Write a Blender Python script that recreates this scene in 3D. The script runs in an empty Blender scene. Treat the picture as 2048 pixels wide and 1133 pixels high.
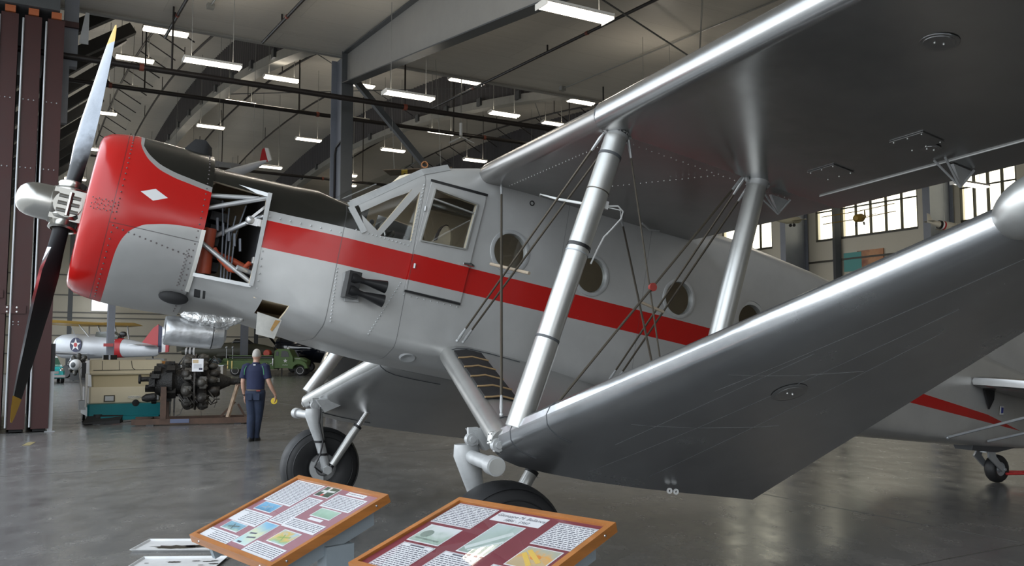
import bpy, bmesh, math, random
from mathutils import Vector, Matrix, geometry
random.seed(7)
sc = bpy.context.scene
C = sc.collection
PI = math.pi
def sin(a): return math.sin(a)
def cos(a): return math.cos(a)
# ---------------------------------------------------------------- camera (2048 x 1133 frame)
FPX = 1740.0; EYE = 1.72; PIT = math.radians(4.5347)
cam = bpy.data.cameras.new('camera'); cam.sensor_width = 36; cam.lens = 36*FPX/2048; cam.clip_end = 600; cam.clip_start = 0.05
co = bpy.data.objects.new('camera', cam); C.objects.link(co)
co.location = (0, 0, EYE); co.rotation_euler = (PI/2+PIT, 0, 0); sc.camera = co
def at(px, py, Y):                       # a point of the place seen at a pixel, at its real distance Y
    x = (px-1024)/FPX; y = -(py-566.5)/FPX
    d = Vector((x, cos(PIT)-y*sin(PIT), sin(PIT)+y*cos(PIT)))
    return Vector((0, 0, EYE))+d*(Y/d.y)
# hall axes: U runs along the far columns, V runs down the hall
def W(u, v, z=0.0): return Vector((0.866*u-0.5*v, 0.5*u+0.866*v, z))
HALL_ROT = math.radians(30)

# ---------------------------------------------------------------- mesh builder
class MB:
    def __init__(s, xf=None): s.v = []; s.f = []; s.m = []; s.xf = xf; s.mi = 0
    def add(s, vs, fs, mi=None):
        o = len(s.v); s.v += [Vector(p) for p in vs]; mi = s.mi if mi is None else mi
        for f in fs: s.f.append([i+o for i in f]); s.m.append(mi)
        return s
    def box(s, c, d, rz=0.0, mi=None, rot=None):
        M = rot if rot is not None else Matrix.Rotation(rz, 3, 'Z')
        c = Vector(c); p = []
        for x in (-.5, .5):
            for y in (-.5, .5):
                for z in (-.5, .5): p.append(c+M @ Vector((x*d[0], y*d[1], z*d[2])))
        return s.add(p, [(0,1,3,2),(4,6,7,5),(0,4,5,1),(2,3,7,6),(0,2,6,4),(1,5,7,3)], mi)
    def bar(s, a, b, w, h, up=(0,0,1), mi=None):
        a = Vector(a); b = Vector(b); d = (b-a); L = d.length; d.normalize()
        u = Vector(up); sd = d.cross(u)
        if sd.length < 1e-4: sd = d.cross(Vector((1,0,0)))
        sd.normalize(); u = sd.cross(d)
        p = []
        for q in (a, b):
            for i, j in ((-1,-1),(1,-1),(1,1),(-1,1)): p.append(q+sd*(i*w/2)+u*(j*h/2))
        return s.add(p, [(3,2,1,0),(4,5,6,7),(0,1,5,4),(1,2,6,5),(2,3,7,6),(3,0,4,7)], mi)
    def loft(s, rings, closed=True, caps=True, mi=None, mis=None):
        n = len(rings[0]); vs = [p for r in rings for p in r]; fs = []
        o = len(s.v); s.v += [Vector(p) for p in vs]
        m0 = s.mi if mi is None else mi
        for k in range(len(rings)-1):
            for i in range(n if closed else n-1):
                j = (i+1) % n
                s.f.append([o+k*n+i, o+k*n+j, o+(k+1)*n+j, o+(k+1)*n+i]); s.m.append(mis(k, i) if mis else m0)
        if caps and closed:
            s.f.append([o+i for i in range(n)][::-1]); s.m.append(m0)
            s.f.append([o+(len(rings)-1)*n+i for i in range(n)]); s.m.append(m0)
        return s
    def tube(s, pts, r, n=10, caps=True, mi=None):
        pts = [Vector(p) for p in pts]; rs = r if isinstance(r, (list, tuple)) else [r]*len(pts)
        rings = []; ref = None
        for k, p in enumerate(pts):
            d = (pts[min(k+1, len(pts)-1)]-pts[max(k-1, 0)]).normalized()
            if ref is None: ref = Vector((0,0,1)) if abs(d.z) < .9 else Vector((1,0,0))
            u = (ref-d*ref.dot(d)).normalized(); w = d.cross(u); ref = u
            rings.append([p+(u*cos(2*PI*i/n)+w*sin(2*PI*i/n))*rs[k] for i in range(n)])
        return s.loft(rings, True, caps, mi)
    def lathe(s, o, axis, prof, n=24, caps=False, mi=None, mis=None, ref=None):
        o = Vector(o); d = Vector(axis).normalized()
        ref = Vector(ref) if ref else (Vector((0,0,1)) if abs(d.z) < .9 else Vector((1,0,0)))
        u = (ref-d*ref.dot(d)).normalized(); w = d.cross(u)
        rings = [[o+d*x+(u*cos(2*PI*i/n)+w*sin(2*PI*i/n))*r for i in range(n)] for x, r in prof]
        return s.loft(rings, True, caps, mi, mis)
    def ball(s, c, r, sc3=(1,1,1), n=14, m=9, rot=None, mi=None):
        c = Vector(c); R = rot or Matrix.Identity(3)
        rings = []
        for k in range(m+1):
            a = PI*k/m; rr = max(sin(a), 1e-3)
            rings.append([c+R @ Vector((r*sc3[0]*rr*cos(2*PI*i/n), r*sc3[1]*rr*sin(2*PI*i/n), r*sc3[2]*cos(a))) for i in range(n)])
        return s.loft(rings, True, True, mi)
    def poly(s, outer, holes, o, ex, ey, depth=0.0, mi=None):      # flat plate with holes, extruded by depth along ex x ey
        o = Vector(o); ex = Vector(ex); ey = Vector(ey); nz = ex.cross(ey).normalized()
        loops = [outer]+list(holes)
        tri = geometry.tessellate_polygon([[Vector((p[0], p[1], 0)) for p in l] for l in loops])
        flat = [p for l in loops for p in l]
        top = [o+ex*p[0]+ey*p[1] for p in flat]
        if not depth: return s.add(top, [tuple(t) for t in tri], mi)
        bot = [p-nz*depth for p in top]; N = len(top)
        fs = []
        for t in tri:
            a, b, c2 = (Vector(flat[i]+(0,) if isinstance(flat[i], tuple) else (flat[i][0], flat[i][1], 0)) for i in t)
            ccw = (b-a).cross(c2-a).z > 0
            t = tuple(t) if ccw else tuple(t)[::-1]
            fs.append(t); fs.append(tuple(i+N for i in t[::-1]))
        k = 0
        for li, l in enumerate(loops):
            n = len(l); area = sum(l[i][0]*l[(i+1) % n][1]-l[(i+1) % n][0]*l[i][1] for i in range(n))
            fl = (area > 0) == (li == 0)
            for i in range(n):
                a, b = k+i, k+(i+1) % n
                fs.append((a, a+N, b+N, b) if fl else (b, b+N, a+N, a))
            k += n
        return s.add(top+bot, fs, mi)
    def build(s, name, mats, parent=None, ang=40, smooth=True):
        me = bpy.data.meshes.new(name)
        vs = [s.xf(*p) for p in s.v] if s.xf else s.v
        me.from_pydata([tuple(p) for p in vs], [], s.f)
        if not isinstance(mats, (list, tuple)): mats = [mats]
        for m in mats: me.materials.append(m)
        me.polygons.foreach_set('material_index', s.m)
        me.validate(); me.update()
        bm = bmesh.new(); bm.from_mesh(me); bmesh.ops.recalc_face_normals(bm, faces=bm.faces); bm.to_mesh(me); bm.free()
        if smooth:
            me.shade_smooth(); me.set_sharp_from_angle(angle=math.radians(ang))
        o = bpy.data.objects.new(name, me); C.objects.link(o)
        if parent: o.parent = parent
        return o
def tag(o, label=None, cat=None, group=None, kind=None):
    if label: o['label'] = label
    if cat: o['category'] = cat
    if group: o['group'] = group
    if kind: o['kind'] = kind
    return o
def empty(name, loc, rz=0.0, label=None, cat=None, group=None):
    e = bpy.data.objects.new(name, None); C.objects.link(e); e.empty_display_size = .1
    e.location = loc; e.rotation_euler = (0, 0, rz)
    return tag(e, label, cat, group)
def struct(o): o['kind'] = 'structure'; return o
def copy_tree(o, parent=None):
    c = o.copy(); C.objects.link(c); c.parent = parent
    for ch in [x for x in bpy.data.objects if x.parent == o]: copy_tree(ch, c)
    return c
def circ(cx, cy, r, n=28, ph=0.0, ry=None):
    return [(cx+r*cos(2*PI*i/n+ph), cy+(ry or r)*sin(2*PI*i/n+ph)) for i in range(n)]
def text_mesh(body, size, mi_mat, name, parent, M, ext=0.001, align='CENTER', font_shear=0.0):
    cu = bpy.data.curves.new(name, 'FONT'); cu.body = body; cu.size = size; cu.align_x = align; cu.align_y = 'CENTER'
    cu.extrude = ext; cu.resolution_u = 2; cu.shear = font_shear
    t = bpy.data.objects.new(name, cu); C.objects.link(t)
    me = bpy.data.meshes.new_from_object(t.evaluated_get(bpy.context.evaluated_depsgraph_get()))
    bpy.data.objects.remove(t)
    me.transform(M); me.materials.clear(); me.materials.append(mi_mat)
    o = bpy.data.objects.new(name, me); C.objects.link(o); o.parent = parent
    return o
def frame_matrix(o, ex, ey):
    ex = Vector(ex).normalized(); ey = Vector(ey).normalized(); ez = ex.cross(ey)
    return Matrix(((ex.x, ey.x, ez.x, o[0]), (ex.y, ey.y, ez.y, o[1]), (ex.z, ey.z, ez.z, o[2]), (0,0,0,1)))

# ---------------------------------------------------------------- materials
def nt(name):
    m = bpy.data.materials.new(name); m.use_nodes = True
    return m, m.node_tree.nodes, m.node_tree.links, m.node_tree.nodes['Principled BSDF']
def mat(name, col, rough=.5, metal=0.0, var=0.0, vs=4.0, bump=0.0, bs=20.0, rvar=0.0, spec=.5, coat=0.0, stretch=None, emis=None):
    m, N, L, P = nt(name)
    P.inputs['Base Color'].default_value = (*col, 1); P.inputs['Roughness'].default_value = rough
    P.inputs['Metallic'].default_value = metal; P.inputs['Specular IOR Level'].default_value = spec
    P.inputs['Coat Weight'].default_value = coat
    if emis:
        P.inputs['Emission Color'].default_value = (*emis[0], 1); P.inputs['Emission Strength'].default_value = emis[1]
    if var or bump or rvar:
        tc = N.new('ShaderNodeTexCoord'); src = tc.outputs['Object']
        if stretch:
            mp = N.new('ShaderNodeMapping'); mp.inputs['Scale'].default_value = stretch
            L.new(src, mp.inputs['Vector']); src = mp.outputs['Vector']
    if var or rvar:
        n = N.new('ShaderNodeTexNoise'); n.inputs['Scale'].default_value = vs; n.inputs['Detail'].default_value = 6; n.inputs['Roughness'].default_value = .65
        L.new(src, n.inputs['Vector'])
        if var:
            r = N.new('ShaderNodeMapRange'); r.inputs['From Min'].default_value = .25; r.inputs['From Max'].default_value = .75
            r.inputs['To Min'].default_value = 1-var; r.inputs['To Max'].default_value = 1+var*.6; r.clamp = True
            L.new(n.outputs['Fac'], r.inputs['Value'])
            x = N.new('ShaderNodeVectorMath'); x.operation = 'SCALE'; x.inputs[0].default_value = col
            L.new(r.outputs['Result'], x.inputs['Scale']); L.new(x.outputs['Vector'], P.inputs['Base Color'])
        if rvar:
            r = N.new('ShaderNodeMapRange'); r.inputs['From Min'].default_value = .3; r.inputs['From Max'].default_value = .7
            r.inputs['To Min'].default_value = max(rough-rvar, .02); r.inputs['To Max'].default_value = rough+rvar
            L.new(n.outputs['Fac'], r.inputs['Value']); L.new(r.outputs['Result'], P.inputs['Roughness'])
    if bump:
        n2 = N.new('ShaderNodeTexNoise'); n2.inputs['Scale'].default_value = bs; n2.inputs['Detail'].default_value = 3
        L.new(src, n2.inputs['Vector'])
        b = N.new('ShaderNodeBump'); b.inputs['Strength'].default_value = bump; b.inputs['Distance'].default_value = .02
        L.new(n2.outputs['Fac'], b.inputs['Height']); L.new(b.outputs['Normal'], P.inputs['Normal'])
    return m
def emit(name, col, s):
    m = bpy.data.materials.new(name); m.use_nodes = True; N = m.node_tree.nodes; N.clear()
    e = N.new('ShaderNodeEmission'); e.inputs['Color'].default_value = (*col, 1); e.inputs['Strength'].default_value = s
    o = N.new('ShaderNodeOutputMaterial'); m.node_tree.links.new(e.outputs[0], o.inputs['Surface']); return m
def pane(name, tint, gl=.08, rough=.02):
    m = bpy.data.materials.new(name); m.use_nodes = True; N = m.node_tree.nodes; N.clear(); L = m.node_tree.links
    t = N.new('ShaderNodeBsdfTransparent'); t.inputs['Color'].default_value = (*tint, 1)
    g = N.new('ShaderNodeBsdfGlossy'); g.inputs['Roughness'].default_value = rough
    x = N.new('ShaderNodeMixShader'); x.inputs['Fac'].default_value = gl
    o = N.new('ShaderNodeOutputMaterial'); L.new(t.outputs[0], x.inputs[1]); L.new(g.outputs[0], x.inputs[2]); L.new(x.outputs[0], o.inputs['Surface'])
    return m
def math_node(N, L, op, a, b=None, c=None):
    n = N.new('ShaderNodeMath'); n.operation = op
    for i, x in enumerate((a, b, c)):
        if x is None: continue
        if isinstance(x, (int, float)): n.inputs[i].default_value = x
        else: L.new(x, n.inputs[i])
    return n.outputs[0]
M = {}
M['concrete_out'] = mat('apron_concrete', (.42,.41,.39), .8, var=.12, vs=.6)
M['wall_beige'] = mat('beige_wall_sheet', (.62,.575,.47), .55, var=.06, vs=.5)
M['steel_grey'] = mat('grey_steel_paint', (.20,.215,.25), .42, var=.12, vs=2.0, rvar=.08)
M['steel_dark'] = mat('dark_steel_paint', (.075,.08,.085), .45, var=.12, vs=2.0)
M['rib_light'] = mat('galvanised_flange', (.33,.325,.30), .45, .2, var=.15, vs=2)
M['rib_web'] = mat('dark_corrugated_web', (.085,.08,.085), .5, var=.1, vs=2)
M['pipe'] = mat('dark_pipe', (.014,.010,.009), .45, var=.2, vs=5)
M['pipe_rust'] = mat('pipe_coupling_red', (.20,.05,.03), .5)
M['conduit'] = mat('conduit_grey', (.30,.30,.28), .4, .4)
M['door_red'] = mat('dark_red_door_steel', (.045,.011,.010), .5, var=.25, vs=1.5, rvar=.1)
M['galv'] = mat('galvanised', (.42,.44,.46), .38, .5, var=.1)
M['white'] = mat('white_paint', (.78,.78,.76), .4, var=.04)
M['black'] = mat('black_paint', (.012,.012,.013), .35)
M['black_matte'] = mat('black_matte', (.015,.015,.016), .7)
M['rubber'] = mat('tire_rubber', (.016,.016,.017), .55, var=.3, vs=6, rvar=.1)
M['chrome'] = mat('chrome', (.75,.75,.76), .15, 1.0)
M['paper'] = mat('white_paper', (.78,.78,.80), .6)
# ---------------------------------------------------------------- floor: polished grey concrete
def floor_mat():
    m, N, L, P = nt('polished_concrete')
    tc = N.new('ShaderNodeTexCoord')
    def noise(scale, det, st=None):
        n = N.new('ShaderNodeTexNoise'); n.inputs['Scale'].default_value = scale; n.inputs['Detail'].default_value = det; n.inputs['Roughness'].default_value = .62
        if st:
            mp = N.new('ShaderNodeMapping'); mp.inputs['Scale'].default_value = st; L.new(tc.outputs['Object'], mp.inputs['Vector']); L.new(mp.outputs['Vector'], n.inputs['Vector'])
        else: L.new(tc.outputs['Object'], n.inputs['Vector'])
        return n.outputs['Fac']
    a = noise(.55, 8); b = noise(3.2, 8, (1, .55, 1)); g = noise(16, 6)
    s = math_node(N, L, 'ADD', math_node(N, L, 'MULTIPLY', a, .45), math_node(N, L, 'ADD', math_node(N, L, 'MULTIPLY', b, .4), math_node(N, L, 'MULTIPLY', g, .15)))
    r = N.new('ShaderNodeValToRGB'); L.new(s, r.inputs['Fac'])
    r.color_ramp.elements[0].position = .33; r.color_ramp.elements[0].color = (.092,.092,.093,1)
    r.color_ramp.elements[1].position = .68; r.color_ramp.elements[1].color = (.205,.203,.197,1)
    e = r.color_ramp.elements.new(.5); e.color = (.145,.144,.142,1)
    L.new(r.outputs['Color'], P.inputs['Base Color'])
    q = N.new('ShaderNodeMapRange'); L.new(b, q.inputs['Value']); q.inputs['From Min'].default_value = .3; q.inputs['From Max'].default_value = .7
    q.inputs['To Min'].default_value = .16; q.inputs['To Max'].default_value = .30; L.new(q.outputs['Result'], P.inputs['Roughness'])
    P.inputs['Specular IOR Level'].default_value = .75
    bp_ = N.new('ShaderNodeBump'); bp_.inputs['Strength'].default_value = .05; bp_.inputs['Distance'].default_value = .01
    L.new(noise(2.2, 4), bp_.inputs['Height']); L.new(bp_.outputs['Normal'], P.inputs['Normal'])
    return m
M['floor'] = floor_mat()
def ceil_mat(name, col):
    m, N, L, P = nt(name)
    P.inputs['Base Color'].default_value = (*col, 1); P.inputs['Roughness'].default_value = .38
    tc = N.new('ShaderNodeTexCoord'); mp = N.new('ShaderNodeMapping'); mp.inputs['Rotation'].default_value = (0, 0, -HALL_ROT)
    L.new(tc.outputs['Object'], mp.inputs['Vector'])
    mp2 = N.new('ShaderNodeMapping'); mp2.inputs['Scale'].default_value = (.35, 2.2, .6); L.new(mp.outputs['Vector'], mp2.inputs['Vector'])
    n = N.new('ShaderNodeTexNoise'); n.inputs['Scale'].default_value = 1.6; n.inputs['Detail'].default_value = 4; L.new(mp2.outputs['Vector'], n.inputs['Vector'])
    b = N.new('ShaderNodeBump'); b.inputs['Strength'].default_value = .45; b.inputs['Distance'].default_value = .06
    L.new(n.outputs['Fac'], b.inputs['Height']); L.new(b.outputs['Normal'], P.inputs['Normal'])
    mp3 = N.new('ShaderNodeMapping'); mp3.inputs['Scale'].default_value = (.5, .5, .5); L.new(mp.outputs['Vector'], mp3.inputs['Vector'])
    w = N.new('ShaderNodeTexBrick'); w.inputs['Scale'].default_value = 1.0; w.inputs['Color1'].default_value = (*col, 1); w.inputs['Color2'].default_value = (col[0]*.93, col[1]*.93, col[2]*.93, 1)
    w.inputs['Mortar'].default_value = (col[0]*.8, col[1]*.8, col[2]*.8, 1); w.inputs['Mortar Size'].default_value = .006; w.inputs['Brick Width'].default_value = 3.0; w.inputs['Row Height'].default_value = .75
    L.new(mp3.outputs['Vector'], w.inputs['Vector']); L.new(w.outputs['Color'], P.inputs['Base Color'])
    return m
M['ceiling'] = ceil_mat('ceiling_insulation', (.54,.51,.455))
# ================================================================ HALL
V0, V1, U0, U1 = -18.0, 82.0, -1.0, 33.0
VC, UC = 23.6, 8.0                                     # column line
def zn(v): return 10.2-.0433*(VC-v)                    # front bay ceiling
def zb(v): return 14.2-(v-54)**2/264                   # underside of arched ribs
def zc(v): return zb(v)+2.0                            # arched ceiling
def slab(name, pts, z0, z1, m):                        # horizontal slab on a UV outline
    mb = MB(); n = len(pts)
    mb.loft([[W(u, v, z0) for u, v in pts], [W(u, v, z1) for u, v in pts]])
    return struct(mb.build(name, m, smooth=False))
slab('floor', [(U0-1.2, V0), (U1+.3, V0), (U1+.3, V1+.3), (U0-1.2, V1+.3)], -.3, 0, M['floor'])
slab('ground', [(-70, -70), (U0-1.2, -70), (U0-1.2, 110), (-70, 110)], -.35, -.02, M['concrete_out'])
# floor joint lines (thin sealed saw cuts)
mj = MB()
for k in range(-2, 8):
    a, b = W(U0, k*9.5+4.6, .0015), W(U1, k*9.5+4.6, .0015); mj.bar(a, b, .012, .002)
for k in range(1, 4):
    a, b = W(k*8.0, V0, .0015), W(k*8.0, V1, .0015); mj.bar(a, b, .012, .002)
struct(mj.build('trim_1', mat('floor_joint', (.10,.098,.09), .4), smooth=False))
# painted floor tick by the door
o = MB().box(at(58, 885, 16.5)+Vector((0, 0, .003-at(58, 885, 16.5).z)), (.13, .62, .002), rz=.35).build('floor_marking', mat('worn_yellow', (.30,.25,.12), .5), smooth=False)
tag(o, 'short worn yellow paint mark on the floor in front of the red door', 'floor marking')
# front bay ceiling
mb = MB()
mb.loft([[W(U0-1, v, zn(v)), W(U1+.3, v, zn(v)), W(U1+.3, v, zn(v)+.25), W(U0-1, v, zn(v)+.25)] for v in (V0, 0, VC)])
struct(mb.build('ceiling', M['ceiling'], smooth=False))
# arched ceiling of the far bays
for i in range(14):
    mb = MB(); rows = [VC+(i+j/3)*(V1-VC)/14 for j in range(4)]
    mb.loft([[W(U0-1, v, zc(v)), W(U1+.3, v, zc(v)), W(U1+.3, v, zc(v)+.25), W(U0-1, v, zc(v)+.25)] for v in rows])
    struct(mb.build('ceiling', M['ceiling'], ang=30))
# header above the column line
mb = MB(); mb.loft([[W(u, VC, zn(VC)), W(u, VC+.12, zn(VC)), W(u, VC+.12, zc(VC)+.1), W(u, VC, zc(VC)+.1)] for u in (U0, U1)])
struct(mb.build('trim_2', M['ceiling'], smooth=False))
mb = MB().bar(W(U0, VC-.06, zn(VC)-.03), W(U1, VC-.06, zn(VC)-.03), .16, .06)
struct(mb.build('trim_3', M['rib_light'], smooth=False))
# walls
def wall(name, a, b, z0, z1, th, m):                   # a,b in UV; thickness to the outside
    (u1, v1), (u2, v2) = a, b; du, dv = u2-u1, v2-v1; L = math.hypot(du, dv); nu, nv = dv/L*th, -du/L*th
    mb = MB(); q = [(u1, v1), (u2, v2), (u2+nu, v2+nv), (u1+nu, v1+nv)]
    mb.loft([[W(u, v, z0) for u, v in q], [W(u, v, z1) for u, v in q]])
    return struct(mb.build(name, m, smooth=False))
wall('wall_back', (U0-1, V1), (U1+.3, V1), 0, 16, -.3, M['wall_beige'])
wall('wall_near', (U0-1, V0), (U1+.3, V0), 0, 4.6, .3, M['wall_beige'])
wall('wall_near', (U0-1, V0), (U1+.3, V0), 9.0, 11, .3, M['wall_beige'])
for ua, ub in ((-2.0,-1.2),(5.0,5.8),(11.5,U1+.3)): wall('wall_near', (ua, V0), (ub, V0), 4.6, 9.0, .3, M['wall_beige'])  # unseen openings between these piers, added to bring daylight onto the fuselage side
wall('wall_left', (U0-.9, 27.5), (U0-.9, 31), 0, 16.5, -.25, M['wall_beige'])
wall('wall_left', (U0-.9, 31), (U0-.9, 76), 9.0, 16.5, -.25, M['wall_beige'])
wall('wall_left', (U0-.9, 76), (U0-.9, V1), 0, 16.5, -.25, M['wall_beige'])
wall('wall_left', (U0-.9, V0), (U0-.9, 27.5), 9.35, 13, -.25, M['steel_dark'])
wall('wall_left', (U0-.9, V0), (U0-.9, -9.0), 0, 9.35, -.25, M['wall_beige'])
# girts and siding joints of the back wall
mb = MB()
for z in (1.6, 3.1, 4.6, 5.05, 6.5, 8.2): mb.bar(W(U0, V1-.06, z), W(U1, V1-.06, z), .10, .09)
struct(mb.build('trim_4', mat('girt_grey', (.17,.165,.15), .5), smooth=False))
# small window on the back wall (over the biplane), pane glows to imitate daylight
wpos = at(200, 611, 72.4)
mb = MB(); R3 = Matrix.Rotation(HALL_ROT, 3, 'Z')
for dx, dz, sx, sz in ((-.66,0,.08,1.0),(.66,0,.08,1.0),(0,.5,1.4,.08),(0,-.5,1.4,.08)):
    mb.box(wpos+R3 @ Vector((dx, -.02, dz)), (sx, .12, sz), rot=R3)
wf = mb.build('window_1', M['white'], smooth=False); struct(wf)
M['skylit'] = emit('daylit_glazing', (.93,.97,1.0), 3.2)
MB().box(wpos, (1.3, .03, 1.0), rot=R3).build('window_pane', M['skylit'], wf, smooth=False)
# ---- right wall (U = 33): beige wall, high windows between portal columns
def v_at(px, u=U1): x = (px-1024)/FPX; Y = u/(.5+.866*x); return Y*(.866-.5*x)
ZS, ZT = 6.95, 10.4
wall('wall_right', (U1, V1), (U1, V0), 0, ZS, -.3, M['wall_beige'])
wall('wall_right', (U1, V1), (U1, V0), ZT, 17, -.3, M['wall_beige'])
groups = [(1448, 1480, 1), (1500, 1548, 2), (1637, 1676, 1), (1688, 1843, 5), (1930, 2045, 4)]
M['pane_warm'] = pane('fibreglass_pane', (1.0,.95,.82), .05, .2)
M['frame_dark'] = mat('window_frame_dark', (.05,.045,.03), .5)
prev = V1; wn = 2; segs = []
for a, b, n in groups:
    va, vb = v_at(a), v_at(b)                          # va > vb
    segs.append((prev, va)); prev = vb
    mb = MB()
    mb.bar(W(U1+.05, va, ZS), W(U1+.05, vb, ZS), .14, .10); mb.bar(W(U1+.05, va, ZT), W(U1+.05, vb, ZT), .14, .10)
    for k in range(n+1):
        v = va+(vb-va)*k/n; mb.bar(W(U1+.05, v, ZS), W(U1+.05, v, ZT), .07, .10, up=(1,0,0))
    zm = ZS+1.35; mb.bar(W(U1+.05, va, zm), W(U1+.05, vb, zm), .05, .06)
    wf = struct(mb.build('window_%d' % wn, M['frame_dark'], smooth=False)); wn += 1
    mb = MB(); mb.loft([[W(U1+.10, va, z), W(U1+.10, vb, z), W(U1+.12, vb, z), W(U1+.12, va, z)] for z in (ZS, ZT)])
    mb.build('window_pane', M['pane_warm'], wf, smooth=False)
segs.append((prev, V0))
mb = MB()
for a, b in segs:
    if a-b > .05: mb.loft([[W(U1, a, z), W(U1, b, z), W(U1+.3, b, z), W(U1+.3, a, z)] for z in (ZS, ZT)])
struct(mb.build('wall_right', M['wall_beige'], smooth=False))
mb = MB()
for z in (5.95, 4.0, 2.2): mb.bar(W(U1-.05, V1, z), W(U1-.05, V0, z), .10, .08)
struct(mb.build('trim_5', M['frame_dark'], smooth=False))
# ---- steel columns: I sections
def icol(name, u, v, h, fl, dep, tf=.03, tw=.025, m='steel_grey', axis='V', label='', z0=0.0):
    ux, vx = (1, 0), (0, 1)
    e = empty(name, W(u, v, 0), HALL_ROT, label, 'steel column')
    mb = MB()
    d = (0, 1) if axis == 'V' else (1, 0)
    for s in (-1, 1):
        c = (d[0]*s*dep/2, d[1]*s*dep/2)
        sz = (fl, tf, h-z0) if axis == 'V' else (tf, fl, h-z0)
        f = MB().box((c[0], c[1], (h+z0)/2), sz).build('flange', M['steel_dark'] if s < 0 and label.startswith('tall') else M[m], e, smooth=False)  # tall column: near flange gets a darker colour, its shade painted in
    sz = (tw, dep, h-z0) if axis == 'V' else (dep, tw, h-z0)
    MB().box((0, 0, (h+z0)/2), sz).build('web', M[m], e, smooth=False)
    MB().box((0, 0, .02), (fl+.12, dep+.12, .04) if axis == 'V' else (dep+.12, fl+.12, .04)).build('base_plate', M['steel_dark'], e, smooth=False)
    return e
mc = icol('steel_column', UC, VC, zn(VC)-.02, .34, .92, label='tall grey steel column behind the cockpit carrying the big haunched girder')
# small pipe climbing the column with an elbow on top
o = MB(); p0 = Vector((-.05, .40, .1)); o.tube([p0, (-.05, .40, 7.4), (-.05, .30, 7.6), (-.05, -.35, 7.75)], .03, 8).build('pipe', M['pipe'], mc)
icol('steel_column', *[(at(220, 700, 40).x*.866+40*.5), (-at(220, 700, 40).x*.5*1+40*.866)], 9.6, .30, .40, label='far grey steel column in front of the silver biplane')
icol('steel_column', (at(488, 700, 69).x*.866+69*.5), (-at(488, 700, 69).x*.5+69*.866), 13.6, .5, .5, label='far grey steel column rising behind the green fire truck bed')
icol('steel_column', (at(512, 680, 80).x*.866+80*.5), (-at(512, 680, 80).x*.5+80*.866), 13.6, .3, .3, m='steel_dark', label='dark slim column on the far wall behind the man')
icol('steel_column', (at(140, 620, 66).x*.866+66*.5), (-at(140, 620, 66).x*.5+66*.866), 13.6, .3, .55, m='steel_dark', label='dark far column on the back wall beside the propeller')
lab = ['tapered grey portal column nearest the silver rear strut on the window wall', 'tapered grey portal column left of the yellow model biplane windows', 'tapered grey portal column behind the white model jet']
for k, (pa, pbx) in enumerate(((1482, 1500), (1556, 1632), (1848, 1925))):
    v = v_at((pa+pbx)/2, U1-.8)
    icol('steel_column', U1-.85, v, 13.2, .32, 1.5 if k else .7, axis='U', label=lab[k])
# mullion columns between windows
for px in (1682,):
    o = MB().bar(W(U1-.14, v_at(px), 0), W(U1-.14, v_at(px), 11), .34, .26, up=(1,0,0)).build('wall_post', M['steel_dark'], smooth=False)
    tag(o, 'dark square wall post between the two bright windows under the wing', 'post')
# red sign on the far column
o = MB().box(at(217, 690.5, 39.5), (.42, .03, .14), rz=HALL_ROT-.3).build('sign_plate', mat('sign_red', (.35,.03,.03), .4), smooth=False)
tag(o, 'small red sign fixed to the far column before the biplane', 'sign')
# ---- haunched portal girder running from the column towards the viewer under the front bay ceiling
g = empty('roof_girder', W(UC, VC, 0), HALL_ROT, 'deep haunched grey roof girder running forward from the tall column', 'girder')
def gz(v): return 9.28-(VC-.46-v)*.135 if v > 10 else 9.28-(VC-.46-10)*.135
vs_ = [VC-.46, 20, 17, 14, 10, 4, -4, V0]
mb = MB()
mb.loft([[(-.013, v-VC, gz(v)), (.013, v-VC, gz(v)), (.013, v-VC, zn(v)), (-.013, v-VC, zn(v))] for v in vs_])
mb.build('web', mat('girder_web', (.29,.28,.26), .45, var=.08, vs=1.5), g, smooth=False)
for nm, fz in (('bottom_flange', gz), ('top_flange', lambda v: zn(v)-.03)):
    mb = MB(); mb.loft([[(-.16, v-VC, fz(v)-.015), (.16, v-VC, fz(v)-.015), (.16, v-VC, fz(v)+.015), (-.16, v-VC, fz(v)+.015)] for v in vs_])
    mb.build(nm, M['steel_dark'], g, smooth=False)
# X brace from column top
o = MB().bar(W(UC+.2, VC, 9.75), W(UC+9.2, VC, .6), .16, .16).build('diagonal_brace', M['steel_dark'], smooth=False)
tag(o, 'dark diagonal steel brace falling to the right from the column top', 'brace')
# ---- arched ribs: corrugated web with a pale flange
def rib(u):
    mb = MB(); rings = []; v = VC+.3; k = 0
    while v < V1:
        off = .05 if (k//2) % 2 else -.05
        rings.append([W(u+off-.004, v, zb(v)), W(u+off+.004, v, zb(v)), W(u+off+.004, v, zc(v)), W(u+off-.004, v, zc(v))])
        v += (.14 if k % 2 else .05); k += 1
    mb.loft(rings)
    e = struct(mb.build('roof_rib', M['rib_web'], smooth=False))
    e['label'] = 'arched roof rib'
    vs2 = [VC+.3+i*(V1-VC-.3)/40 for i in range(41)]
    f = MB()
    f.loft([[W(u-.24, q, zb(q)-.10), W(u+.24, q, zb(q)-.10), W(u+.24, q, zb(q)), W(u-.24, q, zb(q))] for q in vs2])
    f.loft([[W(u-.24, q, zb(q)), W(u-.19, q, zb(q)), W(u-.19, q, zb(q)+.24), W(u-.24, q, zb(q)+.24)] for q in vs2])
    f.build('flange', M['rib_light'], e, ang=20)
    c = MB(); q = VC+3.2
    while q < V1-2:
        c.box(W(u-.28, q, zb(q)+.18), (.12, .34, .34), rz=HALL_ROT); q += 3.4
    c.build('clip', M['steel_dark'], e, smooth=False)
for u in (8.0, 18.0, 28.0): rib(u)
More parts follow.
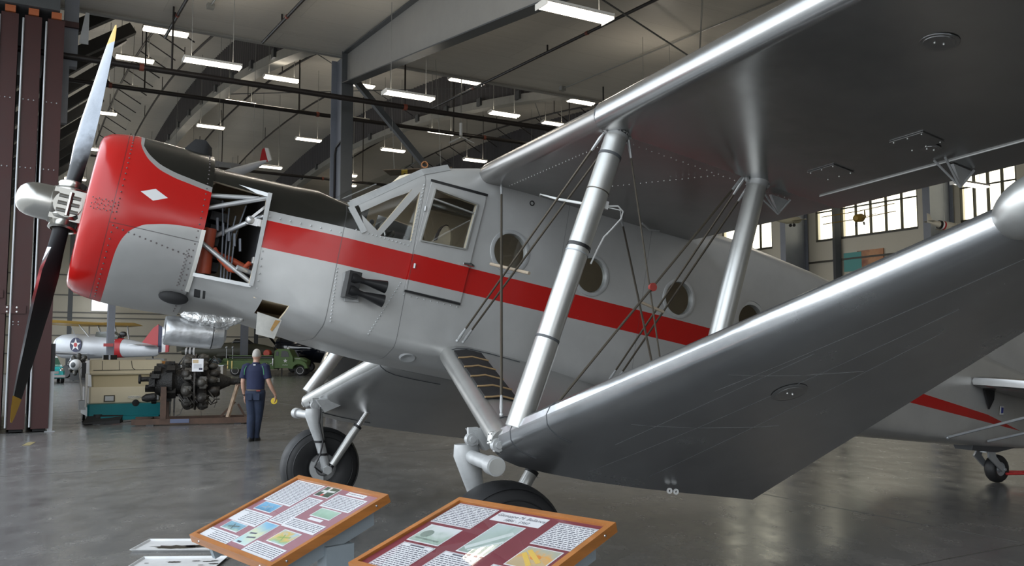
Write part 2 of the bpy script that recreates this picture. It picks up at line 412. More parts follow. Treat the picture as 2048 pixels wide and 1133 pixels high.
# ---- inclined door-side struts (dark parallel beams high on the left)
M['strut_black'] = mat('black_steel', (.018,.018,.018), .5)
for k in range(11):
    v = 26.4+k*2.75
    o = MB().bar(W(-1.0, v, 9.1), W(3.0, v, 12.5 if v > 30 else 11.9), .30, .34).build('roof_strut', M['strut_black'], smooth=False)
    tag(o, 'dark inclined steel strut in the parallel row high beside the red door', 'roof strut', 'row of inclined struts beside the door')
o = MB().loft([[W(-1.0, 25.4, 10.2), W(-1.0, 25.7, 10.2), W(-1, 25.7, 10.6), W(-1, 25.4, 10.6)], [W(3.2, 25.4, 12.9), W(3.2, 25.7, 12.9), W(3.2, 25.7, 13.3), W(3.2, 25.4, 13.3)]]).build('roof_strut', M['rib_light'], smooth=False)
tag(o, 'pale grey inclined beam above the dark struts at top left', 'roof strut')
# ---- door leaves: dark red steel stack
for k in range(5):
    u = .64-.445*k
    e = MB().box((0, 3.0, 4.58), (.33, 6.0, 9.0)).build('door_%d' % (k+1), M['door_red'], smooth=False)
    e.location = W(u, 21.35, 0); e.rotation_euler = (0, 0, HALL_ROT); struct(e)
    MB().box((0, 3.0, .05), (.25, 5.8, .06)).build('bottom_seal', M['black_matte'], e, smooth=False)
    b = MB().tube([(-.19, -.02, .12), (-.19, -.02, 9.0)], .022, 8).build('edge_rail', M['galv'], e)
    bl = MB()
    for z in (2.3, 2.36, 5.7, 7.2):
        for x in (-.1, 0, .1)[: 2 if z < 3 else 3]: bl.ball((x-.03, -.005, z), .016, n=6, m=4)
    bl.build('bolt', M['galv'], e)
    if k in (1, 2):
        z = 2.62 if k == 1 else 2.95
        p = MB().box((-.13 if k == 1 else -.2, -.02, z), (.46 if k == 1 else .62, .03, .17)).build('link_plate', M['door_red'], e, smooth=False)
        bl = MB()
        for x in (-.2, -.02):
            for dz in (-.045, .045): bl.ball((x-.05, -.04, z+dz), .022, n=8, m=5)
        bl.build('bolt', M['white'], p)
    MB().box((0, .02, 9.16), (.2, .16, .14)).build('roller_bracket', mat('roller_rust', (.45,.13,.05), .5, .3), e, smooth=False)  # added block; its orange imitates light reflected at the leaf top
mb = MB().box((0, 0, 0), (2.3, 5.6, .4)); o = mb.build('door_track', M['steel_dark'], smooth=False); o.location = W(-.45, 24.0, 9.45); o.rotation_euler = (0, 0, HALL_ROT)
tag(o, 'dark overhead track housing above the red hangar door leaves', 'door track')
# steel hangers at the door head
e = empty('door_hanger', at(140, 120, 19.6), HALL_ROT, 'grey steel hanger and blue gusset beside the top of the red door', 'steel hanger')
MB().box((0, .1, 1.0), (.30, .25, 2.3)).build('post', M['steel_grey'], e, smooth=False)
MB().box((-.12, .05, -.75), (.22, .2, 1.5)).build('lower_post', M['steel_grey'], e, smooth=False)
MB().poly([(0, 0), (.2, 0), (.2, .75), (.12, .75)], [], (.16, -.1, .40), (1,0,0), (0,0,1), .03).build('gusset', M['galv'], e, smooth=False)
MB().box((-.06, -.1, .80), (.42, .08, .13)).build('bracket', M['door_red'], e, smooth=False)
# pale post at the foot of the door
e = empty('guard_post', W(.84, 21.5, 0), HALL_ROT, 'pale galvanised post at the foot of the red door edge', 'post')
MB().box((0, 0, .65), (.10, .14, 1.3)).build('post', M['galv'], e, smooth=False)
MB().box((0, .02, 1.6), (.11, .12, .6)).build('sleeve', M['black'], e, smooth=False)
MB().box((0, 0, .01), (.2, .2, .02)).build('foot_plate', M['galv'], e, smooth=False)
# ---- sprinkler mains and branches
def pipe(a, b, r, label, couplings=0, drops=()):
    e = empty('sprinkler_pipe', a, 0, label, 'pipe'); a = Vector(a); b = Vector(b)
    MB().tube([Vector((0,0,0)), b-a], r, 10).build('run', M['pipe'], e)
    d = (b-a).normalized()
    for k in range(couplings):
        p = (b-a)*((k+.5)/couplings); MB().tube([p-d*.05, p+d*.05], r*1.25, 10).build('coupling', M['pipe_rust'], e)
    for t, up in drops:
        p = (b-a)*t; MB().tube([p, p+Vector((0, 0, up))], .025, 6).build('hanger', M['pipe'], e)
    return e
pipe(W(-.9, 22.0, 8.50), W(U1, 22.0, 8.50), .075, 'long black pipe passing in front of the tall column', 5, [(.12, 1.65), (.3, 1.65), (.5, 1.7), (.7, 1.7)])
pipe(W(-.9, 30.0, 10.22), W(U1, 30.0, 10.22), .075, 'long black pipe passing behind the tall column above the cowling', 5, [(.13, 3.6), (.28, 3.6), (.46, 3.6), (.62, 3.6), (.8, 3.6)])
pipe(W(3, 45.0, 11.0), W(U1, 45.0, 11.0), .075, 'far black pipe crossing low behind the cockpit roof', 4, [(.2, 4.8), (.45, 4.8), (.7, 4.8)])
lb = ['thin sprinkler branch running forward on the ceiling above the cowling', 'sprinkler branch beside the top of the girder', 'long sprinkler branch crossing the ceiling right of the big lamp', 'thin sprinkler branch close to the wing leading edge', 'sprinkler branch at the upper left above the bright lamps']
for k, (u, v2, va) in enumerate(((5.55, 22.9, 4), (8.35, 22.4, 6), (12.15, 26.5, 2), (17.4, 23.0, 4), (3.25, 23.9, 8))):
    pipe(W(u, v2, zn(min(v2, VC))-.22), W(u, va, zn(va)-.22), .04, lb[k], 4, [(.1, .2), (.3, .2), (.5, .2), (.7, .2)])
lb = ['arched sprinkler branch under the first ceiling bay left of the column', 'arched sprinkler branch crossing behind the column pipe', 'arched sprinkler branch right of the diagonal brace', 'farthest arched sprinkler branch near the wing root', 'arched sprinkler branch over the cowling scoop', 'arched branch line with many short arms at upper left']
for k, (u, va, vb) in enumerate(((10.5, 26, 62), (13.8, 25, 66), (20.5, 25, 62), (25.0, 26, 60), (6.4, 34, 70), (4.4, 25, 62))):
    e = empty('sprinkler_pipe', W(u, va, 0), 0, lb[k], 'pipe'); o0 = W(u, va, 0)
    qs = [va+(vb-va)*i/16 for i in range(17)]
    MB().tube([W(u, q, zc(q)-.75)-o0 for q in qs], .05, 8).build('run', M['pipe'], e)
    for q in qs[::3]: MB().tube([W(u, q, zc(q)-.75)-o0, W(u, q, zc(q)-.02)-o0], .02, 6).build('hanger', M['pipe'], e)
    if k in (3, 5):
        for i in range(16):
            q = va+1.5+i*2.2; MB().tube([W(u, q, zc(q)-.75)-o0, W(u+1.1, q-.2, zc(q)-1.45)-o0], .028, 6).build('arm', M['pipe'], e)
lb = ['thin grey conduit on the ceiling ending in a box left of the wing', 'short grey conduit ending in a box at top centre']
for k, (pa, pb_) in enumerate(((W(14.9, 22.6, 0), W(14.9, 5, 0)), (W(3.9, 21.3, 0), W(3.9, 12, 0)))):
    e = empty('conduit', pa+Vector((0, 0, zn(22)-.08)), 0, lb[k], 'conduit')
    MB().tube([(0,0,0), pb_-pa+Vector((0,0,zn(8)-zn(22)))], .022, 6).build('run', M['conduit'], e)
    MB().box((0,0,0), (.16,.16,.14), rz=HALL_ROT).build('junction_box', M['conduit'], e, smooth=False)
# thin stay rods crossing below the ceilings
for k, (a, b) in enumerate(((W(9, 14, 9.3), W(26, 22, 9.6)), (W(9.4, 10, 9.2), W(19.5, 21.5, 9.7)), (W(8, 30, 13), W(20, 44, 14.4)), (W(8, 44, 14.4), W(20, 31, 13.2)), (W(18, 30, 13), W(28, 44, 14.4)))):
    o = MB().tube([a, b], .022, 6).build('stay_rod', M['steel_dark'])
    tag(o, ['thin dark stay rod running level across the ceiling right of the girder', 'thin dark stay rod slanting from the big lamp to the wing', 'stay rod sloping back between the first two arched ribs', 'second stay rod crossing the first between the arched ribs', 'stay rod between the two ribs beyond the brace'][k], 'rod')
# ---- fluorescent fixtures
M['lamp'] = emit('lamp_tube', (1.0,.90,.74), 7.0)
M['lamp_wide'] = emit('lamp_lens', (1.0,.90,.74), 5.0)
M['lamp_body'] = mat('lamp_white', (.75,.73,.68), .35)
def fixture(near=True):
    e = empty('fluorescent_light', (0,0,0), HALL_ROT)
    mb = MB(); mb.box((0,0,.055), (1.24,.17,.03)); mb.box((0,0,.03), (1.24,.05,.05))
    for s in (-1, 1):
        mb.box((0, s*.165, .03), (1.24, .012, .06), rot=Matrix.Rotation(s*.5, 3, 'X')); mb.box((s*.62, 0, .01), (.012, .34, .10))
    mb.build('housing', M['lamp_body'], e, smooth=False)
    for y in ((-.12, -.045, .045, .12) if near else (-.08, .08)): MB().tube([(-.6, y, 0), (.6, y, 0)], .022 if near else .078, 4, caps=False).build('lamp_tube', M['lamp' if near else 'lamp_wide'], e)
    return e
def lamp_lights(o):
    for nm, P, z, up in (('lamp_glow_down', 46, -.04, False), ('lamp_glow_up', 10, .09, True)):
        if nm not in bpy.data.lights:
            l = bpy.data.lights.new(nm, 'AREA'); l.shape = 'RECTANGLE'; l.size = 1.2; l.size_y = .30; l.energy = P; l.color = (1.0,.90,.76)
        lo = bpy.data.objects.new(nm, bpy.data.lights[nm]); C.objects.link(lo); lo.parent = o
        lo.location = (0, 0, z); lo.rotation_euler = (PI if up else 0, 0, 0)
LF = [(7.37,10.81,6.94),(3.73,19.97,8.2),(3.59,26.3,11.0),(8.0,18.77,7.79),(3.45,32.47,12.0),(12.64,24.86,10.58),(8.04,30.32,11.43),(7.84,35.89,11.94),(7.81,41.81,12.28),(15.95,28.23,10.74),(21.9,34.0,12.5),(15.86,33.57,11.22),(16.3,40.16,11.82),(12.27,41.1,12.06),(12.15,47.72,11.92),(19.8,38.0,11.28),(21.97,13.7,6.15),(3.41,44.57,13.0),(3.6,38.6,12.7),(12.1,33.5,12.7),(13.87,38.84,12.76),(15.45,44.8,11.3),(20.0,29.0,12.0),(3.3,53.0,13.0),(3.2,60.0,12.5),
      (13.2,9.5,6.9),(19.0,8.0,6.6),(26.5,9.0,6.4),(13.0,-1,6.8),(6.5,-3,6.8),(21,-4,6.5),(26,20,8),(26,30,11.5),(26,42,12),(8,50,12.3),(8,60,12.3),(18,52,12.2),(26,54,12.2),(14,64,12),(22,66,12),(4,70,12),(12,74,11.8),(14.5,17.5,8.0),(4.9,12.85,7.6),(3.66,12.45,7.6)]  # last fixture is unseen, added to lengthen the glare on the display board
LN = {0:'large fluorescent fixture at top centre nearest the viewer', 1:'big bright fluorescent fixture above the red cowling, nearest of the upper left lamps', 2:'fluorescent fixture at upper left crossed by a dark sprinkler drop', 3:'large two-row fluorescent fixture just right of the tall column',
 4:'fluorescent fixture right of the yellow tip of the upper propeller blade', 5:'fluorescent fixture in front of the corrugated rib above the diagonal brace', 6:'fluorescent fixture between the first arched rib and the tall column', 7:'small fluorescent fixture under the upper black pipe above the cowling scoop', 8:'small fluorescent fixture just above the dark top of the red cowling',
 9:'fluorescent fixture above the wing root right of the white hanging fan', 10:'fluorescent fixture touching the wing leading edge left of the front strut', 11:'fluorescent fixture beside the white hanging fan below the second rib', 12:'small fluorescent fixture on the right of the brace middle', 13:'small fluorescent fixture immediately left of the tall column',
 14:'small fluorescent fixture at the red tail of the hanging silver model', 15:'fluorescent fixture just above the cockpit roof at the wing root', 16:'fluorescent fixture below the wing trailing edge before the window wall', 17:'fluorescent fixture partly hidden by the middle of the upper propeller blade', 18:'fluorescent fixture right of the propeller blade under the lower black pipe',
 19:'fluorescent fixture half hidden by the top left edge of the column', 20:'upper fluorescent fixture half hidden by the right edge of the column', 21:'lower fluorescent fixture half hidden by the right edge of the column', 22:'fluorescent fixture high above the wing leading edge near the soffit', 23:'fluorescent fixture left of the propeller blade root beside the red door', 24:'lowest fluorescent fixture left of the propeller hub beside the red door'}
fx = fixture(); fx2 = fixture(False); nearset = (0, 1, 3, 16); used = set()
for i, (u, v, z) in enumerate(LF):
    src = fx if i in nearset else fx2
    o = copy_tree(src) if src.name in used else src
    used.add(src.name)
    for w_ in [c for c in bpy.data.objects if c.parent == o and c.type == 'LIGHT']: bpy.data.objects.remove(w_)
    o.location = W(u, v, z); o['category'] = 'ceiling light'
    for w_ in [c for c in bpy.data.objects if c.parent == o and c.name.startswith('suspension_wire')]: bpy.data.objects.remove(w_)
    zt = zn(v) if v < VC else zc(v)
    w = MB()
    for s in (-.45, .45): w.tube([(s, 0, .07), (s, 0, zt-z)], .007 if v < 24 else .012, 5)
    w.build('suspension_wire', M['conduit'], o); lamp_lights(o)
    if i in LN: o['label'] = LN[i]
    else: o['label'] = 'fluorescent fixture hanging in the bays outside the picture'; o['group'] = 'fluorescent fixtures out of view'
# ================================================================ THE BIG SILVER AIRPLANE
TH = math.radians(10.5); C0 = 2.352
def bp(s, b, t):                                       # body axes (aft, port, up) -> airplane frame (x aft, y starboard, z up)
    return Vector((s*cos(TH)+t*sin(TH), -b, C0-s*sin(TH)+t*cos(TH)))
def lp(a, b, c): return Vector((a, -b, c))             # level axes, same frame
AP = empty('airplane', (-1.10, 7.84, 0), math.radians(26.92),
           'large silver single engine airplane with red nose, red side stripe and braced lower wing stubs', 'airplane')
def body_coords(N, L):
    tc = N.new('ShaderNodeTexCoord'); sx = N.new('ShaderNodeSeparateXYZ'); L.new(tc.outputs['Object'], sx.inputs[0])
    x, y, z = sx.outputs; z = math_node(N, L, 'SUBTRACT', z, C0)
    s = math_node(N, L, 'SUBTRACT', math_node(N, L, 'MULTIPLY', x, cos(TH)), math_node(N, L, 'MULTIPLY', z, sin(TH)))
    t = math_node(N, L, 'ADD', math_node(N, L, 'MULTIPLY', x, sin(TH)), math_node(N, L, 'MULTIPLY', z, cos(TH)))
    return tc, s, t, math_node(N, L, 'MULTIPLY', y, -1.0)
def lt(N, L, a, b): return math_node(N, L, 'LESS_THAN', a, b)
def mx(N, L, f, a, b):
    n = N.new('ShaderNodeMix'); n.data_type = 'RGBA'
    L.new(f, n.inputs['Factor'])
    for i, x in ((6, a), (7, b)):
        if isinstance(x, tuple): n.inputs[i].default_value = (*x, 1)
        else: L.new(x, n.inputs[i])
    return n.outputs[2]
SILVER, RED, DARK = (.53,.53,.52), (.44,.010,.008), (.011,.0105,.008)
def skin(name, kind):
    m, N, L, P = nt(name)
    tc, s, t, b = body_coords(N, L)
    n = N.new('ShaderNodeTexNoise'); n.inputs['Scale'].default_value = 2.5; n.inputs['Detail'].default_value = 7; n.inputs['Roughness'].default_value = .6
    L.new(tc.outputs['Object'], n.inputs['Vector'])
    r = N.new('ShaderNodeValToRGB'); L.new(n.outputs['Fac'], r.inputs['Fac'])
    r.color_ramp.elements[0].position = .3; r.color_ramp.elements[0].color = (SILVER[0]*.86, SILVER[1]*.86, SILVER[2]*.86, 1)
    r.color_ramp.elements[1].position = .7; r.color_ramp.elements[1].color = (*SILVER, 1)
    col = r.outputs['Color']; paint = None
    AND = lambda *a: a[0] if len(a) == 1 else math_node(N, L, 'MULTIPLY', a[0], AND(*a[1:]))
    if kind == 'fuselage':
        hi = math_node(N, L, 'MINIMUM', .158, math_node(N, L, 'SUBTRACT', .158, math_node(N, L, 'MULTIPLY', math_node(N, L, 'SUBTRACT', s, 4.0), .03)))
        hi = math_node(N, L, 'MINIMUM', hi, math_node(N, L, 'SUBTRACT', math_node(N, L, 'MULTIPLY', math_node(N, L, 'SUBTRACT', 8.6, s), .12), .03))
        red = AND(lt(N, L, -.062, t), lt(N, L, t, hi), lt(N, L, -1.29, s), lt(N, L, .3 if False else .02, math_node(N, L, 'ABSOLUTE', b)))
        dk = AND(lt(N, L, math_node(N, L, 'ADD', s, math_node(N, L, 'MULTIPLY', t, .42)), -.425), lt(N, L, .238, t))
        dk2 = lt(N, L, math_node(N, L, 'ADD', t, 0), 9)
        col = mx(N, L, red, col, RED); col = mx(N, L, dk, col, DARK); paint = math_node(N, L, 'MAXIMUM', red, dk)
        lines = [('s', -.70, .004), ('s', -.10, .003), ('s', 1.28, .002), ('s', 2.2, .002)]
        ln = None
        for ax, k, w in lines:
            q = lt(N, L, math_node(N, L, 'ABSOLUTE', math_node(N, L, 'SUBTRACT', s, k)), w)
            ln = q if ln is None else math_node(N, L, 'MAXIMUM', ln, q)
        col = mx(N, L, math_node(N, L, 'MULTIPLY', ln, .6), col, (.05,.05,.05))
    if kind == 'cowl':
        fc = N.new('ShaderNodeFloatCurve'); cu = fc.mapping.curves[0]
        pts = [(-2.60,-.9),(-2.285,-.80),(-2.280,-.45),(-2.27,-.30),(-2.238,-.199),(-2.157,-.113),(-2.062,-.075),(-1.894,-.042),(-1.70,-.036)]
        tr = lambda p: ((p[0]+2.6)/.9, (p[1]+1)/2)
        pts = [tr(p) for p in pts]
        cu.points[0].location = pts[0]; cu.points[-1].location = pts[-1]
        for p in pts[1:-1]: cu.points.new(*p)
        fc.mapping.update()
        L.new(math_node(N, L, 'DIVIDE', math_node(N, L, 'ADD', s, 2.6), .9), fc.inputs['Value'])
        low = math_node(N, L, 'SUBTRACT', math_node(N, L, 'MULTIPLY', fc.outputs[0], 2), 1)
        fd = N.new('ShaderNodeFloatCurve'); cu = fd.mapping.curves[0]
        pts = [(-2.60,.98),(-2.285,.95),(-2.274,.56),(-2.235,.462),(-2.15,.374),(-2.035,.323),(-1.886,.295),(-1.70,.268)]
        pts = [tr(p) for p in pts]
        cu.points[0].location = pts[0]; cu.points[-1].location = pts[-1]
        for p in pts[1:-1]: cu.points.new(*p)
        fd.mapping.update()
        L.new(math_node(N, L, 'DIVIDE', math_node(N, L, 'ADD', s, 2.6), .9), fd.inputs['Value'])
        top = math_node(N, L, 'SUBTRACT', math_node(N, L, 'MULTIPLY', fd.outputs[0], 2), 1)
        red = AND(lt(N, L, low, t), lt(N, L, t, top))
        s2 = math_node(N, L, 'SUBTRACT', s, .035)
        L.new(math_node(N, L, 'DIVIDE', math_node(N, L, 'ADD', s2, 2.6), .9), fd.inputs['Value'])
        dk = AND(lt(N, L, math_node(N, L, 'ADD', top, .045), t), lt(N, L, -2.25, s))
        # white diamond badge on the red
        dd = math_node(N, L, 'ADD', math_node(N, L, 'DIVIDE', math_node(N, L, 'ABSOLUTE', math_node(N, L, 'SUBTRACT', math_node(N, L, 'ADD', s, math_node(N, L, 'MULTIPLY', math_node(N, L, 'SUBTRACT', t, .14), .0)), -2.11)), .095),
                              math_node(N, L, 'DIVIDE', math_node(N, L, 'ABSOLUTE', math_node(N, L, 'SUBTRACT', t, .139)), .047))
        dm = AND(lt(N, L, dd, 1.0), lt(N, L, 0.0, b))
        L.new(math_node(N, L, 'DIVIDE', math_node(N, L, 'ADD', s, 2.6), .9), fd.inputs['Value'])
        col = mx(N, L, red, col, RED); col = mx(N, L, dk, col, DARK); col = mx(N, L, dm, col, (.72,.72,.72))
        paint = math_node(N, L, 'MAXIMUM', red, math_node(N, L, 'MAXIMUM', dk, dm))
        ln = math_node(N, L, 'MAXIMUM', lt(N, L, math_node(N, L, 'ABSOLUTE', math_node(N, L, 'SUBTRACT', s, -2.36)), .003),
             AND(lt(N, L, -2.36, s), lt(N, L, math_node(N, L, 'ABSOLUTE', math_node(N, L, 'ADD', t, .13)), .003)))
        col = mx(N, L, math_node(N, L, 'MULTIPLY', ln, .7), col, (.03,.02,.02))
    L.new(col, P.inputs['Base Color'])
    if paint is not None:
        L.new(math_node(N, L, 'MULTIPLY', math_node(N, L, 'SUBTRACT', 1.0, paint),   .60 if kind == 'cowl' else .35), P.inputs['Metallic'])
    else: P.inputs['Metallic'].default_value = .8
    rr = N.new('ShaderNodeMapRange'); L.new(n.outputs['Fac'], rr.inputs['Value']); rr.inputs['From Min'].default_value = .3; rr.inputs['From Max'].default_value = .7
    rr.inputs['To Min'].default_value = .30; rr.inputs['To Max'].default_value = .40; L.new(math_node(N, L, 'SUBTRACT', rr.outputs['Result'], math_node(N, L, 'MULTIPLY', paint, .12)) if paint is not None else rr.outputs['Result'], P.inputs['Roughness'])
    n2 = N.new('ShaderNodeTexNoise'); n2.inputs['Scale'].default_value = 4.0; n2.inputs['Detail'].default_value = 2; L.new(tc.outputs['Object'], n2.inputs['Vector'])
    bpn = N.new('ShaderNodeBump'); bpn.inputs['Strength'].default_value = .12; bpn.inputs['Distance'].default_value = .03
    L.new(n2.outputs['Fac'], bpn.inputs['Height']); L.new(bpn.outputs['Normal'], P.inputs['Normal'])
    return m
M['fus'] = skin('silver_fuselage_skin', 'fuselage'); M['cowl'] = skin('red_and_silver_cowl_skin', 'cowl')
M['alu'] = mat('silver_dope', SILVER, .33, .85, var=.12, vs=2.5, bump=.10, bs=5, rvar=.05)
M['alu_wing'] = mat('silver_wing_fabric', (.40,.40,.395), .23, .9, var=.10, vs=1.6, bump=.06, bs=4, rvar=.05)
M['alu_strut'] = mat('silver_strut', (.54,.54,.52), .34, .75, var=.10, vs=5, rvar=.06)
M['alu_worn'] = mat('worn_silver_paint', (.55,.56,.56), .42, .5, var=.2, vs=6)
M['cabin'] = mat('beige_cabin_lining', (.80,.68,.50), .8, var=.1)
M['wire'] = mat('brown_bracing_wire', (.10,.085,.065), .4, .5)
M['bay'] = mat('engine_bay_dark', (.03,.03,.032), .6, .2, var=.4, vs=8)
M['glass'] = pane('clear_glazing', (.93,.94,.93), .07)
# ---- fuselage sections (s, top, shoulder b/t, half width, upper side t, chine t, bottom corner b/t, bottom)
SEC = [(-1.72,.60,.45,.50,.63,.22,-.22,.45,-.52,-.64),(-1.30,.585,.47,.53,.67,.24,-.38,.42,-.59,-.62),(-.90,.59,.50,.54,.72,.27,-.49,.46,-.64,-.655),
 (-.68,.60,.67,.44,.745,.36,-.55,.48,-.67,-.68),(-.40,.78,.67,.655,.75,.56,-.60,.50,-.70,-.71),(-.12,.97,.66,.88,.755,.78,-.61,.50,-.72,-.73),
 (.11,1.08,.65,.985,.76,.88,-.61,.50,-.73,-.74),(.40,1.16,.65,1.07,.765,.97,-.60,.50,-.74,-.745),(1.0,1.20,.66,1.12,.77,1.02,-.60,.50,-.75,-.75),
 (2.6,1.22,.66,1.14,.77,1.04,-.58,.50,-.74,-.74),(3.3,1.20,.62,1.15,.74,1.06,-.56,.48,-.71,-.72),(4.5,1.15,.50,1.10,.62,1.0,-.50,.40,-.64,-.65),
 (6.0,1.02,.36,.97,.46,.88,-.43,.30,-.54,-.55),(7.5,.88,.22,.84,.31,.74,-.35,.20,-.42,-.43),(9.0,.74,.08,.72,.14,.64,-.24,.09,-.28,-.29),(9.6,.66,.03,.64,.05,.56,-.15,.03,-.18,-.20)]
def sec_at(s):
    for a, b in zip(SEC, SEC[1:]):
        if a[0] <= s <= b[0]:
            k = (s-a[0])/(b[0]-a[0]); return [x+(y-x)*k for x, y in zip(a, b)]
    return SEC[-1]
def ring(q, inset=0.0):
    s, tt, ws, ts, w, tu, tc, wb, tb, t0 = q
    key = [(0, tt), (ws, ts), (w, tu), (w, tc), (wb, tb), (0, t0)]
    pts = [key[0]]
    for i in range(1, 5):
        p = Vector(key[i]); a = Vector(key[i-1]); c = Vector(key[i+1])
        r = [.30, .25, .22, .30][i-1] if s > -1.0 else .45
        A = p+(a-p)*min(r, .12/(max((a-p).length, .01)) if s > -1.0 else .45); B = p+(c-p)*min(r, .12/(max((c-p).length, .01)) if s > -1.0 else .45)
        for k in range(5):
            u = k/4; z = A*(1-u)**2+p*2*u*(1-u)+B*u*u; pts.append((z.x, z.y))
    pts.append(key[5])
    full = [(s, b, t) for b, t in pts]+[(s, -b, t) for b, t in pts[-2:0:-1]]
    return full
def dense(keys, n=3):
    out = []
    for a, b in zip(keys, keys[1:]):
        for k in range(n): out.append([x+(y-x)*k/n for x, y in zip(a, b)])
    return out+[keys[-1]]
mb = MB(bp); mb.loft([ring(q) for q in dense(SEC, 2)])
fus = mb.build('fuselage', [M['fus'], M['cabin']], AP, ang=32)
# make it a shell and cut the openings
def bool_apply(o, cutters):
    for k, c in enumerate(cutters):
        bm = o.modifiers.new('b%d' % k, 'BOOLEAN'); bm.operation = 'DIFFERENCE'; bm.object = c; bm.solver = 'EXACT'; bm.use_self = (k > 0)
    dg = bpy.context.evaluated_depsgraph_get(); dg.update()
    me = bpy.data.meshes.new_from_object(o.evaluated_get(dg)); o.modifiers.clear()
    old = o.data; o.data = me; bpy.data.meshes.remove(old); me.name = o.name
    me.shade_smooth(); me.set_sharp_from_angle(angle=math.radians(32))
    for c in cutters: bpy.data.objects.remove(c)
TRI1 = [(-.600,.385),(-.204,.690),(-.428,.276)]; TRI2 = [(-.135,.685),(-.399,.240),(-.133,.264)]
DOORWIN = [(-.018,.740),(.383,.708),(.346,.302),(-.064,.277)]
RW = [(.770,.385),(1.615,.365),(2.620,.365),(3.580,.345)]
def prism(mb, poly, b0, b1):
    mb.loft([[(s, b0, t) for s, t in poly], [(s, b1, t) for s, t in poly]])
cut = MB(bp); cut.mi = 1
for sg in (1, -1):
    for p in (TRI1, TRI2, DOORWIN): prism(cut, p if sg > 0 else p[::-1], .52*sg, 1.1*sg)
    for cx, ct in RW: prism(cut, circ(cx, ct, .165, 32), (.45 if cx < 3 else .35)*sg, 1.1*sg)
prism(cut, [(-1.80,-.36),(-1.31,-.36),(-1.31,.355),(-1.80,.385)], .22, 1.2)
prism(cut, [(-1.185,-.45),(-.985,-.462),(-1.01,-.58),(-1.20,-.555)], .2, 1.2)                # small opened hatch low on the nose
prism(cut, [(-.66,.50),(-.66,.80),(-.10,1.3),(-.10,.93)], -.50, .50)
front = [(math.cos(2*PI*i/24)*.60, math.sin(2*PI*i/24)*.57) for i in range(24)]
cut.loft([[(-1.9, b, t) for b, t in front], [(-1.70, b, t) for b, t in front]])
cutter = cut.build('cutter', [M['fus'], M['cabin']], AP, smooth=False)
inn = MB(bp); inn.mi = 1
def ring_in(q):
    s, tt, ws, ts, w, tu, tc, wb, tb, t0 = q; d = .035
    return ring((s, tt-d, max(ws-d, .01), ts-d, max(w-d, .012), tu-d*.5, tc+d*.5, max(wb-d*.5, .008), tb+d, t0+d))
dq = [list(q) for q in dense(SEC, 2)]; dq = [q for q in dq if q[0] < 9.1]
dq[0][0] = -1.69; inn.loft([ring_in(q) for q in dq])
inner = inn.build('inner', [M['fus'], M['cabin']], AP)
bool_apply(fus, [inner, cutter])
def plate(name, outer, holes, b, m, parent, th=.008, xf=bp):
    """flat plate in a plane of constant b, facing port"""
    mb = MB(xf); out = MB(); out.poly([(p[0], p[1]) for p in outer], [[(p[0], p[1]) for p in h] for h in holes], (0,0,0), (1,0,0), (0,0,1), th)
    mb.v = [Vector((p.x, b-p.y, p.z)) for p in out.v]; mb.f = [f[::-1] if False else f for f in out.f]; mb.m = out.m
    return mb.build(name, m, parent, smooth=False)
def inset_poly(p, d):
    cx = sum(q[0] for q in p)/len(p); cy = sum(q[1] for q in p)/len(p)
    return [(q[0]+(cx-q[0])*d, q[1]+(cy-q[1])*d) for q in p]
# glazing, frames and rings (both sides)
for sg in (1, -1):
    for i, p in enumerate((TRI1, TRI2)):
        g = MB(bp); g.loft([[(s, .735*sg, t) for s, t in p], [(s, .739*sg, t) for s, t in p]]); g.build('cockpit_window', M['glass'], fus, smooth=False)
    for cx, ct in RW:
        w = sec_at(cx)[4]; b = w*sg
        r = MB(bp); r.lathe((cx, b-.01*sg, ct), (0, sg, 0), [(-.05,.160),(.018,.160),(.020,.172),(.016,.192),(.004,.196)], 36)
        rg = r.build('round_window', M['alu_worn'], fus)
        g = MB(bp); g.loft([[(s, b-.02*sg, t) for s, t in circ(cx, ct, .164, 28)], [(s, b-.024*sg, t) for s, t in circ(cx, ct, .164, 28)]]); g.build('window_pane', M['glass'], rg, smooth=False)
# port cockpit door: slightly proud panel with its window, handle and hinges
DO = [(-.060,.790),(.445,.800),(.452,.76),(.384,-.150),(-.118,-.147)]
door = plate('cockpit_door', DO, [DOORWIN], .782, M['fus'], fus, .012)
fr = MB(bp)
for a, b in zip(DOORWIN, DOORWIN[1:]+DOORWIN[:1]): fr.bar((a[0], .786, a[1]), (b[0], .786, b[1]), .012, .022, up=(0,1,0))
fr.bar((-.02,.775,.655), (.378,.775,.625), .012, .022, up=(0,1,0))
fr.build('window_frame', M['alu_strut'], door, smooth=False)
g = MB(bp); g.loft([[(s, .760, t) for s, t in DOORWIN], [(s, .764, t) for s, t in DOORWIN]]); g.build('window_pane', M['glass'], door, smooth=False)
h = MB(bp); h.tube([(.395,.79,.175),(.395,.83,.175)], .012, 8); h.tube([(.33,.83,.172),(.40,.832,.176),(.43,.83,.17)], [.010,.016,.008], 8); h.build('handle', M['chrome'], door)
h = MB(bp)
for t in (.55, .06): h.tube([(-.075-.0*t,.788,t-.02), (-.075,.788,t+.02)], .010, 8)
h.build('hinge', M['alu_worn'], door)
sl = MB(bp); sl.bar((-.12,.782,-.158), (.385,.782,-.165), .016, .012, up=(0,1,0)); sl.build('door_gap', M['black'], fus, smooth=False); sl = MB(bp); sl.bar((-.07,.785,.800),(.46,.785,.812), .02, .012, up=(0,1,0)); sl.build('door_gap', M['black'], fus, smooth=False)
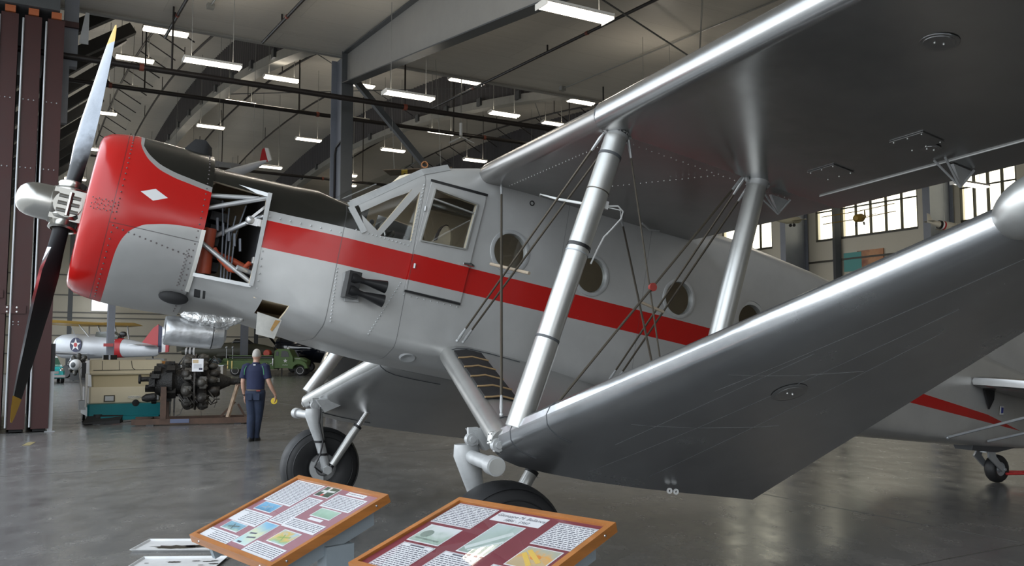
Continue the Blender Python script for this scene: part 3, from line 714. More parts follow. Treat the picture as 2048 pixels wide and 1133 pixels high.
# A-pillar / windshield trim and windshield glass
for sg in (1, -1):
    ws = MB(bp)
    ws.bar((-.68, .69*sg, .43), (-.12, .68*sg, .875), .06, .012, up=(0, sg, .6)); ws.bar((-.12,.68*sg,.875),(.11,.665*sg,.985), .06, .012, up=(0,sg,.6))
    ws.bar((-.68,.735*sg,.42), (-.535,.757*sg,.235), .05, .012, up=(0, sg, 0))
    ws.build('windshield_frame', M['alu_worn'], fus, smooth=False)
g = MB(bp); g.loft([[(-.665,.60,.585),(-.665,-.60,.585),(-.14,-.56,.985),(-.14,.56,.985)], [(-.672,.60,.592),(-.672,-.60,.592),(-.147,-.56,.992),(-.147,.56,.992)]]); g.build('windshield', M['glass'], fus, smooth=False)
# rivets along panel edges of the port side
rv = MB(bp)
def rivets(a, b, n, w=.76):
    for i in range(n):
        k = i/(n-1); s = a[0]+(b[0]-a[0])*k; t = a[1]+(b[1]-a[1])*k; q = sec_at(s); rv.ball((s, q[4]+.001, t), .0075, n=6, m=4)
for a, b, n in (((-.135,.255),(-.11,.75),16),((-.155,-.10),(-.34,-.56),18),((-.69,-.10),(-.66,-.52),16),((-.60,.24),(-.15,.22),14),((-.11,-.19),(.37,-.19),9),((-1.27,.19),(-.72,.19),8),((-1.27,-.09),(-1.25,-.38),6)):
    rivets(a, b, n)
rvo = rv.build('rivets', M['alu_worn'], fus); rvo['kind'] = 'stuff'
# hatch outline aft of the last window
hp = plate('aft_hatch', [(3.18,.80),(4.25,.80),(4.25,-.02),(3.18,-.02)], [circ(3.58,.345,.20,28)], 0.0, M['fus'], fus, .006, xf=lambda s, b, t: bp(s, sec_at(s)[4]+.008+b, t))
# small dark vent high on the side, drains, step light
v = MB(bp); v.lathe((.90,.762,.86), (0,1,0), [(0,.024),(.012,.024),(.012,.016),(.002,.014),(.002,.001)], 16); v.build('vent', M['black'], fus)
fx_ = MB(bp); fx_.lathe((.07,.62,-.675), (0,.5,-.86), [(0,.001),(.012,.06),(.0,.075)], 20); e = fx_.build('belly_light', M['alu_worn'], fus)
# little opened hatch plate hanging below its hole
hp = MB(bp); hp.loft([[(-1.20,.60,-.55),(-1.005,.60,-.575),(-1.045,.67,-.735),(-1.19,.67,-.725)], [(-1.20,.604,-.55),(-1.005,.604,-.575),(-1.045,.674,-.735),(-1.19,.674,-.725)]])
hp = hp.build('hatch_flap', mat('flap_stained', (.62,.61,.57), .4, .2, var=.25, vs=9), fus, smooth=False)
r_ = MB(bp); r_.loft([[(-1.055,.608,-.585),(-1.015,.608,-.585),(-1.07,.652,-.68),(-1.085,.648,-.67)], [(-1.055,.611,-.585),(-1.015,.611,-.585),(-1.07,.655,-.68),(-1.085,.651,-.67)]]); r_.build('rust_stain', mat('rust_run', (.42,.24,.08), .6, var=.4, vs=20), hp, smooth=False)
# twin venturi tubes on their plate
vt = MB(bp); vt.poly([(-.645,-.13),(-.50,-.085),(-.452,-.345),(-.61,-.345)], [], (0,0,0), (1,0,0), (0,0,1), .0)
vt = MB(bp); vt.loft([[(-.640,.765,-.125),(-.535,.765,-.09),(-.475,.765,-.33),(-.590,.765,-.345)], [(-.640,.775,-.125),(-.535,.775,-.09),(-.475,.775,-.33),(-.590,.775,-.345)]])
vp = vt.build('venturi_plate', M['alu_worn'], fus, smooth=False)
bx = MB(bp); bx.box((-.575,.83,-.215), (.10,.13,.21), rot=Matrix.Rotation(.0, 3, 'Y')); bx.build('venturi_mount', M['black'], vp, smooth=False)
for dt, t1 in ((-.165,-.178),(-.262,-.295)):
    q = MB(bp); q.lathe((-.60,.875,dt), (.33,0,(t1-dt)), [(0,.042),(.03,.045),(.09,.024),(.12,.024),(.29,.052),(.292,.044),(.12,.016),(0,.016)], 20); q.build('venturi_tube', M['black'], vp)
# ---- engine bay behind the cowl
bay = MB(bp); bay.lathe((-1.305,0,0), (1,0,0), [(0,.001),(0,.60),(.02,.60)], 32); fw_ = bay.build('firewall', M['bay'], AP, smooth=False)
en = MB(bp); en.lathe((-2.45,0,0), (1,0,0), [(0,.06),(.05,.18),(.25,.22),(.3,.34),(.55,.36),(.72,.30),(.85,.22),(1.0,.15)], 28)
eng = en.build('engine', M['bay'], AP)
for k in range(9):
    a = 2*PI*k/9; d = Vector((0, cos(a), sin(a)))
    c = MB(bp); c.lathe(Vector((-2.1,0,0))+d*.30, d, [(0,.085),(.06,.085)]+sum([[(.07+.03*j,.105),(.085+.03*j,.085)] for j in range(6)], [])+[(.27,.10),(.30,.05)], 14, caps=True); c.build('cylinder', M['bay'], eng)
for k in range(7):
    c = MB(bp); c.box((-1.62+.02*(k % 3), .22+.04*(k % 2), .25-.1*k), (.12,.16,.07)); c.build('accessory', M['bay'], eng, smooth=False)
tb = MB(bp)
for a, b in (((-1.295,.60,.345),(-1.265,.60,-.35)),((-1.30,.58,.345),(-1.80,.52,.125)),((-1.36,.55,.33),(-1.80,.50,.25)),((-1.255,.58,-.355),(-1.72,.52,-.10)),((-1.30,.58,.2),(-1.72,.3,-.1)),((-1.30,.56,-.26),(-1.42,.60,-.245))): tb.tube([a, b], .019, 10)
tb = tb.build('engine_mount', mat('mount_tube', (.55,.56,.57), .3, .6), AP)
bm_ = mat('bright_bracket', (.6,.6,.6), .3, .7)
br = MB(bp); br.box((-1.36,.60,.13), (.13,.02,.06)); br.bar((-1.40,.6,.15),(-1.30,.6,.28),.03,.02); br.ball((-1.40,.60,.135),.035); br.box((-1.31,.615,.125),(.06,.04,.05)); br.build('bracket', bm_, tb)
br = MB(bp); br.box((-1.29,.62,-.17),(.07,.05,.05)); br.build('bracket', bm_, tb)
hz_o = mat('orange_hose', (.40,.07,.03), .5)
hs = MB(bp); hs.tube([(-1.66,.45,.02),(-1.65,.45,-.16),(-1.63,.44,-.33)], .055, 12); hs.build('exhaust_sleeve', hz_o, eng)
hs = MB(bp); hs.tube([(-1.60,.50,-.13),(-1.55,.53,-.20),(-1.46,.54,-.27),(-1.38,.54,-.27),(-1.33,.54,-.19),(-1.27,.5,-.19)], .020, 10); hs.tube([(-1.55,.40,-.16),(-1.45,.38,-.17),(-1.30,.4,-.22)], .026, 10); hs.build('hose', hz_o, eng)
hs = MB(bp)
for k in range(4): hs.tube([(-1.6+.06*k,.35+.01*k,.28-.05*(k%3)),(-1.55+.03*k,.42,0.0),(-1.5+.025*k,.45-.01*k,-.34)], .006, 6)
for k in range(5): hs.tube([(-1.62+.05*k,.44,.12-.03*k),(-1.60+.05*k,.45,.02-.03*k)], .010, 6)
hs.build('cable', M['steel_grey'], eng)
lip = MB(bp)
for a, b, w in (((-1.72,.46,.405),(-1.305,.60,.365),.03),((-1.305,.672,.37),(-1.30,.674,-.37),.03),((-1.72,.60,-.37),(-1.30,.665,-.37),.028)): lip.bar(a, b, w, .012, up=(0,1,0))
lip.build('bay_edge', M['alu_worn'], fus, smooth=False)
dk = MB(bp)
for s_, w_ in ((-1.655,.045),(-1.605,.018)): dk.box((s_,.545,-.50), (w_,.012,.085), rot=Matrix.Rotation(.85, 3, 'X'))
dk.build('cooling_slot', M['black'], fus, smooth=False)
# ---- cowling
cw = MB(bp)
prof = [(-2.44,.50),(-2.50,.505),(-2.535,.53),(-2.545,.56),(-2.53,.60),(-2.48,.635),(-2.40,.655),(-2.30,.670),(-2.20,.675),(-2.0,.675),(-1.72,.668),(-1.72,.655),(-2.0,.66),(-2.3,.65),(-2.44,.60)]
cw.lathe((0,0,0), (1,0,0), prof, 96)
cowl = cw.build('cowling', M['cowl'], AP, ang=50)
q = MB(bp)
pts = [(-1.735,.676*cos(a),.676*sin(a)) for a in [-.05-.11*i for i in range(8)]]
q.loft([[p, (p[0]+.028, p[1]*1.004, p[2]*1.004), (p[0]+.028, p[1]*.99, p[2]*.99), (p[0], p[1]*.985, p[2]*.985)] for p in pts]); q.build('edge_strip', mat('pale_edge', (.66,.65,.61), .4, .3), cowl)
rv = MB(bp)
for i in range(34):
    a = 1.2-i*.075; rv.ball((-2.33,.674*cos(a),.674*sin(a)), .006, n=6, m=4); rv.ball((-1.76,.671*cos(a),.671*sin(a)), .006, n=6, m=4)
for i in range(14):
    rv.ball((-2.30+.04*i,.675*cos(-.24-.01*i),.675*sin(-.24-.01*i)), .007, n=6, m=4)
for i in range(26): rv.ball((-2.50+.021*(i % 9), .645+.035*min(1,(i % 9)/5), .02-.035*(i//9)-.01*(i%2)), .005, n=6, m=4)
for i in range(22):
    a=-.30-.022*i; rv.ball((-1.79-.012*(i%2),.674*cos(a),.674*sin(a)), .0055, n=6, m=4)
rvo = rv.build('rivets', mat('rivet_dark', (.12,.10,.10), .5), cowl); rvo['kind'] = 'stuff'
sp = MB(bp); sp.loft([[(-1.95,b_,.66+.0*i) for i, b_ in enumerate((-.09,.09))]+[(-1.95,.09,.67),(-1.95,-.09,.67)], [(-1.88,-.10,.66),(-1.88,.10,.66),(-1.88,.08,.775),(-1.88,-.08,.775)], [(-1.80,-.10,.66),(-1.80,.10,.66),(-1.80,.075,.79),(-1.80,-.075,.79)], [(-1.74,-.09,.64),(-1.74,.09,.64),(-1.74,.07,.74),(-1.74,-.07,.74)], [(-1.72,-.09,.62),(-1.72,.09,.62),(-1.72,.06,.66),(-1.72,-.06,.66)]])
sp.build('air_scoop', M['black_matte'], cowl)
hl = MB(bp); hl.ball((-1.80,.40,-.555), .13, (.85,.35,.42), 18, 10, rot=Matrix.Rotation(-.75, 3, 'X')); hl.build('exhaust_port', M['black_matte'], cowl)
# oil cooler drum with its crumpled foil collar
oc = MB(bp); ax = Vector((.43,0,.045))
oc.lathe((-1.80,.28,-.805), ax, [(.015,.098),(0,.108),(.01,.112),(.06,.116),(.30,.118),(.345,.120),(.36,.119),(.43,.104),(.455,.05),(.46,.001)], 32)
oc.lathe((-1.80,.28,-.805), ax, [(.012,.098),(.05,.09),(.08,.001)], 32, mi=1)
oco = oc.build('oil_cooler_drum', [mat('dented_silver', (.56,.57,.58), .34, .8, var=.18, vs=7, bump=.5, bs=9, rvar=.1), M['black_matte']], AP)
b_ = MB(bp); b_.lathe(Vector((-1.80,.28,-.805))+ax*.80, ax, [(-.004,.121),(0,.1235),(.004,.121)], 32); b_.build('band', M['black'], oco)
fo = MB(bp)
fo.tube([(-1.72,.34,-.665),(-1.62,.38,-.665),(-1.50,.39,-.675),(-1.40,.38,-.665),(-1.32,.38,-.64),(-1.25,.38,-.615)], [.025,.045,.045,.045,.04,.012], 14); fo.tube([(-1.40,.36,-.67),(-1.36,.33,-.72)], [.04,.05], 12)
foil = fo.build('foil_collar', mat('crumpled_foil', (.80,.80,.79), .28, .7, var=.3, vs=14, bump=1.0, bs=28), AP)
dm = foil.modifiers.new('sub', 'SUBSURF'); dm.levels = 2; dm.render_levels = 2
tx = bpy.data.textures.new('crumple', 'CLOUDS'); tx.noise_scale = .05
dm = foil.modifiers.new('crumple', 'DISPLACE'); dm.texture = tx; dm.strength = .035; dm.mid_level = .5
# ---- propeller with hub
pr = MB(bp)
pr.lathe((-3.02,0,0), (1,0,0), [(0,.001),(.006,.045),(.02,.08),(.05,.110),(.09,.127),(.14,.135),(.24,.138),(.242,.145),(.28,.147),(.32,.13),(.42,.11),(.56,.08)], 40)
hub = pr.build('propeller_hub', mat('polished_hub', (.44,.43,.40), .22, .95), AP)
TILT = math.asin(.33/1.6)
blade_m = [mat('blade_polished', (.25,.265,.29), .30, .9, var=.35, vs=2.5, rvar=.08), mat('blade_black', (.012,.012,.014), .55, spec=.3), mat('blade_tip_yellow', (.62,.36,.04), .45), mat('blade_leading_edge', (.72,.74,.8), .2, .9)]
def soot(m):
    N = m.node_tree.nodes; L = m.node_tree.links; P = N['Principled BSDF']
    tc, s, t, b = body_coords(N, L)
    n = N.new('ShaderNodeTexNoise'); n.inputs['Scale'].default_value = 14; L.new(tc.outputs['Object'], n.inputs['Vector'])
    r2 = math_node(N, L, 'ADD', math_node(N, L, 'ABSOLUTE', t), math_node(N, L, 'MULTIPLY', math_node(N, L, 'ADD', b, math_node(N, L, 'MULTIPLY', n.outputs['Fac'], .3)), -1.0))
    f = N.new('ShaderNodeMapRange'); L.new(r2, f.inputs['Value']); f.inputs['From Min'].default_value = .25; f.inputs['From Max'].default_value = .60
    old = P.inputs['Base Color'].links[0].from_socket if P.inputs['Base Color'].links else (.6,.62,.66)
    L.new(mx(N, L, f.outputs['Result'], (.014,.014,.015), old), P.inputs['Base Color'])
    L.new(math_node(N, L, 'MULTIPLY', f.outputs['Result'], .9), P.inputs['Metallic'])
soot(blade_m[0])
def blade(sgn):
    rad = Vector((0, -sin(TILT), cos(TILT)))*sgn       # outward
    tan = Vector((0, -cos(TILT), -sin(TILT)))*sgn      # direction of motion (leading edge)
    fwd = Vector((-1, 0, 0))
    st = [(r, c_*(.78 if r > .3 else 1), t_, b_) for r, c_, t_, b_ in [(.10,.10,.10,75),(.22,.12,.11,70),(.36,.17,.075,60),(.55,.235,.05,48),(.80,.265,.036,38),(1.05,.255,.027,31),(1.33,.215,.02,27),(1.50,.17,.015,25),(1.58,.13,.012,24),(1.64,.085,.009,23),(1.68,.03,.006,23)]]
    rings = []; NP = 14
    for r, ch, th, be in st:
        be = math.radians(be); cd = tan*cos(be)+fwd*sin(be); nd = fwd*cos(be)-tan*sin(be)
        pts = []
        for i in range(NP):                            # 0..6 front (cambered) from LE to TE, 7..13 back
            if i < 7: u = i/6; x = .5-u; y = math.sqrt(max(1-(2*x)**2, 0))*(1.1-.4*u if r > .3 else 1)
            else: u = (i-6)/8; x = -.5+u; y = -math.sqrt(max(1-(2*x)**2, 0))*(.25 if r > .4 else 1)
            pts.append(Vector((-2.66,0,0))+rad*r+cd*(x*ch+.06*ch)+nd*(y*th/2))
        rings.append(pts)
    mb = MB(bp)
    def mis(k, i):
        if st[k][0] >= 1.50: return 2
        if i in (0, 13): return 3 if st[k][0] > .3 else 1
        return 0 if i < 6 else 1
    mb.loft(rings, True, True, mis=mis)
    b = mb.build('propeller_blade', blade_m, hub, ang=60)
    c = MB(bp); c.lathe(Vector((-2.66,0,0))+rad*.07, rad, [(0,.13),(.04,.135),(.06,.12),(.065,.10),(.10,.098),(.115,.105),(.125,.085)], 28, mi=0); c.build('blade_clamp', hub.data.materials[0], hub)
blade(1); blade(-1)
cb = MB(bp); cb.box((-2.66,0,0), (.22,.24,.24)); cb.lathe((-2.66,-.16,0), (0,1,0), [(0,.09),(0,.10),(.32,.10),(.32,.001)], 24)
for t_ in (-.055, 0, .055): cb.tube([(-2.73,.165,t_),(-2.58,.165,t_)], .014, 8)
cb.tube([(-2.65,.17,-.09),(-2.65,.17,.09)], .018, 8)
cb.build('barrel', hub.data.materials[0], hub)
cwt = MB(bp); cwt.loft([[(-2.50,-.12,.05),(-2.44,-.12,.05),(-2.44,-.06,.05),(-2.50,-.06,.05)], [(-2.455,-.16,.23),(-2.425,-.16,.23),(-2.425,-.12,.23),(-2.455,-.12,.23)]]); cwt.build('counterweight', M['black'], hub, smooth=False)
# ---- wings (high, nearly flat underneath)
CLK = [(0,0,0),(.006,.021,-.017),(.0125,.0285,-.0235),(.025,.040,-.031),(.05,.056,-.039),(.09,.073,-.045),(.15,.086,-.048),(.25,.093,-.0495),(.4,.089,-.05),(.55,.075,-.05),(.7,.055,-.049),(.85,.029,-.047),(.95,.008,-.0445),(1,-.036,-.044)]
def foil_ring(sL, tL, sT, tT, b, k=1.0, grow=0.0):
    c = sT-sL; r = .088*min(k, 1); up = []; lo = []
    for i in range(8):
        a = PI*.5*i/7; up.append((r-r*cos(a), r*sin(a))); lo.append((r-r*cos(a), -r*sin(a)*.98))
    for x, yu, yl in ((.10,.118,-.079),(.20,.145,-.071),(.35,.155,-.068),(.5,.140,-.067),(.7,.095,-.066),(.85,.045,-.064),(.95,.0,-.06),(1,-.035,-.055)):
        if x*c > r: up.append((x*c, yu*k)); lo.append((x*c, yl*k))
    f = lambda q, g: (sL+q[0], b, tL+(tT-tL)*q[0]/c+q[1]+g)
    return [f(q, grow) for q in up][::-1]+[f(q, -grow) for q in lo[1:]]
TW, KW = .985, 1.0
def dih(b): return .03*b if b <= 2.6 else .078+.048*(b-2.6)
for sg in (1, -1):
    wing = empty('wing', (0,0,0)); wing.parent = AP
    mb = MB(bp); mb.loft([foil_ring(sl, TW+dih(b), 2.66, TW+dih(b), b*sg, KW*kk) for b, sl, kk in ((0,.95,1),(.54,.92,1),(.585,.62,1),(.62,.50,1),(.66,.42,1),(.72,.375,1),(.80,.36,1),(1.2,.36,1),(1.6,.36,1),(2.2,.36,1),(2.60,.36,1))])
    mb.build('center_panel', mat('silver_center_panel', (.35,.34,.33), .30, .85, var=.10, vs=3, bump=.06, bs=5) if sg > 0 else M['alu_wing'], wing, ang=30)
    st = [2.60,3.2,4.0,5.0,6.0,7.0,8.0,8.8,9.3,9.6,9.8,9.88]
    def tip(b):
        if b < 8.8: return .36, 2.20
        k = (b-8.8)/1.1; e = math.sqrt(max(1-k*k, .02)); return .36+.9*(1-e), 2.20-.75*(1-e)
    mb = MB(bp); mb.loft([foil_ring(tip(b)[0]-.012, TW+dih(b), tip(b)[1]+.46*(1 if b < 8.8 else max(0, 1-(b-8.8)*2)), TW+dih(b), b*sg, KW*min(1, (9.95-b)*1.2+.12), .012) for b in st])
    op = mb.build('outer_panel', M['alu_wing'], wing, ang=30)
    if sg < 0: continue
    un = lambda s, b: (s, b, TW+dih(b)-.068-.013)   # a point on the underside
    # flap / aileron gap line with hinge brackets
    gp = MB(bp); gp.bar(un(2.33, 2.72), un(2.27, 8.6), .005, .008); gp.build('aileron_gap', M['white'], wing, smooth=False)
    for s0, b in ((2.02, 2.46), (2.31, 3.80), (2.31, 5.6)):
        low_ = Vector(un(s0+.16, b))+Vector((0,0,-.13)); hb = MB(bp)
        for o_ in (-.04, .04): hb.tube([un(s0-.06, b+o_), tuple(low_)], .008, 6)
        hb.tube([tuple(low_), un(s0+.24, b+.03)], .009, 6)
        hb.loft([[un(s0+.06, b-.012), un(s0+.25, b-.012), tuple(low_+Vector((0,-.012,0)))], [un(s0+.06, b+.012), un(s0+.25, b+.012), tuple(low_+Vector((0,.012,0)))]])
        hb.build('hinge_bracket', M['alu_worn'], wing)
    sm_ = MB(bp); fr_ = foil_ring(.35, TW+dih(2.6), 2.66, TW+dih(2.6), 2.605, KW, .004); sm_.tube(fr_[6:], .007, 6); sm_.build('panel_joint', M['steel_dark'], wing)
    ir = M['alu_strut']
    for s_, b_, r in ((1.0, 4.73, .075), (2.07, 3.87, .05)):
        p = Vector(un(s_, b_)); q = MB(bp); q.lathe(p, (0,0,-1), [(0,r*1.25),(.004,r*1.2),(.004,r),(.007,r*.97),(.007,.001)], 28)
        q = q.build('inspection_ring', M['alu_wing'], wing)
        [MB(bp).ball(p+Vector((.02*e_,.01*e_,-.008)), .006, n=6, m=4).build('screw', ir, q) for e_ in (-1, 1)]
    for s_, b_ in ((2.0, 3.13), (1.93, 3.88)):
        q = MB(bp); q.loft([[tuple(Vector(un(s_+a, b_+c))+Vector((0,0,-z))) for a, c in ((-.10,-.12),(.10,-.12),(.10,.12),(-.10,.12))] for z in (0, .006)])
        q = q.build('access_plate', M['alu_wing'], wing, smooth=False)
        d = MB(bp)
        for a in (-.085, .085):
            for c in (-.10, 0, .10): d.ball(Vector(un(s_+a, b_+c))+Vector((0,0,-.007)), .005, n=6, m=4)
        d.build('screw', ir, q)
    rv = MB(bp)
    for i in range(34): rv.ball(un(.62-.0*i, .85+.05*i), .0055, n=6, m=4)
    for i in range(20): rv.ball(un(1.15+.02*i, 1.5+.05*i), .0055, n=6, m=4)
    for i in range(30): rv.ball(un(.65+.055*i, 2.5-.01*(i % 2)), .005, n=6, m=4)
    r = rv.build('rivets', ir, wing); r['kind'] = 'stuff'
    q = MB(bp); q.tube([un(1.98,.92), tuple(Vector(un(2.08,.90))+Vector((0,0,-.03))), un(2.22,.86)], .010, 6); q.build('conduit', M['alu_worn'], wing)
# ---- lower stubs and outer lifting struts
SYM = [(0,0),(.008,.20),(.02,.30),(.05,.42),(.10,.49),(.2,.5),(.35,.47),(.55,.36),(.75,.21),(.9,.09),(1,.012)]
def sym_ring(LE, TE, th, b):
    (sL, tL), (sT, tT) = LE, TE; c = sT-sL
    up = [(sL+c*x, b, tL+(tT-tL)*x+y*th) for x, y in SYM]; lo = [(sL+c*x, b, tL+(tT-tL)*x-y*th) for x, y in SYM]
    return up[::-1]+lo[1:]
def lerp(a, b, k): return tuple(x+(y-x)*k for x, y in zip(a, b))
ROOT = ((.32,-.60),(2.30,-.66),.26); KNEE = ((.05,-1.19),(2.25,-1.33),.27); END = ((1.50,.80),(2.08,1.0),.16)
for sg in (1, -1):
    stub = empty('stub_wing', (0,0,0)); stub.parent = AP
    def stt(k): return lerp(ROOT[0], KNEE[0], k), lerp(ROOT[1], KNEE[1], k), ROOT[2]+(KNEE[2]-ROOT[2])*k, (.70+(2.47-.70)*k)*sg
    mb = MB(bp); mb.loft([sym_ring(*stt(k)) for k in (0, .25, .5, .75, 1)]); sk = mb.build('skin', M['alu'], stub, ang=30)
    nz = MB(bp); nz.tube([(.385+(.05+.065-.385)*k, (.74+(2.52-.74)*k)*sg, -.605+(-1.195+.605)*k) for k in (0, .33, .66, 1)], [.080,.080,.080,.080], 20, caps=True)
    nz.build('nose_tube', M['alu_strut'], stub)
    sm = MB(bp); 
    for k in (.08, .93):
        LE, TE, th, b = stt(k); r_ = sym_ring(LE, TE, th+.006, b); sm.tube(r_[4:17], .004, 5)
    sm.build('skin_joint', M['steel_dark'], stub)
    if sg > 0:
        # black walkway treads laid on top of the stub beside the fuselage
        for k in range(5):
            a0, a1 = .13+.125*k, .13+.125*k+.112; rows = []
            for kk in (a0, (a0+a1)/2, a1):
                LE, TE, th, b = stt(kk); c = TE[0]-LE[0]
                f = lambda x: (LE[0]+c*x, b, LE[1]+(TE[1]-LE[1])*x+.020+th*(.36+(x-.028)*2.0 if x < .08 else .48))
                top = [f(x) for x in (.028,.05,.08,.115,.15)]
                rows.append(top+[(p[0], p[1], p[2]-.012) for p in top[::-1]])
            w = MB(bp); w.loft(rows); w = w.build('walkway_tread', mat('worn_black_grip', (.016,.015,.015), .75, var=.5, vs=12) if k == 0 else bpy.data.materials['worn_black_grip'], stub)
            LE, TE, th, b = stt(a1); e_ = MB(bp); f2 = lambda x: (LE[0]+(TE[0]-LE[0])*x, b, LE[1]+(TE[1]-LE[1])*x+.020+th*(.36+(x-.028)*2.0 if x < .08 else .48))
            e_.tube([f2(x) for x in (.025,.05,.08,.115,.155)], .007, 6); e_.build('tread_edge', mat('tan_edge', (.33,.22,.11), .6) if k == 0 else bpy.data.materials['tan_edge'], w)
    strut = empty('lifting_strut', (0,0,0)); strut.parent = AP
    def stt2(k):
        return lerp(KNEE[0], END[0], k), lerp(KNEE[1], END[1], k), KNEE[2]+(END[2]-KNEE[2])*k, (2.47+(6.4-2.47)*k)*sg
    mb = MB(bp); mb.loft([sym_ring(*stt2(k)) for k in (0, .1, .2, .35, .5, .65, .8, .95, 1)])
    mb.build('skin', M['alu_wing'] if sg < 0 else mat('silver_strut_skin', (.50,.505,.51), .24, .9, var=.12, vs=2.2, bump=.16, bs=5, rvar=.05), strut, ang=30)
    rb = MB(bp)
    for k in (.035, .10):
        LE, TE, th, b = stt2(k); r_ = sym_ring(LE, TE, th+.005, b); rb.tube(r_[6:15], .0035, 5)
    rb.build('skin_joint', M['steel_dark'], strut)
    if sg > 0:
        def low(x, k, off=.004):
            LE, TE, th, b = stt2(k); c = TE[0]-LE[0]
            for (x0, y0), (x1, y1) in zip(SYM, SYM[1:]):
                if x0 <= x <= x1: y = y0+(y1-y0)*(x-x0)/(x1-x0)
            return Vector((LE[0]+c*x, b, LE[1]+(TE[1]-LE[1])*x-y*th-off))
        sc_ = MB(bp)
        for k0, k1, x0, x1 in ((.03,.55,.30,.45),(.04,.50,.50,.58),(.12,.42,.22,.24),(.3,.7,.18,.3),(.18,.24,.15,.62),(.34,.40,.12,.55)):
            sc_.tube([low(x0+(x1-x0)*i/8, k0+(k1-k0)*i/8, .0002) for i in range(9)], .0011, 4)
        sc_.build('fabric_seam', mat('seam_light', (.40,.40,.40), .35, .9), strut)
        p = low(.42, .33); ax = (low(.42, .34)-p).normalized().cross((low(.5,.33)-p).normalized())
        if ax.z > 0: ax = -ax
        q = MB(bp); q.lathe(p, ax, [(0,.105),(.003,.10),(.003,.075),(.006,.072),(.006,.001)], 28); q = q.build('inspection_ring', M['alu_wing'], strut)
        [MB(bp).ball(p+ax*.007+Vector((.02*e_,.0,0)), .006, n=6, m=4).build('screw', M['alu_strut'], q) for e_ in (-1, 1)]
        LE, TE, th, b = stt2(.70)
        q = MB(bp); q.ball((LE[0]+.03, b, LE[1]), .15, (1.0,1.35,.85), 20, 12, rot=Matrix.Rotation(.5, 3, 'X')); fa = q.build('strut_fairing', M['alu_strut'], strut)
        q = MB(bp)
        for i in range(5): q.ball((LE[0]-.05+.035*i, b+.10, LE[1]-.10-.01*i), .009, n=6, m=4)
        q.build('screw', M['steel_dark'], fa)
        kp = MB(bp); kp.loft([[(.036,2.44,-1.155),(.036,2.50,-1.15),(.040,2.50,-1.215),(.040,2.44,-1.225)], [(.055,2.44,-1.145),(.055,2.50,-1.135),(.06,2.50,-1.23),(.06,2.44,-1.235)]]); kp = kp.build('knee_plate', M['alu_strut'], strut, smooth=False)
        q = MB(bp)
        for b_, t_ in ((2.45,-1.165),(2.49,-1.16),(2.45,-1.21),(2.49,-1.20)): q.ball((.036, b_, t_), .005, n=6, m=4)
        q.build('screw', M['steel_dark'], kp)
        dr = MB(bp)
        for o_ in (0, .055): dr.lathe(low(.62, .0+.02)+Vector((o_,0,-.03)), (0,1,0), [(0,.010),(0,.020),(.012,.020),(.012,.010),(0,.010)], 14)
        dr.build('tie_down_ring', M['white'], strut)
    # vertical struts
    for nm, a, b in (('front_strut', (.15 if sg > 0 else .115,2.60*sg,-1.10), (.57 if sg > 0 else 1.18,2.60*sg,1.06)), ('rear_strut', (1.50,2.60*sg,-1.20), (1.83,2.60*sg,1.06))):
        a = Vector(a); b = Vector(b); r = .077 if nm == 'front_strut' else .075
        q = MB(bp); q.tube([a, b], r, 24); st_ = q.build('wing_strut', M['alu_strut'], AP)
        d = b-a
        if nm == 'front_strut' and sg > 0:
            for k, h, mm in ((.955,.020,'steel_dark'),(.875,.020,'steel_dark'),(.565,.024,'black'),(.548,.008,'galv'),(.27,.016,'steel_dark'),(.755,.006,'wire')):
                q = MB(bp); q.tube([a+d*k, a+d*k+d.normalized()*h], r+.004, 24); q.build('band', M[mm], st_)
            q = MB(bp); e = a+d*.75; q.tube([(.56,2.60,.459),(.63,2.62,.475),(.69,2.60,.455),(.709,2.56,.415),(.65,2.56,.33),(.589,2.57,.255),(.547,2.58,.156),(.50,2.60,.043)], .006, 6); q.tube([(.56,2.60,.45),(.66,2.61,.455),(.695,2.58,.41),(.60,2.58,.27)], .004, 6); q.box((.545,2.60,.46), (.03,.03,.055)); q.tube([(.90,.9,.905),(.70,1.3,.80),(.55,1.9,.62),(.47,2.53,.455)], [.004,.005,.010,.010], 8); q.build('cable', M['white'], st_)
            q = MB(bp); q.tube([a+d*.26+Vector((.082,.02,0)), a+d*.15+Vector((.082,.02,0)), a+d*.03+Vector((.09,.0,0))], .006, 6); q.build('static_line', M['white'], st_)
        ft = MB(bp); ft.lathe(a+d*.99, d, [(-.10,r+.003),(-.02,r+.006),(.03,r+.02)], 20)
        for o_ in (-.085, .085): ft.lathe(a+d*.965+Vector((o_, .0, 0)), (0,1,0), [(-.012,.028),(.012,.028),(.012,.010),(-.012,.010),(-.012,.028)], 14)
        ft.build('fitting', M['alu_worn'], st_)
    # bracing wires: a pair per bay, single counter wires, spreaders
    def wires(name, pairs, r=.0085):
        for a, b in pairs:
            q = MB(bp); a = Vector(a); b = Vector(b); d = (b-a).normalized(); q.tube([a+d*.16, b-d*.16], r, 8); w = q.build('bracing_wire', M['wire'], AP)
            
            for e0, dd in ((a, d), (b, -d)):
                q = MB(bp); q.tube([e0, e0+dd*.05, e0+dd*.17], [.006,.013,.008], 8); q.ball(e0, .014, n=8, m=6); q.build('turnbuckle', M['alu_worn'], w)
    S = sg
    wires('w', [((.395,.83*S,-.475),(.49,2.53*S,.98)), ((.445,.84*S,-.475),(.56,2.52*S,.95))])
    wires('w', [((1.86,.92*S,-.57),(1.73,2.56*S,1.0)), ((1.92,.94*S,-.57),(1.80,2.54*S,.97))])
    wires('w', [((.36,2.50*S,-1.06),(1.70,2.58*S,1.0))], .009)
    wires('w', [((.632,2.60*S,1.0),(1.50,2.46*S,-1.12))], .006)
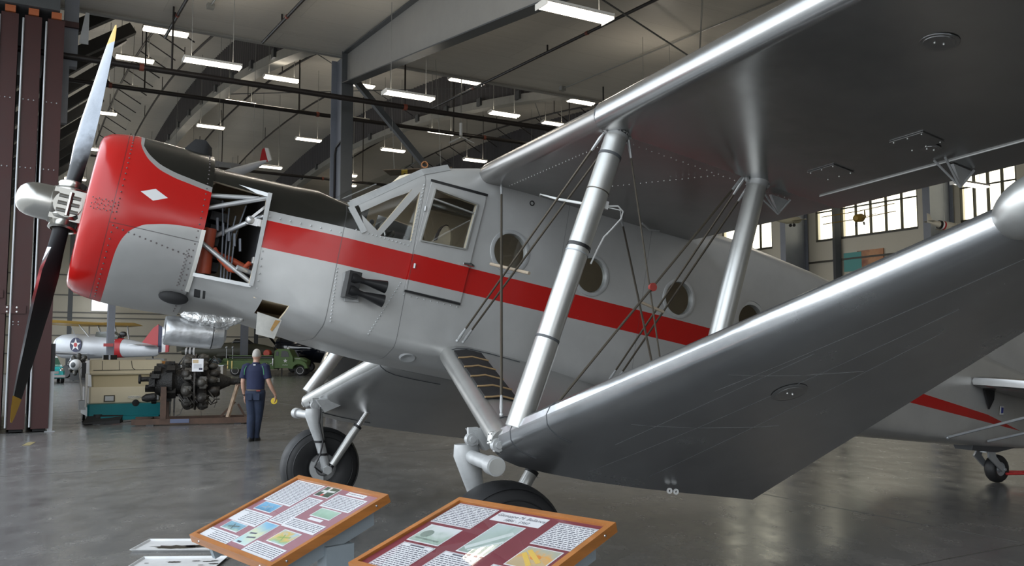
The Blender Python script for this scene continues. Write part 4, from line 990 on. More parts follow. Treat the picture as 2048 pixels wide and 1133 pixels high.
    if sg > 0:
        wires('w', [((.128,2.40,-1.03),(.554,.82,.936))], .010)
        wires('w', [((1.80,.84,.94),(1.08,2.86,-.92))], .009)
        q = MB(bp); q.tube([(.43,1.16,.16),(.535,1.66,.065)], .013, 8); q.build('wire_spreader', mat('wood_spreader', (.42,.34,.25), .6), AP)
        q = MB(bp); q.tube([(1.341,2.0,-.005),(1.57,2.0,-.037)], .012, 8); q.build('wire_spreader', bpy.data.materials['wood_spreader'], AP)
        c0 = Vector((.36,2.50,-1.06)); d0 = Vector((1.70,2.58,1.0))-c0
        p = c0+d0*.52; q = MB(bp); q.lathe(p, (0,1,0), [(-.012,.001),(-.012,.03),(.012,.03),(.012,.001)], 16); q.build('wire_block', mat('red_block', (.33,.05,.04), .5), AP)
# ---- main landing gear
for sg in (1, -1):
    gear = empty('landing_gear', (0,0,0)); gear.parent = AP
    B_ = lambda b: b*sg
    q = MB(lp); q.tube([(-.13, B_(2.02), 1.02), (-.21, B_(2.62), 1.02)], .045, 20); q.tube([(-.203, B_(2.54), 1.02), (-.214, B_(2.64), 1.02)], .060, 20); pv = q.build('pivot_tube', M['alu_worn'], gear)
    q = MB(lp); q.tube([(-.213, B_(2.635), 1.02), (-.215, B_(2.650), 1.02)], .050, 20); q.build('end_cap', M['alu_strut'], pv)
    for b in (2.10, 2.50):
        q = MB(lp); q.lathe((-.14-.0*b, B_(b), 1.135), (0, 1, 0), [(-.022,.042),(.022,.042),(.022,.022),(.034,.022),(.034,.001)], 16); q.box((-.13, B_(b), 1.155), (.07,.026,.12)); q.build('lug', M['alu_worn'], gear)
    # leg: flattened tapered casting from the pivot to the axle
    pts = [(-.16,2.06,1.10,.085,.055),(-.15,2.06,1.02,.10,.06),(-.12,2.07,.88,.075,.05),(-.075,2.08,.72,.055,.045),(-.035,2.085,.58,.052,.045),(.0,2.09,.44,.05,.05),(.005,2.09,.40,.03,.04)]
    q = MB(lp); q.loft([[(a+w*cos(2*PI*i/16), B_(b+h*sin(2*PI*i/16)), c) for i in range(16)] for a, b, c, w, h in pts]); leg = q.build('leg', M['alu_worn'], gear)
    for k in (.74, .60):
        q = MB(lp); q.loft([[(a_+.062*cos(2*PI*i/16), B_(2.08+.053*sin(2*PI*i/16)), k+z) for i in range(16)] for a_, z in ((-.078+(.74-k)*.3, -.012), (-.082+(.74-k)*.3, .012))])
        q.build('strap', M['black'], leg)
    q = MB(lp); q.tube([(-.10,B_(2.0),1.12),(-.11,B_(1.99),.95),(-.06,B_(2.01),.75),(-.09,B_(2.01),.60),(-.14,B_(2.04),.47),(-.05,B_(2.08),.40)], .010, 8); q.build('brake_hose', M['black'], leg)
    q = MB(lp); q.loft([[(-.05, B_(2.0), 1.06), (.13, B_(2.0), 1.13), (.0, B_(2.0), 1.20), (-.14, B_(2.0), 1.20)], [(-.05, B_(2.14), 1.06), (.13, B_(2.14), 1.13), (.0, B_(2.14), 1.20), (-.14, B_(2.14), 1.20)]]); q.build('gusset', M['alu_worn'], gear, smooth=False)
    o0, o1 = Vector((.06, 2.07, .48)), Vector((.46, 2.06, 1.06))
    d = o1-o0; q = MB(lp); q.tube([(o0.x, B_(o0.y), o0.z), tuple(Vector((o0.x, B_(o0.y), o0.z))+Vector((d.x, B_(d.y)*1, d.z))*.70)], .046, 20); ol = q.build('shock_strut', M['alu_strut'], gear)
    f = lambda k: (o0.x+d.x*k, B_(o0.y+d.y*k), o0.z+d.z*k)
    q = MB(lp); q.tube([f(.70), f(.98)], .036, 18); q.ball(f(1.0), .045, n=12, m=8); q.build('piston', M['chrome'], ol)
    q = MB(lp); q.tube([f(.68), f(.72)], .050, 18); q.tube([f(-.06), f(.0)], .030, 12); q.build('collar', M['black'], ol)
    # wheel
    wc = Vector((-.01, B_(2.31), .44)); R = .435
    prof = [(-.10,.15),(-.13,.19),(-.14,.24),(-.150,.30),(-.145,.36),(-.118,.405),(-.07,.428),(-.03,.4345),(.03,.4345),(.07,.428),(.118,.405),(.145,.36),(.150,.30),(.14,.24),(.13,.19),(.10,.15)]
    prof = [(x, r*.44/.435) for x, r in prof]
    q = MB(lp); q.lathe(wc, (0,1,0), prof, 64); wh = q.build('wheel', M['rubber'], gear, ang=60)
    q = MB(lp)
    for r in (.33, .40): q.lathe(wc, (0,1,0), [(-.1505 if r < .35 else -.128, r), (-.155 if r < .35 else -.133, r+.004), (-.1495 if r < .35 else -.122, r+.010)], 64); q.lathe(wc, (0,1,0), [(.1505 if r < .35 else .128, r), (.155 if r < .35 else .133, r+.004), (.1495 if r < .35 else .122, r+.010)], 64)
    q.build('sidewall_rib', M['rubber'], wh)
    q = MB(lp); q.lathe(wc, (0,1,0), [(-.105,.155),(-.09,.145),(-.085,.11),(-.115,.08),(-.115,.001)], 40); q.lathe(wc, (0,1,0), [(.105,.155),(.09,.145),(.085,.11),(.115,.08),(.115,.001)], 40); hb_ = q.build('hub', mat('brake_hub', (.34,.34,.34), .4, .4, var=.4, vs=10) if sg > 0 else bpy.data.materials['brake_hub'], wh)
    q = MB(lp); q.loft([[(-.01+r*cos(a), B_(2.15+dy), .44+r*sin(a)) for r, dy in ((.09,0),(.155,0),(.155,.02),(.09,.02))] for a in [2.6+.14*i for i in range(16)]]); q.build('brake_plate', M['alu_worn'], hb_)
    q = MB(lp); q.tube([(.0, B_(2.02), .435), (0, B_(2.45), .435)], .035, 16); q.tube([(.0,B_(2.015),.43),(0,B_(2.05),.43)], .05, 6); q.build('axle', M['alu_worn'], gear)
# ---- tail: fin, stabilizer, braces, tail wheel
def flat_surface(name, pts, th, mk, parent, xf=bp, plane='b', k0=0.0):
    q = MB(xf); c = Vector((sum(p[0] for p in pts)/len(pts), sum(p[1] for p in pts)/len(pts)))
    rings = []
    for z, f in ((-th/2,.90),(-th*.35,.985),(0,1),(th*.35,.985),(th/2,.90)):
        rr = []
        for p in pts:
            x = c.x+(p[0]-c.x)*f; y = c.y+(p[1]-c.y)*f
            rr.append((x, k0+z, y) if plane == 'b' else (x, y, k0+z))
        rings.append(rr)
    q.loft(rings); return q.build(name, mk, parent, ang=35)
fin = flat_surface('fin', [(7.7,.83),(8.0,1.0),(8.35,1.35),(8.65,1.75),(8.95,1.95),(9.35,1.97),(9.42,.62),(9.2,.6),(8.4,.75)], .10, M['fus'], AP)
rud = flat_surface('rudder', [(9.44,-.18),(9.44,1.97),(9.75,1.92),(10.05,1.6),(10.15,1.0),(10.1,.3),(9.9,-.05)], .08, M['alu'], AP)
for sg in (1, -1):
    stab = flat_surface('stabilizer', [(7.72,.22*sg),(7.62,.30*sg),(7.64,.45*sg),(7.78,.9*sg),(8.0,1.9*sg),(8.2,2.5*sg),(8.6,2.62*sg),(9.0,2.5*sg),(9.1,.2*sg)], .13, M['alu_wing'], AP, plane='t', k0=.40)
    el = flat_surface('elevator', [(9.12,.2*sg),(9.03,2.5*sg),(9.3,2.55*sg),(9.6,2.3*sg),(9.75,1.4*sg),(9.7,.4*sg)], .08, M['alu'], stab, plane='t', k0=.40)
    q = MB(bp); q.tube([(7.22,.33*sg,-.36),(7.85,1.95*sg,.36)], .017, 8); q.tube([(8.05,.27*sg,-.30),(8.65,1.9*sg,.36)], .017, 8); q.ball((7.2,.34*sg,-.37), .02, n=8, m=6); q.build('tail_strut', M['galv'], AP)
cv = MB(bp); cv.loft([[(7.85,.285,.36),(8.1,.26,.36),(8.1,.26,.24),(8.0,.28,.10)], [(7.85,.31,.36),(8.1,.285,.36),(8.1,.285,.24),(8.0,.30,.10)]]); cv.build('stabilizer_slot', M['black_matte'], fus, smooth=False)
bd = MB(bp); bd.loft([[(8.26,.262,.18),(8.34,.254,.19),(8.34,.254,.08),(8.26,.262,.07)], [(8.26,.268,.18),(8.34,.260,.19),(8.34,.260,.08),(8.26,.268,.07)]]); b1 = bd.build('maintenance_badge', M['white'], fus, smooth=False)
bd = MB(bp); bd.loft([[(8.275,.270,.165),(8.325,.263,.17),(8.325,.263,.10),(8.275,.270,.09)], [(8.275,.272,.165),(8.325,.266,.17),(8.325,.266,.10),(8.275,.272,.09)]]); bd.build('badge_print', mat('badge_blue', (.03,.05,.3), .5), b1, smooth=False)
tk = MB(bp); tk.loft([[(7.95,-.15,-.36),(7.95,.15,-.36),(8.9,.1,-.28),(8.9,-.1,-.28)], [(7.98,-.12,-.44),(7.98,.12,-.44),(8.5,.10,-.40),(8.5,-.10,-.40)]]); tk.build('tail_fairing', M['steel_dark'], fus, smooth=False)
tg = empty('tail_wheel_assembly', (0,0,0)); tg.parent = AP
q = MB(lp); q.tube([(8.20,0,.62),(8.20,0,.43)], .035, 14); q.lathe((8.2,0,.44),(0,0,-1),[(0,.07),(.03,.07)],16,caps=True); q.build('pivot_post', M['galv'], tg)
for o_ in (-.085, .085):
    q = MB(lp); q.loft([[(8.14,o_-.012,.43),(8.26,o_-.012,.43),(8.26,o_+.012,.43),(8.14,o_+.012,.43)],[(8.10,o_*1.2-.012,.36),(8.25,o_*1.2-.012,.36),(8.25,o_*1.2+.012,.36),(8.10,o_*1.2+.012,.36)],[(8.25,o_*1.25-.01,.24),(8.34,o_*1.25-.01,.27),(8.34,o_*1.25+.01,.27),(8.25,o_*1.25+.01,.24)],[(8.37,o_*1.25-.01,.155),(8.43,o_*1.25-.01,.19),(8.43,o_*1.25+.01,.19),(8.37,o_*1.25+.01,.155)]]); q.build('fork', M['galv'], tg)
wc = Vector((8.41,0,.185))
q = MB(lp); q.lathe(wc, (0,1,0), [(-.06,.09),(-.075,.12),(-.07,.155),(-.04,.178),(0,.184),(.04,.178),(.07,.155),(.075,.12),(.06,.09)], 40); tw = q.build('wheel', M['rubber'], tg, ang=60)
q = MB(lp); q.lathe(wc, (0,1,0), [(.062,.092),(.045,.085),(.04,.05),(.06,.03),(.06,.001)], 24); q.lathe(wc, (0,1,0), [(-.062,.092),(-.045,.085),(-.04,.05),(-.06,.03),(-.06,.001)], 24); q.build('hub', M['galv'], tw)
q = MB(lp); q.tube([(8.41,-.13,.185),(8.41,.13,.185)], .018, 10); q.build('axle', M['galv'], tg)
# cockpit seats and controls seen through the glazing
for sb in (.33, -.33):
    q = MB(bp); q.ball((.30,sb,.36), .20, (.35,.95,1.0), 16, 10); q.box((.12,sb,.05), (.42,.40,.12)); st_ = q.build('seat', mat('cream_seat', (.50,.42,.31), .8) if sb > 0 else bpy.data.materials['cream_seat'], AP)
    q = MB(bp); q.loft([[(.30+.072*cos(a)*1.02, sb+d_, .36+.205*sin(a)) for d_ in (-.035,.035)]+[(.30+.06*cos(a), sb+d_, .36+.19*sin(a)) for d_ in (.035,-.035)] for a in [.2+.3*i for i in range(10)]]); q.build('seat_stripe', mat('brown_stripe', (.05,.03,.025), .7) if sb > 0 else bpy.data.materials['brown_stripe'], st_)
q = MB(bp); q.loft([[(-.60,-.68,.10),(-.60,.68,.10),(-.56,.66,.42),(-.56,-.66,.42)], [(-.54,-.68,.10),(-.54,.68,.10),(-.50,.64,.46),(-.50,-.64,.46)]]); q.build('instrument_panel', M['black_matte'], AP, smooth=False)
q = MB(bp); q.tube([(-.34,.28,-.1),(-.36,.30,.42)], .012, 8); q.ball((-.36,.30,.43), .022, n=8, m=6); q.tube([(-.25,-.1,.0),(-.23,-.1,.40)], .02, 8); q.build('control_lever', M['steel_grey'], AP)
q = MB(bp); q.lathe((-.24,.33,.25), (-.8,0,.4), [(-.012,.15),(0,.162),(.012,.15),(0,.138),(-.012,.15)], 28); q.build('control_wheel', M['black'], AP)
q = MB(bp); q.box((-.2,.0,.36), (.05,.05,.08)); q.build('control_knob', mat('red_knob', (.5,.03,.02), .4), AP, smooth=False)
q = MB(bp); q.loft([[(-1.25,-.6,-.42),(-1.25,.6,-.42),(4.6,.55,-.42),(4.6,-.55,-.42)], [(-1.25,-.6,-.45),(-1.25,.6,-.45),(4.6,.55,-.45),(4.6,-.55,-.45)]]); q.build('cabin_floor', M['cabin'], AP, smooth=False)
# red tow bar on the tail wheel
tbp = AP.matrix_basis @ Vector((8.41, -.13, .13))
e = empty('tow_bar', tbp, math.radians(26.92), 'red tow bar lying from the tail wheel toward the right', 'tow bar')
tr_ = mat('tow_bar_red', (.45,.02,.02), .4)
for o_ in (-.0, .26):
    q = MB(); q.tube([(0,o_,0),(.75,.13-.55,.02)], .018, 10); q.build('arm', tr_, e)
q = MB(); q.tube([(.75,-.42,.02),(2.2,-1.2,-.06)], .022, 10); q.build('shaft', tr_, e)
q = MB(); q.lathe((2.2,-1.2,-.06), (0,0,1), [(-.015,.05),(.015,.05),(.015,.028),(-.015,.028),(-.015,.05)], 16); q.build('hitch_ring', tr_, e)
# ================================================================ DISPLAY LECTERNS
WOOD = mat('orange_wood_frame', (.42,.155,.035), .35, var=.35, vs=3, stretch=(1,1,8), coat=.3)
BLUEG = mat('blue_grey_paint', (.30,.345,.375), .5, var=.06)
MAROON = mat('maroon_mat_board', (.20,.035,.05), .7, var=.08)
INK = mat('print_ink', (.07,.07,.10), .7)
ACR = pane('acrylic_sheet', (.99,.99,.99), .055, .015)
def picture(name, ramp, scale, seed, dark=(0,0,0)):
    m, N, L, P = nt(name); P.inputs['Roughness'].default_value = .5
    tc = N.new('ShaderNodeTexCoord'); mp = N.new('ShaderNodeMapping'); mp.inputs['Location'].default_value = (seed*3.1, seed*1.7, seed); L.new(tc.outputs['Object'], mp.inputs['Vector'])
    n = N.new('ShaderNodeTexNoise'); n.inputs['Scale'].default_value = scale; n.inputs['Detail'].default_value = 5; n.inputs['Distortion'].default_value = .6; L.new(mp.outputs['Vector'], n.inputs['Vector'])
    g = N.new('ShaderNodeSeparateXYZ'); L.new(tc.outputs['Generated'], g.inputs[0])
    s = math_node(N, L, 'ADD', math_node(N, L, 'MULTIPLY', n.outputs['Fac'], .7), math_node(N, L, 'MULTIPLY', g.outputs[1], .45))
    r = N.new('ShaderNodeValToRGB'); L.new(s, r.inputs['Fac']); e = r.color_ramp.elements
    e[0].position = ramp[0][0]; e[0].color = (*ramp[0][1], 1); e[1].position = ramp[-1][0]; e[1].color = (*ramp[-1][1], 1)
    for p, c in ramp[1:-1]: q = e.new(p); q.color = (*c, 1)
    L.new(r.outputs['Color'], P.inputs['Base Color']); return m
PIC = {
 'pplane': picture('photo_dark_green', [(.2,(.03,.05,.035)),(.6,(.06,.10,.065)),(.9,(.10,.13,.10))], 30, 1),
 'map': picture('photo_map_green', [(.25,(.30,.45,.34)),(.6,(.38,.56,.44)),(.9,(.45,.6,.5))], 30, 2),
 'pblue': picture('photo_blue', [(.25,(.08,.20,.30)),(.55,(.16,.40,.62)),(.9,(.25,.5,.72))], 16, 3),
 'p2': picture('photo_coast', [(.3,(.45,.6,.5)),(.55,(.18,.35,.42)),(.9,(.30,.52,.68))], 20, 4),
 'ptall': picture('photo_poster_blue', [(.3,(.45,.68,.74)),(.55,(.65,.68,.45)),(.75,(.25,.5,.68)),(.95,(.10,.35,.62))], 7, 5),
 'pland': picture('photo_landscape', [(.3,(.5,.66,.7)),(.5,(.35,.5,.25)),(.62,(.7,.5,.15)),(.8,(.4,.6,.7)),(.95,(.2,.45,.65))], 14, 6),
 'p1': picture('photo_sepia_field', [(.25,(.25,.36,.30)),(.5,(.42,.52,.45)),(.75,(.68,.72,.72)),(.95,(.75,.78,.8))], 12, 7),
 'ptall2': picture('photo_sepia_wing', [(.25,(.22,.30,.26)),(.6,(.42,.52,.48)),(.9,(.5,.6,.6))], 10, 8),
 'por': picture('photo_orange_plane', [(.25,(.50,.38,.22)),(.5,(.55,.42,.25)),(.62,(.75,.38,.08)),(.72,(.5,.45,.32)),(.9,(.30,.45,.45))], 14, 9)}
def lectern(A, yaw, tilt, Wd, Hd, sheets, label, panel_mat, second):
    ex = Vector((cos(yaw), sin(yaw), 0)); ey = Vector((sin(yaw)*cos(tilt), -cos(yaw)*cos(tilt), -sin(tilt))); ez = ey.cross(ex)*-1
    if ez.z < 0: ez = -ez
    A = Vector(A); cen = A+ex*Wd/2+ey*Hd/2
    root = Vector((cen.x, cen.y, 0))
    e = empty('display_lectern', root, 0, label, 'display stand')
    P_ = lambda x, y, z=0: A-root+ex*x+ey*y+ez*z
    fw = .030
    fr = MB()
    out = [(0,0),(Wd,0),(Wd,Hd),(0,Hd)]; inn = [(fw,fw),(Wd-fw,fw),(Wd-fw,Hd-fw),(fw,Hd-fw)]
    names = []
    for k in range(4):
        a, b, c, d = out[k], out[(k+1) % 4], inn[(k+1) % 4], inn[k]
        m_ = MB(); m_.loft([[P_(*a, 0), P_(*d, 0), P_(*d, -.045), P_(*a, -.045)], [P_(*b, 0), P_(*c, 0), P_(*c, -.045), P_(*b, -.045)]])
        ro = m_.build('frame_rail', WOOD, e, smooth=False)
        s = MB(); mid = [( (a[i]+b[i])/2) for i in (0,1)]
        dx = (b[0]-a[0], b[1]-a[1])
        for t in (.12, .88):
            x, y = a[0]+dx[0]*t, a[1]+dx[1]*t; n = Vector((0,0,0)); nn = [(0,-1),(1,0),(0,1),(-1,0)][k]
            s.lathe(P_(x, y, -.022), ex*nn[0]+ey*nn[1], [(0,.007),(.003,.006),(.005,.001)], 10)
        s.build('screw', M['chrome'], ro)
    b = MB(); b.loft([[P_(fw*.7,fw*.7,-.014), P_(Wd-fw*.7,fw*.7,-.014), P_(Wd-fw*.7,Hd-fw*.7,-.014), P_(fw*.7,Hd-fw*.7,-.014)], [P_(fw*.7,fw*.7,-.030), P_(Wd-fw*.7,fw*.7,-.030), P_(Wd-fw*.7,Hd-fw*.7,-.030), P_(fw*.7,Hd-fw*.7,-.030)]])
    brd = b.build('mat_board', panel_mat, e, smooth=False)
    g = MB(); g.loft([[P_(fw,fw,z), P_(Wd-fw,fw,z), P_(Wd-fw,Hd-fw,z), P_(fw,Hd-fw,z)] for z in (-.0085,-.0065)])
    g.build('acrylic_cover', ACR, e, smooth=False)
    rnd = random.Random(3)
    for nm, x0, y0, x1, y1 in sheets:
        key = nm if nm in PIC else None
        s = MB(); s.loft([[P_(x0,y0,z), P_(x1,y0,z), P_(x1,y1,z), P_(x0,y1,z)] for z in (-.0135,-.0125)])
        so = s.build('photo_print' if key else 'text_sheet', M['paper'], e, smooth=False)
        if key:
            i = .006; k2 = 'ptall2' if (key == 'ptall' and second) else key
            im = bpy.data.meshes.new('photo_image'); im.from_pydata([(x0+i,-(y1-i),0),(x1-i,-(y1-i),0),(x1-i,-(y0+i),0),(x0+i,-(y0+i),0)], [], [(0,1,2,3)]); im.materials.append(PIC[k2])
            io = bpy.data.objects.new('photo_image', im); C.objects.link(io); io.parent = so
            io.matrix_basis = frame_matrix(P_(0,0,-.0120), ex, -ey)
            if nm == 'pplane':
                q = MB(); q.loft([[P_(.44,.035,z),P_(.46,.035,z),P_(.475,.125,z),P_(.45,.125,z)] for z in (-.0118,-.0114)]); q.loft([[P_(.41,.07,z),P_(.53,.06,z),P_(.53,.075,z),P_(.41,.09,z)] for z in (-.0118,-.0114)]); q.build('printed_airplane', M['white'], so, smooth=False)
                q = MB(); q.loft([[P_(.45,.105,z),P_(.475,.105,z),P_(.475,.125,z),P_(.45,.125,z)] for z in (-.0113,-.0111)]); q.build('printed_nose', mat('printed_red', (.6,.1,.08), .6), so, smooth=False)
            if nm == 'por':
                y_ = mat('printed_yellow', (.75,.50,.10), .6)
                q = MB()
                for a, b in (((.745,.32),(.86,.40)),((.735,.345),(.83,.43))): q.bar(P_(*a,-.0116), P_(*b,-.0116), .022, .001, up=ez)
                q.build('printed_wing', y_, so, smooth=False)
                q = MB(); q.ball(P_(.815,.365,-.0118), .02, (1.4,1,.02), rot=Matrix((ex,ey,ez)).transposed()); q.build('printed_nose', mat('printed_orange', (.7,.25,.05), .6), so, smooth=False)
            if nm == 'p1':
                q = MB(); q.bar(P_(.10,.40,-.0116), P_(.26,.405,-.0116), .012, .001, up=ez); q.ball(P_(.135,.355,-.0118), .035, (1,1,.01), rot=Matrix((ex,ey,ez)).transposed()); q.build('printed_trees', mat('printed_grey', (.22,.28,.24), .6), so, smooth=False)
            if nm == 'ptall' and second:
                q = MB(); q.bar(P_(.43,.40,-.0116), P_(.565,.22,-.0116), .03, .001, up=ez); q.bar(P_(.46,.415,-.0116), P_(.575,.30,-.0116), .012, .001, up=ez); q.build('printed_wing', mat('printed_pale', (.62,.68,.66), .6), so, smooth=False)
            if nm == 'ptall' and not second:
                q = MB()
                for a, b in (((.42,.55),(.48,.54)),((.45,.585),(.52,.57)),((.43,.63),(.47,.63))): q.bar(P_(*a,-.0116), P_(*b,-.0116), .012, .001, up=ez)
                q.build('printed_airplane', INK, so, smooth=False)
            if nm in ('pblue','p2','pland'):
                cx, cy = (x0+x1)/2, (y0+y1)/2; q = MB(); q.bar(P_(cx-.05,cy+.012,-.0116), P_(cx+.05,cy-.01,-.0116), .010, .001, up=ez); q.bar(P_(cx-.02,cy-.02,-.0116), P_(cx+.01,cy+.025,-.0116), .008, .001, up=ez)
                q.build('printed_airplane', mat('printed_tone_'+nm, {'pblue':(.35,.42,.5),'p2':(.14,.18,.18),'pland':(.35,.45,.15)}[nm], .6), so, smooth=False)
            continue
        t = MB()
        def dash(xa, xb, y, h=.0042): t.loft([[P_(xa,y-h/2,z), P_(xb,y-h/2,z), P_(xb,y+h/2,z), P_(xa,y+h/2,z)] for z in (-.0124,-.0121)])
        if nm == 'title' and second:
            mt = frame_matrix(P_((x0+x1)/2, y0+.030, -.0122), ex, -ey)
            text_mesh('Giuseppe M. Bellanca', .034, INK, 'title_lettering', so, mt, .0002, font_shear=.25)
            mt = frame_matrix(P_((x0+x1)/2, y0+.068, -.0122), ex, -ey)
            text_mesh('1886 - 1960', .032, INK, 'title_lettering', so, mt, .0002, font_shear=.25)
            continue
        pitch = .0125 if not second else .0150; y = y0+.014; first = True
        if nm in ('tE','tF') and not second: pitch = .014
        while y < y1-.008:
            x = x0+.012+(.08 if (nm in ('tE','tF') and not second and not first) else 0)
            if first and nm in ('tC','tD','tE') and second: dash(x0+.06, x1-.06, y+.002, .009); y += pitch*1.3; first = False; continue
            while x < x1-.014:
                w = rnd.uniform(.008,.030); xe = min(x+w, x1-.012); dash(x, xe, y, .0045 if not second else .0055); x = xe+rnd.uniform(.004,.007)
            y += pitch; first = False
        t.build('printed_text', INK, so, smooth=False)
        if second:
            bd = MB()
            for a, b_ in (((x0,y0),(x1,y0)),((x1,y0),(x1,y1)),((x1,y1),(x0,y1)),((x0,y1),(x0,y0))):
                k = .006; cx, cy = (x0+x1)/2, (y0+y1)/2
                f = lambda p: (p[0]+(k if p[0] < cx else -k), p[1]+(k if p[1] < cy else -k))
                bd.bar(P_(*f(a),-.0123), P_(*f(b_),-.0123), .0016, .0006, up=ez)
            bd.build('border_line', INK, so, smooth=False)
    # support: two sloped beams, cross board, posts and feet
    for x in (.16, Wd-.085):
        bm_ = MB(); bm_.loft([[P_(x-.02,.07,-.046), P_(x+.02,.07,-.046), P_(x+.02,.10,-.135), P_(x-.02,.10,-.135)], [P_(x-.02,Hd-.03,-.046), P_(x+.02,Hd-.03,-.046), P_(x+.02,Hd-.03,-.135), P_(x-.02,Hd-.03,-.135)]])
        bm_.build('sloped_beam', BLUEG, e, smooth=False)
        c = P_(x, Hd*.46, -.13)
        R = Matrix((ex, Vector((-ex.y, ex.x, 0)), Vector((0,0,1)))).transposed()
        MB().box((c.x, c.y, (c.z+.02)/2+.01), (.09,.16,c.z+.02-.04), rot=R).build('post', BLUEG, e, smooth=False)
        MB().box((c.x, c.y, .02), (.12,.55,.04), rot=R).build('foot', BLUEG, e, smooth=False)
    c = P_(Wd/2, Hd*.46, -.45); MB().box((c.x, c.y, .30), (Wd-.50,.04,.10), rot=R).build('cross_rail', BLUEG, e, smooth=False)
    return e
SH1 = [('tA',0.042,0.032,0.365,0.275),('pplane',0.389,0.027,0.548,0.133),('title',0.639,0.036,0.819,0.066),('tB',0.581,0.078,0.880,0.206),('tC',0.388,0.157,0.547,0.422),('map',0.631,0.215,0.834,0.298),('lab',0.662,0.307,0.795,0.329),('tD',0.548,0.346,0.886,0.430),('pblue',0.095,0.281,0.301,0.369),('tE',0.040,0.385,0.373,0.501),('p2',0.099,0.504,0.308,0.581),('tF',0.036,0.597,0.383,0.677),('ptall',0.390,0.433,0.543,0.645),('pland',0.629,0.447,0.812,0.564),('tG',0.564,0.581,0.887,0.677)]
SH2 = [('tA',0.042,0.040,0.313,0.248),('title',0.337,0.050,0.640,0.138),('tB',0.700,0.061,0.930,0.268),('p1',0.075,0.271,0.289,0.435),('ptall',0.409,0.155,0.583,0.438),('por',0.713,0.288,0.908,0.456),('tC',0.083,0.454,0.298,0.680),('tD',0.362,0.453,0.580,0.666),('tE',0.670,0.470,0.865,0.663)]
L1 = lectern((-1.303,5.393,.97), -.84, .379, .973, .719, SH1, 'tilted wooden framed display board with blue photographs and a green map', mat('mauve_mat_board', (.36,.17,.20), .7, var=.05), False)
L2 = lectern((-.267,4.488,.986), -.745, .291, .973, .719, SH2, 'tilted wooden framed display board with maroon backing and a glaring lamp reflection', MAROON, True)
# ================================================================ DRIP TRAYS
def tray(c, L_, Wd, rz, label, spots):
    e = empty('drip_tray', c, rz, label, 'drip tray')
    mb = MB(); p = [(-L_/2,-Wd/2),(L_/2,-Wd/2),(L_/2,Wd/2),(-L_/2,Wd/2)]
    q = lambda k, z: [(x*k if abs(x) > 0 else 0, y*(1-(1-k)*L_/Wd), z) for x, y in p]
    mb.loft([q(.95,0), q(1.0,.018), q(1.0,.021), q(.985,.021), q(.945,.006)], caps=False); mb.add(q(.95,0), [(3,2,1,0)]); mb.add(q(.945,.006), [(0,1,2,3)])
    mb.build('pan', mat('white_tray_enamel', (.70,.70,.70), .35, var=.15, vs=8) if 'white_tray_enamel' not in bpy.data.materials else bpy.data.materials['white_tray_enamel'], e, smooth=False)
    s = MB(); rnd = random.Random(len(label))
    for x, y, r, k in spots:
        n = 22; ring_ = [(x+r*k*(1+.25*sin(i*2.7+x*9)+.15*sin(i*5.1))*cos(2*PI*i/n), y+r*.5*(1+.22*sin(i*3.3))*sin(2*PI*i/n), .0075) for i in range(n)]
        s.add(ring_, [tuple(range(n))])
    s.build('oil_stain', mat('oil_black', (.012,.011,.010), .25, var=.5, vs=20) if 'oil_black' not in bpy.data.materials else bpy.data.materials['oil_black'], e, smooth=False)
tray((-2.90, 7.88, 0), .80, .44, .02, 'white drip tray with a big black oil pool, farther of the two', [(-.06,-.06,.13,1.5),(.16,-.03,.11,1.4),(.28,.02,.07,1)])
t2 = tray((-2.71, 7.22, 0), .70, .40, .04, 'white drip tray with small spots and a centre ridge, nearer of the two', [(-.05,.05,.045,1.3),(.22,.06,.03,1.5),(.12,.08,.03,1.2),(.30,-.02,.035,1.4),(-.26,.02,.02,1),(.27,.08,.03,1),(.2,-.06,.02,1.3)])
# ================================================================ THE WALKING MAN
SKIN = mat('skin', (.50,.29,.21), .5, var=.06); NAVY = mat('navy_polo', (.010,.016,.055), .8, var=.15, vs=6, bump=.3, bs=14); JEAN = mat('blue_jeans', (.016,.026,.055), .85, var=.25, vs=9, bump=.4, bs=14)
pm = empty('person', (-4.98, 17.0, 0), -.06, 'man seen from behind in navy polo shirt and blue jeans walking away', 'person')
def limb(mb, pts, n=14):
    mb.tube([p[:3] for p in pts], [p[3] for p in pts], n)
    mb.ball(pts[0][:3], pts[0][3], n=n, m=8); mb.ball(pts[-1][:3], pts[-1][3], n=n, m=8)
def organic(mb, name, m, parent, vox, sm=4):
    o = mb.build(name, m, parent, ang=180)
    r = o.modifiers.new('remesh', 'REMESH'); r.mode = 'VOXEL'; r.voxel_size = vox; r.use_smooth_shade = True
    s = o.modifiers.new('smooth', 'SMOOTH'); s.iterations = sm; s.factor = .5
    return o
def torso(mb, secs):
    mb.loft([[(cx+w*cos(2*PI*i/24)*(1 if True else 1), cy+d*sin(2*PI*i/24), z) for i in range(24)] for z, cx, cy, w, d in secs])
ARM_L = [(-.185,0,1.435,.058),(-.225,-.01,1.30,.050),(-.245,-.02,1.14,.043),(-.247,.01,1.02,.040),(-.240,.06,.90,.029),(-.238,.075,.87,.028)]
ARM_R = [(.185,0,1.435,.058),(.225,-.02,1.30,.050),(.270,-.03,1.15,.043),(.315,.0,1.03,.040),(.362,.05,.915,.029),(.370,.06,.89,.028)]
LEG_L = [(-.085,0,.93,.105),(-.085,.01,.75,.090),(-.075,.02,.50,.064),(-.072,-.01,.36,.060),(-.068,-.03,.12,.042),(-.068,-.02,.07,.04)]
LEG_R = [(.085,0,.93,.105),(.075,.03,.75,.090),(.045,.08,.51,.064),(.025,.07,.36,.060),(.005,.08,.13,.042),(.004,.10,.08,.04)]
bd = MB()
